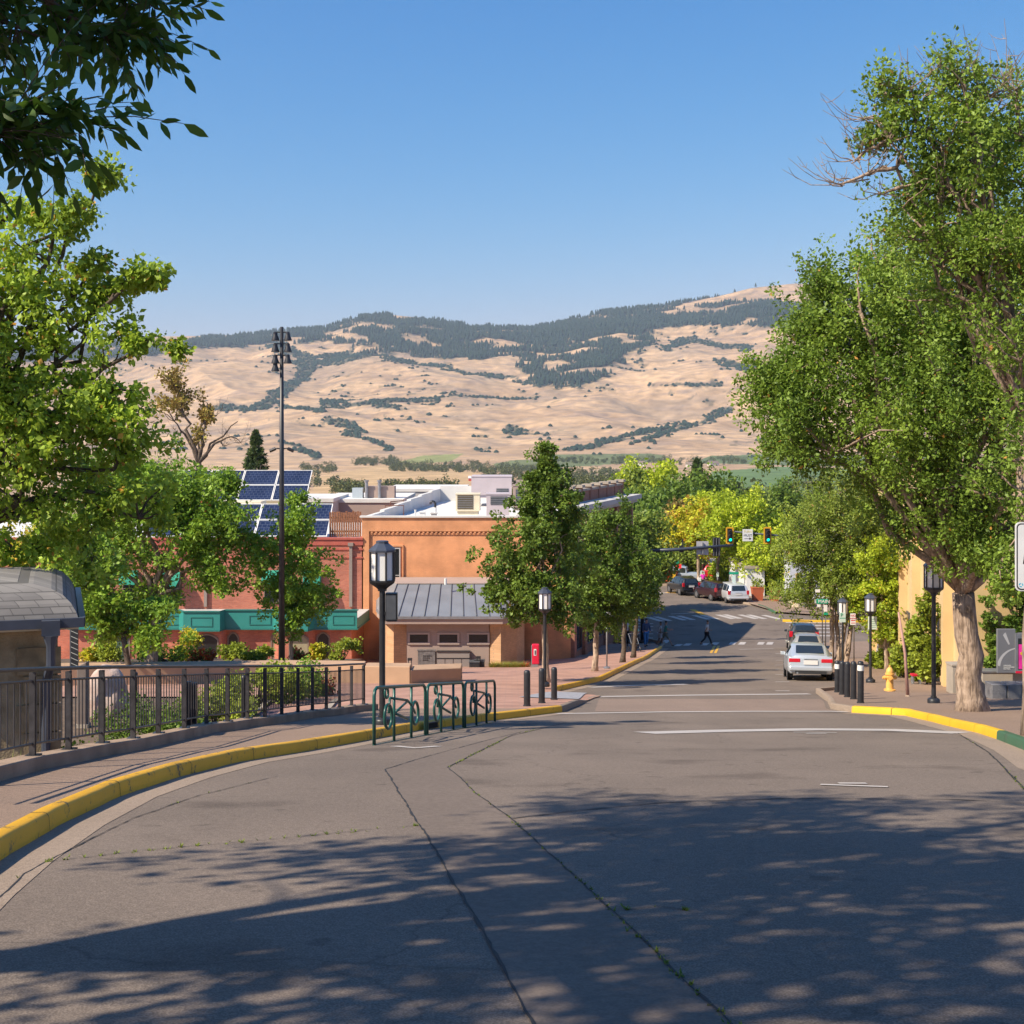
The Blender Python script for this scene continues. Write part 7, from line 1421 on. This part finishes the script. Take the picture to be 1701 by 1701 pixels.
# ================================================================= cars
M['tyre'] = mat('tyre', (.015, .015, .016), .85, var=.2, scale=10); M['rim'] = mat('rim', (.35, .35, .36), .3, .8); M['car_glass'] = mat('car_glass', (.02, .027, .03), .05, spec=.9)
M['tail'] = mat('tail_red', (.5, .008, .02), .2, coat=.5); M['plate'] = mat('plate', (.65, .62, .60), .5); M['trim'] = mat('car_trim', (.02, .02, .022), .6)
def car(label, pos, rz, kind, paint, group='parked and passing cars', rack_=False, cat='car', plate_txt=None):
    #        y      w     zbot  belt  top   wtop
    P = dict(
     sedan=[(-2.3, .80, .34, .80, .84, .60), (-2.22, .87, .28, .94, .99, .70), (-1.75, .90, .25, .98, 1.03, .70), (-1.15, .90, .24, .97, 1.36, .66), (-.3, .90, .24, .95, 1.46, .66), (.35, .90, .24, .93, 1.42, .64), (1.15, .89, .24, .92, .97, .70), (1.95, .86, .26, .80, .85, .62), (2.3, .74, .32, .66, .70, .50)],
     wagon=[(-2.3, .82, .36, .85, .90, .62), (-2.24, .88, .30, 1.0, 1.06, .70), (-1.95, .90, .28, 1.02, 1.42, .60), (-1.2, .91, .27, 1.0, 1.52, .62), (-.2, .91, .27, .98, 1.55, .62), (.45, .91, .27, .96, 1.50, .60), (1.2, .89, .27, .95, 1.02, .70), (2.0, .86, .29, .84, .90, .62), (2.35, .76, .34, .7, .74, .5)],
     suv=[(-2.25, .84, .42, .95, 1.0, .66), (-2.2, .91, .36, 1.12, 1.18, .72), (-2.0, .93, .34, 1.14, 1.60, .64), (-1.3, .94, .33, 1.12, 1.70, .66), (-.2, .94, .33, 1.09, 1.73, .66), (.5, .94, .33, 1.06, 1.66, .64), (1.15, .92, .33, 1.05, 1.12, .74), (2.0, .89, .36, .96, 1.02, .66), (2.3, .78, .42, .8, .84, .55)],
     van=[(-2.5, .90, .40, .95, 1.0, .70), (-2.46, .96, .34, 1.08, 1.14, .78), (-2.3, .98, .32, 1.10, 1.64, .72), (-1.6, .99, .31, 1.08, 1.76, .72), (-.3, .99, .31, 1.05, 1.78, .72), (.7, .99, .31, 1.02, 1.70, .70), (1.6, .96, .31, 1.0, 1.07, .76), (2.2, .92, .33, .88, .94, .66), (2.5, .8, .4, .72, .76, .55)],
     pickup=[(-2.7, .90, .48, 1.05, 1.08, .84), (-2.65, .95, .44, 1.06, 1.10, .84), (-1.0, .96, .42, 1.06, 1.10, .84), (-.85, .96, .42, 1.06, 1.66, .68), (-.1, .96, .42, 1.05, 1.78, .70), (.45, .96, .42, 1.04, 1.72, .68), (1.15, .94, .42, 1.03, 1.12, .76), (2.2, .92, .44, 1.0, 1.06, .72), (2.6, .82, .48, .85, .9, .6)])[kind]
    t = thing('parked_car', label, cat, pos, rz, group); V = []; Fc = []; S = []
    for y, w, zb_, bz, tz, wt in P:
        r_ = [(0, zb_), (w * .88, zb_), (w * .97, zb_ + .10), (w, zb_ + .28), (w * .995, bz - .16), (w * .96, bz), (wt + .02, tz - .06), (wt - .08, tz), (0, tz + .025)]; S.append(r_)
        V += [(x, y, z) for x, z in r_] + [(-x, y, z) for x, z in r_[1:-1][::-1]]
    m = 16
    for i in range(len(P) - 1):
        for k in range(m): a, b_ = i * m + k, i * m + (k + 1) % m; Fc.append((a, b_, b_ + m, a + m))
    Fc.append(tuple(range(m - 1, -1, -1))); Fc.append(tuple((len(P) - 1) * m + k for k in range(m)))
    b = MB(); b.v = V; b.f = Fc; body = b.build('body', paint, t, smooth=60, bevel=.05)
    pt = lambda i, j, s=1: Vector((s * S[i][j][0], P[i][0], S[i][j][1]))
    def inset(name, q, f, o, par=None, m_=None):
        c = sum(q, Vector()) / 4; n = (q[1] - q[0]).cross(q[3] - q[0]).normalized()
        if n.dot(c - Vector((0, 0, .6))) < 0: n = -n
        q2 = [c + (p - c) * f + n * o for p in q]; return MB().quad(*q2).build(name, m_ or M['car_glass'], par or body)
    cab = [i for i in range(len(P)) if P[i][4] - P[i][3] > .3]; c0, c1 = cab[0], cab[-1]
    for s in (-1, 1):
        for i in range(c0, c1): inset('side_window', [pt(i, 5, s), pt(i + 1, 5, s), pt(i + 1, 6, s), pt(i, 6, s)], .86, .012)
    def cross(i0, i1, nm):
        a, b_, c, d = pt(i0, 7, 1), pt(i0, 7, -1), pt(i1, 7, -1), pt(i1, 7, 1); inset(nm, [a, b_, c, d], .88, .03)
    cross(c0 - 1, c0, 'rear_window'); cross(c1 + 1, c1, 'windscreen')
    yr_ = P[0][0]; w = P[1][1]; bz = P[1][3]
    for s in (-1, 1):
        if kind in ('sedan', 'wagon'): MB().box(min(s * w * .46, s * w * .97), max(s * w * .46, s * w * .97), yr_ - .01, yr_ + .16, bz - .22, bz - .07).build('tail_light', M['tail'], body, bevel=.02)
        else: MB().box(min(s * w * .76, s * w * 1.0), max(s * w * .76, s * w * 1.0), yr_ - .01, yr_ + .14, bz - .25, bz + .12).build('tail_light', M['tail'], body, bevel=.02)
        MB().box(min(s * w * .55, s * w * .85), max(s * w * .55, s * w * .85), -yr_ - .10, -yr_ + .04, bz - .38, bz - .25).build('headlight', M['lamp_glass'], body)
    MB().box(-.27, .27, yr_ - .035, yr_ - .012, bz - .30, bz - .13).build('licence_plate', M['plate'], body)
    if plate_txt: text(body, plate_txt, 0, yr_ - .04, bz - .215, .13, M['dark_blue_metal'])
    MB().box(-w * .96, w * .96, yr_ - .07, yr_ + .22, P[0][2] + .05, P[0][2] + .24).build('bumper', paint, body, bevel=.05)
    MB().box(-w * .7, w * .7, yr_ - .03, yr_ + .1, P[0][2] - .06, P[0][2] + .045).build('bumper_trim', M['trim'], body)
    MB().tube([(-.52, yr_ - .04, P[0][2] - .03), (-.52, yr_ + .2, P[0][2] - .03)], .04, 10).build('exhaust', M['grey_metal'], body)
    if kind != 'pickup': MB().box(-w * .3, w * .3, yr_ - .02, yr_ + .02, bz - .10, bz - .075).build('chrome_strip', M['grey_metal'], body)
    R_ = .33 if kind in ('sedan', 'wagon') else .37; wb = 1.38 if kind != 'van' else 1.5
    for s in (-1, 1):
        for yy in (-wb, wb):
            wh = MB().lathe([(R_ - .05, -.115), (R_, -.08), (R_, .08), (R_ - .05, .115)], (0, 0, 0), 24).build('wheel', M['tyre'], t, smooth=35); wh.rotation_euler = (0, math.pi / 2, 0); wh.location = (s * (w - .10), yy, R_)
            MB().lathe([(R_ * .66, .116), (R_ * .6, .125), (R_ * .2, .135)] if s > 0 else [(R_ * .2, -.135), (R_ * .6, -.125), (R_ * .66, -.116)], (0, 0, 0), 16).build('rim', M['rim'], wh)
            ar = MB().lathe([(R_ + .09, -.004), (R_ + .09, .004)], (0, 0, 0), 24).build('wheel_arch', M['trim'], body); ar.rotation_euler = (0, math.pi / 2, 0); ar.location = (s * (w + .004), yy, R_ + .02)
        MB().box(min(s * (w + .0), s * (w + .18)), max(s * (w + .0), s * (w + .18)), P[c1][0] + .05, P[c1][0] + .20, bz - .02, bz + .12).build('mirror', paint, body, bevel=.02)
    if rack_:
        for s in (-1, 1): MB().tube([(s * .55, -1.5, P[4][4] + .07), (s * .55, .3, P[4][4] + .07)], .022, 6).build('roof_rail', M['black_metal'], body)
        for yy in (-1.0, -.1): MB().box(-.62, .62, yy - .03, yy + .03, P[4][4] + .09, P[4][4] + .12).build('crossbar', M['black_metal'], body)
    return t
def paint(n, c, metal=.5, r=.28): return mat(n, c, r, metal, coat=.6)
sl = math.atan2(gf(53) - gf(49), 4)
def place(px, py, **k): p = GP(px, py); return (p.x, p.y + 2.3, gf(p.y + 2.3))
def pcar(label, px, py, rz, kind, m, **kw):
    p = GP(px, py); d = Vector((-math.sin(R(rz)), math.cos(R(rz)), 0)); c = p + d * 2.25; t = car(label, (c.x, c.y, gf(c.y) + .0), R(rz), kind, m, **kw)
    t.rotation_euler = (math.atan2(gf(c.y + 1.4 * d.y) - gf(c.y - 1.4 * d.y), 2.8), 0, R(rz)); return t
silver = paint('silver_paint', (.50, .54, .58), .35)
pcar('silver sedan with red tail lights parked nearest on the right', 1347, 1131.5, -9, 'sedan', silver)
pcar('silver wagon parked directly ahead of the silver sedan', 1343, 1101, -9, 'wagon', paint('pale_silver', (.36, .35, .32), .4), rack_=True)
pcar('dark grey car with roof rack parked third from the viewer', 1336, 1082, -9, 'suv', paint('dark_grey_paint', (.05, .055, .06), .5), rack_=True)
pcar('black sport utility car driving away beyond the crossing', 1149, 990, 14, 'suv', paint('black_paint', (.018, .02, .024), .4))
pcar('silver minivan with dark rear window beyond the crossing', 1226, 1003, 5, 'van', paint('van_silver', (.62, .62, .63), .3))
pcar('maroon car half hidden behind the silver minivan', 1203, 999, 20, 'suv', paint('maroon_paint', (.045, .011, .014), .4))
pcar('light blue-grey pickup truck seen from its side across the street', 1163, 968, 75, 'pickup', paint('pickup_blue', (.42, .48, .56), .3), cat='pickup truck')
pcar('blue car parked behind the pickup truck', 1142, 960, 80, 'wagon', paint('blue_paint', (.06, .17, .32), .3))
pcar('dark blue car at the left end of the far car park', 1118, 957, 80, 'sedan', paint('navy_paint', (.02, .04, .10), .4))
pcar('bright red car parked across the street beside the person in pink', 1181, 966, -15, 'suv', paint('red_paint', (.50, .012, .02), .2))
# ================================================================= people
SKIN = mat('skin', (.38, .20, .13), .6); SKIN2 = mat('skin_dark', (.20, .10, .065), .6)
def skinmesh(name, pts, edges, rad, m, parent, sub=1, root=0):
    me = bpy.data.meshes.new('tmp'); me.from_pydata([tuple(p) for p in pts], edges, []); o = bpy.data.objects.new('tmp', me); COL.objects.link(o)
    sk = o.modifiers.new('s', 'SKIN'); 
    for i, r in enumerate(rad): me.skin_vertices[0].data[i].radius = r if hasattr(r, '__len__') else (r, r)
    me.skin_vertices[0].data[root].use_root = True; sk.use_smooth_shade = True
    s = o.modifiers.new('u', 'SUBSURF'); s.levels = sub; s.render_levels = sub
    dg = bpy.context.evaluated_depsgraph_get(); m2 = bpy.data.meshes.new_from_object(o.evaluated_get(dg)); bpy.data.objects.remove(o); m2.materials.clear(); m2.name = name
    q = link(name, m2, m, parent, smooth=True); return q
def person(label, px, py, face, stride=0., arm=.2, bend=0., top=(.3, .3, .3), legs=(.05, .05, .06), hair=(.03, .02, .015), skin=SKIN, shorts=False, skirt=False, H=1.72, extra=None, hat=None, longsleeve=False, hold=False, group='people at the crossing', lift=.0, pos=None):
    b = GP(px, py, lift) if pos is None else Vector(pos); t = thing('person', label, 'person', tuple(b), R(face), group)
    # local +y is the walking direction; limbs swing in the y-z plane
    k = H / 1.72; st = stride; hip = .92 - .06 * abs(st); v = {}
    v['pel'] = (0, 0, hip); v['sp'] = (0, .02 + bend * .1, hip + .22); v['ch'] = (0, .04 + bend * .25, hip + .42); v['nk'] = (0, .05 + bend * .35, hip + .56); v['hd'] = (0, .08 + bend * .45, hip + .68); v['tp'] = (0, .07 + bend * .45, hip + .80)
    for s, n in ((-1, 'l'), (1, 'r')):
        f = st * s
        v['hip' + n] = (.09 * s, 0, hip - .04); v['kn' + n] = (.10 * s, .26 * f + .05, hip - .46 + .03 * abs(f)); v['an' + n] = (.10 * s, .52 * f - (.10 if f < 0 else 0), .09 + (.06 if f < -.2 else 0)); v['to' + n] = (.11 * s, .52 * f + .14 - (.10 if f < 0 else 0), .035 + (.02 if f < -.2 else 0))
        a = -f if not hold else .9
        v['sh' + n] = (.19 * s, .04 + bend * .3, hip + .49); v['el' + n] = (.24 * s, .04 + .16 * a * (1 + arm), hip + .22); v['wr' + n] = (.23 * s - (.08 * s if hold else 0), .10 + .34 * a * (1 + arm), hip + .02 + .14 * abs(a) * (1 + arm) + (.1 if hold else 0)); v['ha' + n] = (.22 * s - (.1 * s if hold else 0), .13 + .42 * a * (1 + arm), hip - .05 + .16 * abs(a) * (1 + arm) + (.12 if hold else 0))
    K = list(v); I = {n: i for i, n in enumerate(K)}; P = [Vector(v[n]) * k for n in K]
    E = [('pel', 'sp'), ('sp', 'ch'), ('ch', 'nk'), ('nk', 'hd'), ('hd', 'tp')]
    for n in 'lr': E += [('pel', 'hip' + n), ('hip' + n, 'kn' + n), ('kn' + n, 'an' + n), ('an' + n, 'to' + n), ('ch', 'sh' + n), ('sh' + n, 'el' + n), ('el' + n, 'wr' + n), ('wr' + n, 'ha' + n)]
    Rd = dict(pel=(.13, .10), sp=(.12, .09), ch=(.14, .10), nk=.05, hd=(.085, .10), tp=.06)
    for n in 'lr': Rd.update({'hip' + n: .085, 'kn' + n: .055, 'an' + n: .04, 'to' + n: .035, 'sh' + n: .055, 'el' + n: .04, 'wr' + n: .028, 'ha' + n: .035})
    rr = [tuple(x * k for x in (Rd[n] if isinstance(Rd[n], tuple) else (Rd[n], Rd[n]))) for n in K]
    skinmesh('body', P, [(I[a], I[b_]) for a, b_ in E], rr, skin, t)
    def sub(names, edges, radii, m, nm):
        pts = [v[n] if isinstance(n, str) else n for n in names]; skinmesh(nm, [Vector(p) * k for p in pts], edges, [tuple(x * k for x in (r if isinstance(r, tuple) else (r, r))) for r in radii], m, t)
    mt, ml, mh, msx = mat('top_cloth', top, .9, var=.1, scale=10), mat('leg_cloth', legs, .9, var=.1, scale=10), mat('hair', hair, .8), mat('shoe', (.05, .045, .04), .7)
    L2 = lambda a, c, f: tuple(v[a][i] * (1 - f) + v[c][i] * f for i in range(3))
    se = 1.0 if longsleeve else .55
    names = ['pel', 'sp', 'ch', 'shl', L2('shl', 'ell', se), 'shr', L2('shr', 'elr', se), (0, v['nk'][1], v['nk'][2] - .05)]; ed = [(0, 1), (1, 2), (2, 3), (3, 4), (2, 5), (5, 6), (2, 7)]; ra = [(.155, .125), (.15, .118), (.165, .125), .075, .062, .075, .062, .075]
    if longsleeve: names += [L2('ell', 'wrl', .95), L2('elr', 'wrr', .95)]; ed += [(4, 8), (6, 9)]; ra += [.045, .045]
    sub(names, ed, ra, mt, 'shirt')
    fl = .8 if shorts else 1.0
    if skirt: sub([(0, 0, hip + .04), (0, 0, hip - .25), (0, .02, hip - .55)], [(0, 1), (1, 2)], [(.15, .12), (.19, .17), (.24, .22)], ml, 'skirt')
    else:
        nm = [(0, 0, hip + .03), 'hipl', L2('hipl', 'knl', fl), 'hipr', L2('hipr', 'knr', fl)]; ed = [(0, 1), (1, 2), (0, 3), (3, 4)]; ra = [(.15, .12), .105, .085 if shorts else .075, .105, .085 if shorts else .075]
        if not shorts: nm += [L2('knl', 'anl', .92), L2('knr', 'anr', .92)]; ed += [(2, 5), (4, 6)]; ra += [.062, .062]
        sub(nm, ed, ra, ml, 'shorts' if shorts else 'trousers')
    for n in 'lr': sub([tuple(np.array(v['an' + n]) + [0, -.04, -.04]), tuple(np.array(v['to' + n]) + [0, .02, 0])], [(0, 1)], [.055, .045], msx, 'shoe')
    hd = v['hd']; sub([(0, hd[1] - .03, hd[2] + .0), (0, hd[1] - .025, hd[2] + .10), (0, hd[1] + .01, hd[2] + .14)], [(0, 1), (1, 2)], [(.088, .085), (.10, .10), .075], mh, 'hair')
    sub([(0, hd[1] + .085, hd[2] + .0), (0, hd[1] + .11, hd[2] - .02)], [(0, 1)], [.018, .014], skin, 'nose')
    if hat: sub([(0, hd[1], hd[2] + .11), (0, hd[1], hd[2] + .17)], [(0, 1)], [(.11, .11), (.07, .07)], mat('hat', hat, .8), 'hat')
    return t
person('person in white shirt and black trousers mid-stride on the crossing', 1174, 1072, -90, .62, .1, top=(.62, .62, .60), legs=(.015, .015, .018), hair=(.12, .06, .03))
person('person in teal shirt and khaki shorts striding onto the crossing', 1105, 1073, -90, .85, .1, top=(.06, .22, .19), legs=(.17, .16, .11), shorts=True, hat=(.04, .05, .06), hold=True)
person('person in white top and patterned pale skirt walking at the kerb', 1096, 1073, -80, .3, .1, top=(.55, .52, .5), legs=(.45, .43, .45), shorts=True, hair=(.05, .03, .02), H=1.64, skin=SKIN2)
person('person in dark blue jacket and blue jeans waiting by the black pole', 1073, 1074, 200, .12, .0, top=(.03, .06, .14), legs=(.04, .16, .38), longsleeve=True, H=1.8, lift=.15)
person('person in pale blue shirt and black trousers standing left of the group', 1040, 1074, 180, .08, .0, top=(.55, .62, .72), legs=(.01, .01, .012), hair=(.03, .02, .02), skin=SKIN2, H=1.82, lift=.15)
person('person in mint top leaning beside a dark pushchair', 1057, 1077, 160, .1, .3, bend=.6, top=(.20, .50, .40), legs=(.02, .02, .025), H=1.5, hold=True, lift=.15)
person('person in bright pink top carrying a white bag across the street', 1168, 978, 20, .4, .1, top=(.85, .03, .50), legs=(.03, .03, .04), shorts=True, H=1.7, lift=.15, group='people across the street')
b = GP(1168, 978, .15); t = thing('shoulder_bag', 'white bag hanging at the side of the person in pink', 'bag', (b.x - .38, b.y - .1, b.z + .75), 0); MB().box(-.18, .18, -.08, .08, 0, .36).build('body', M['white'], t, bevel=.04); MB().tube([(-.12, 0, .35), (0, 0, .6), (.12, 0, .35)], .015, 5).build('strap', M['white'], t)
b = GP(1054, 1081, .15); t = thing('pushchair', 'dark folded pushchair standing on the left corner pavement', 'pushchair', tuple(b), R(20)); MB().box(-.22, .22, -.25, .2, .32, .45).box(-.22, .22, .15, .22, .45, .85).build('seat', M['black_metal'], t, bevel=.03)
MB().tube([(-.24, -.3, .15), (-.24, .25, .9), (-.24, .4, 1.0)], .018, 6).tube([(.24, -.3, .15), (.24, .25, .9), (.24, .4, 1.0)], .018, 6).tube([(-.24, .4, 1.0), (.24, .4, 1.0)], .02, 6).build('frame', M['grey_metal'], t)
for x, y in ((-.26, -.3), (.26, -.3), (-.26, .3), (.26, .3)):
    w_ = MB().ring((0, 0, 0), .1, .025, (0, 1, 0), (0, 0, 1), 14, 5).build('wheel', M['tyre'], t); w_.location = (x, y, .125)
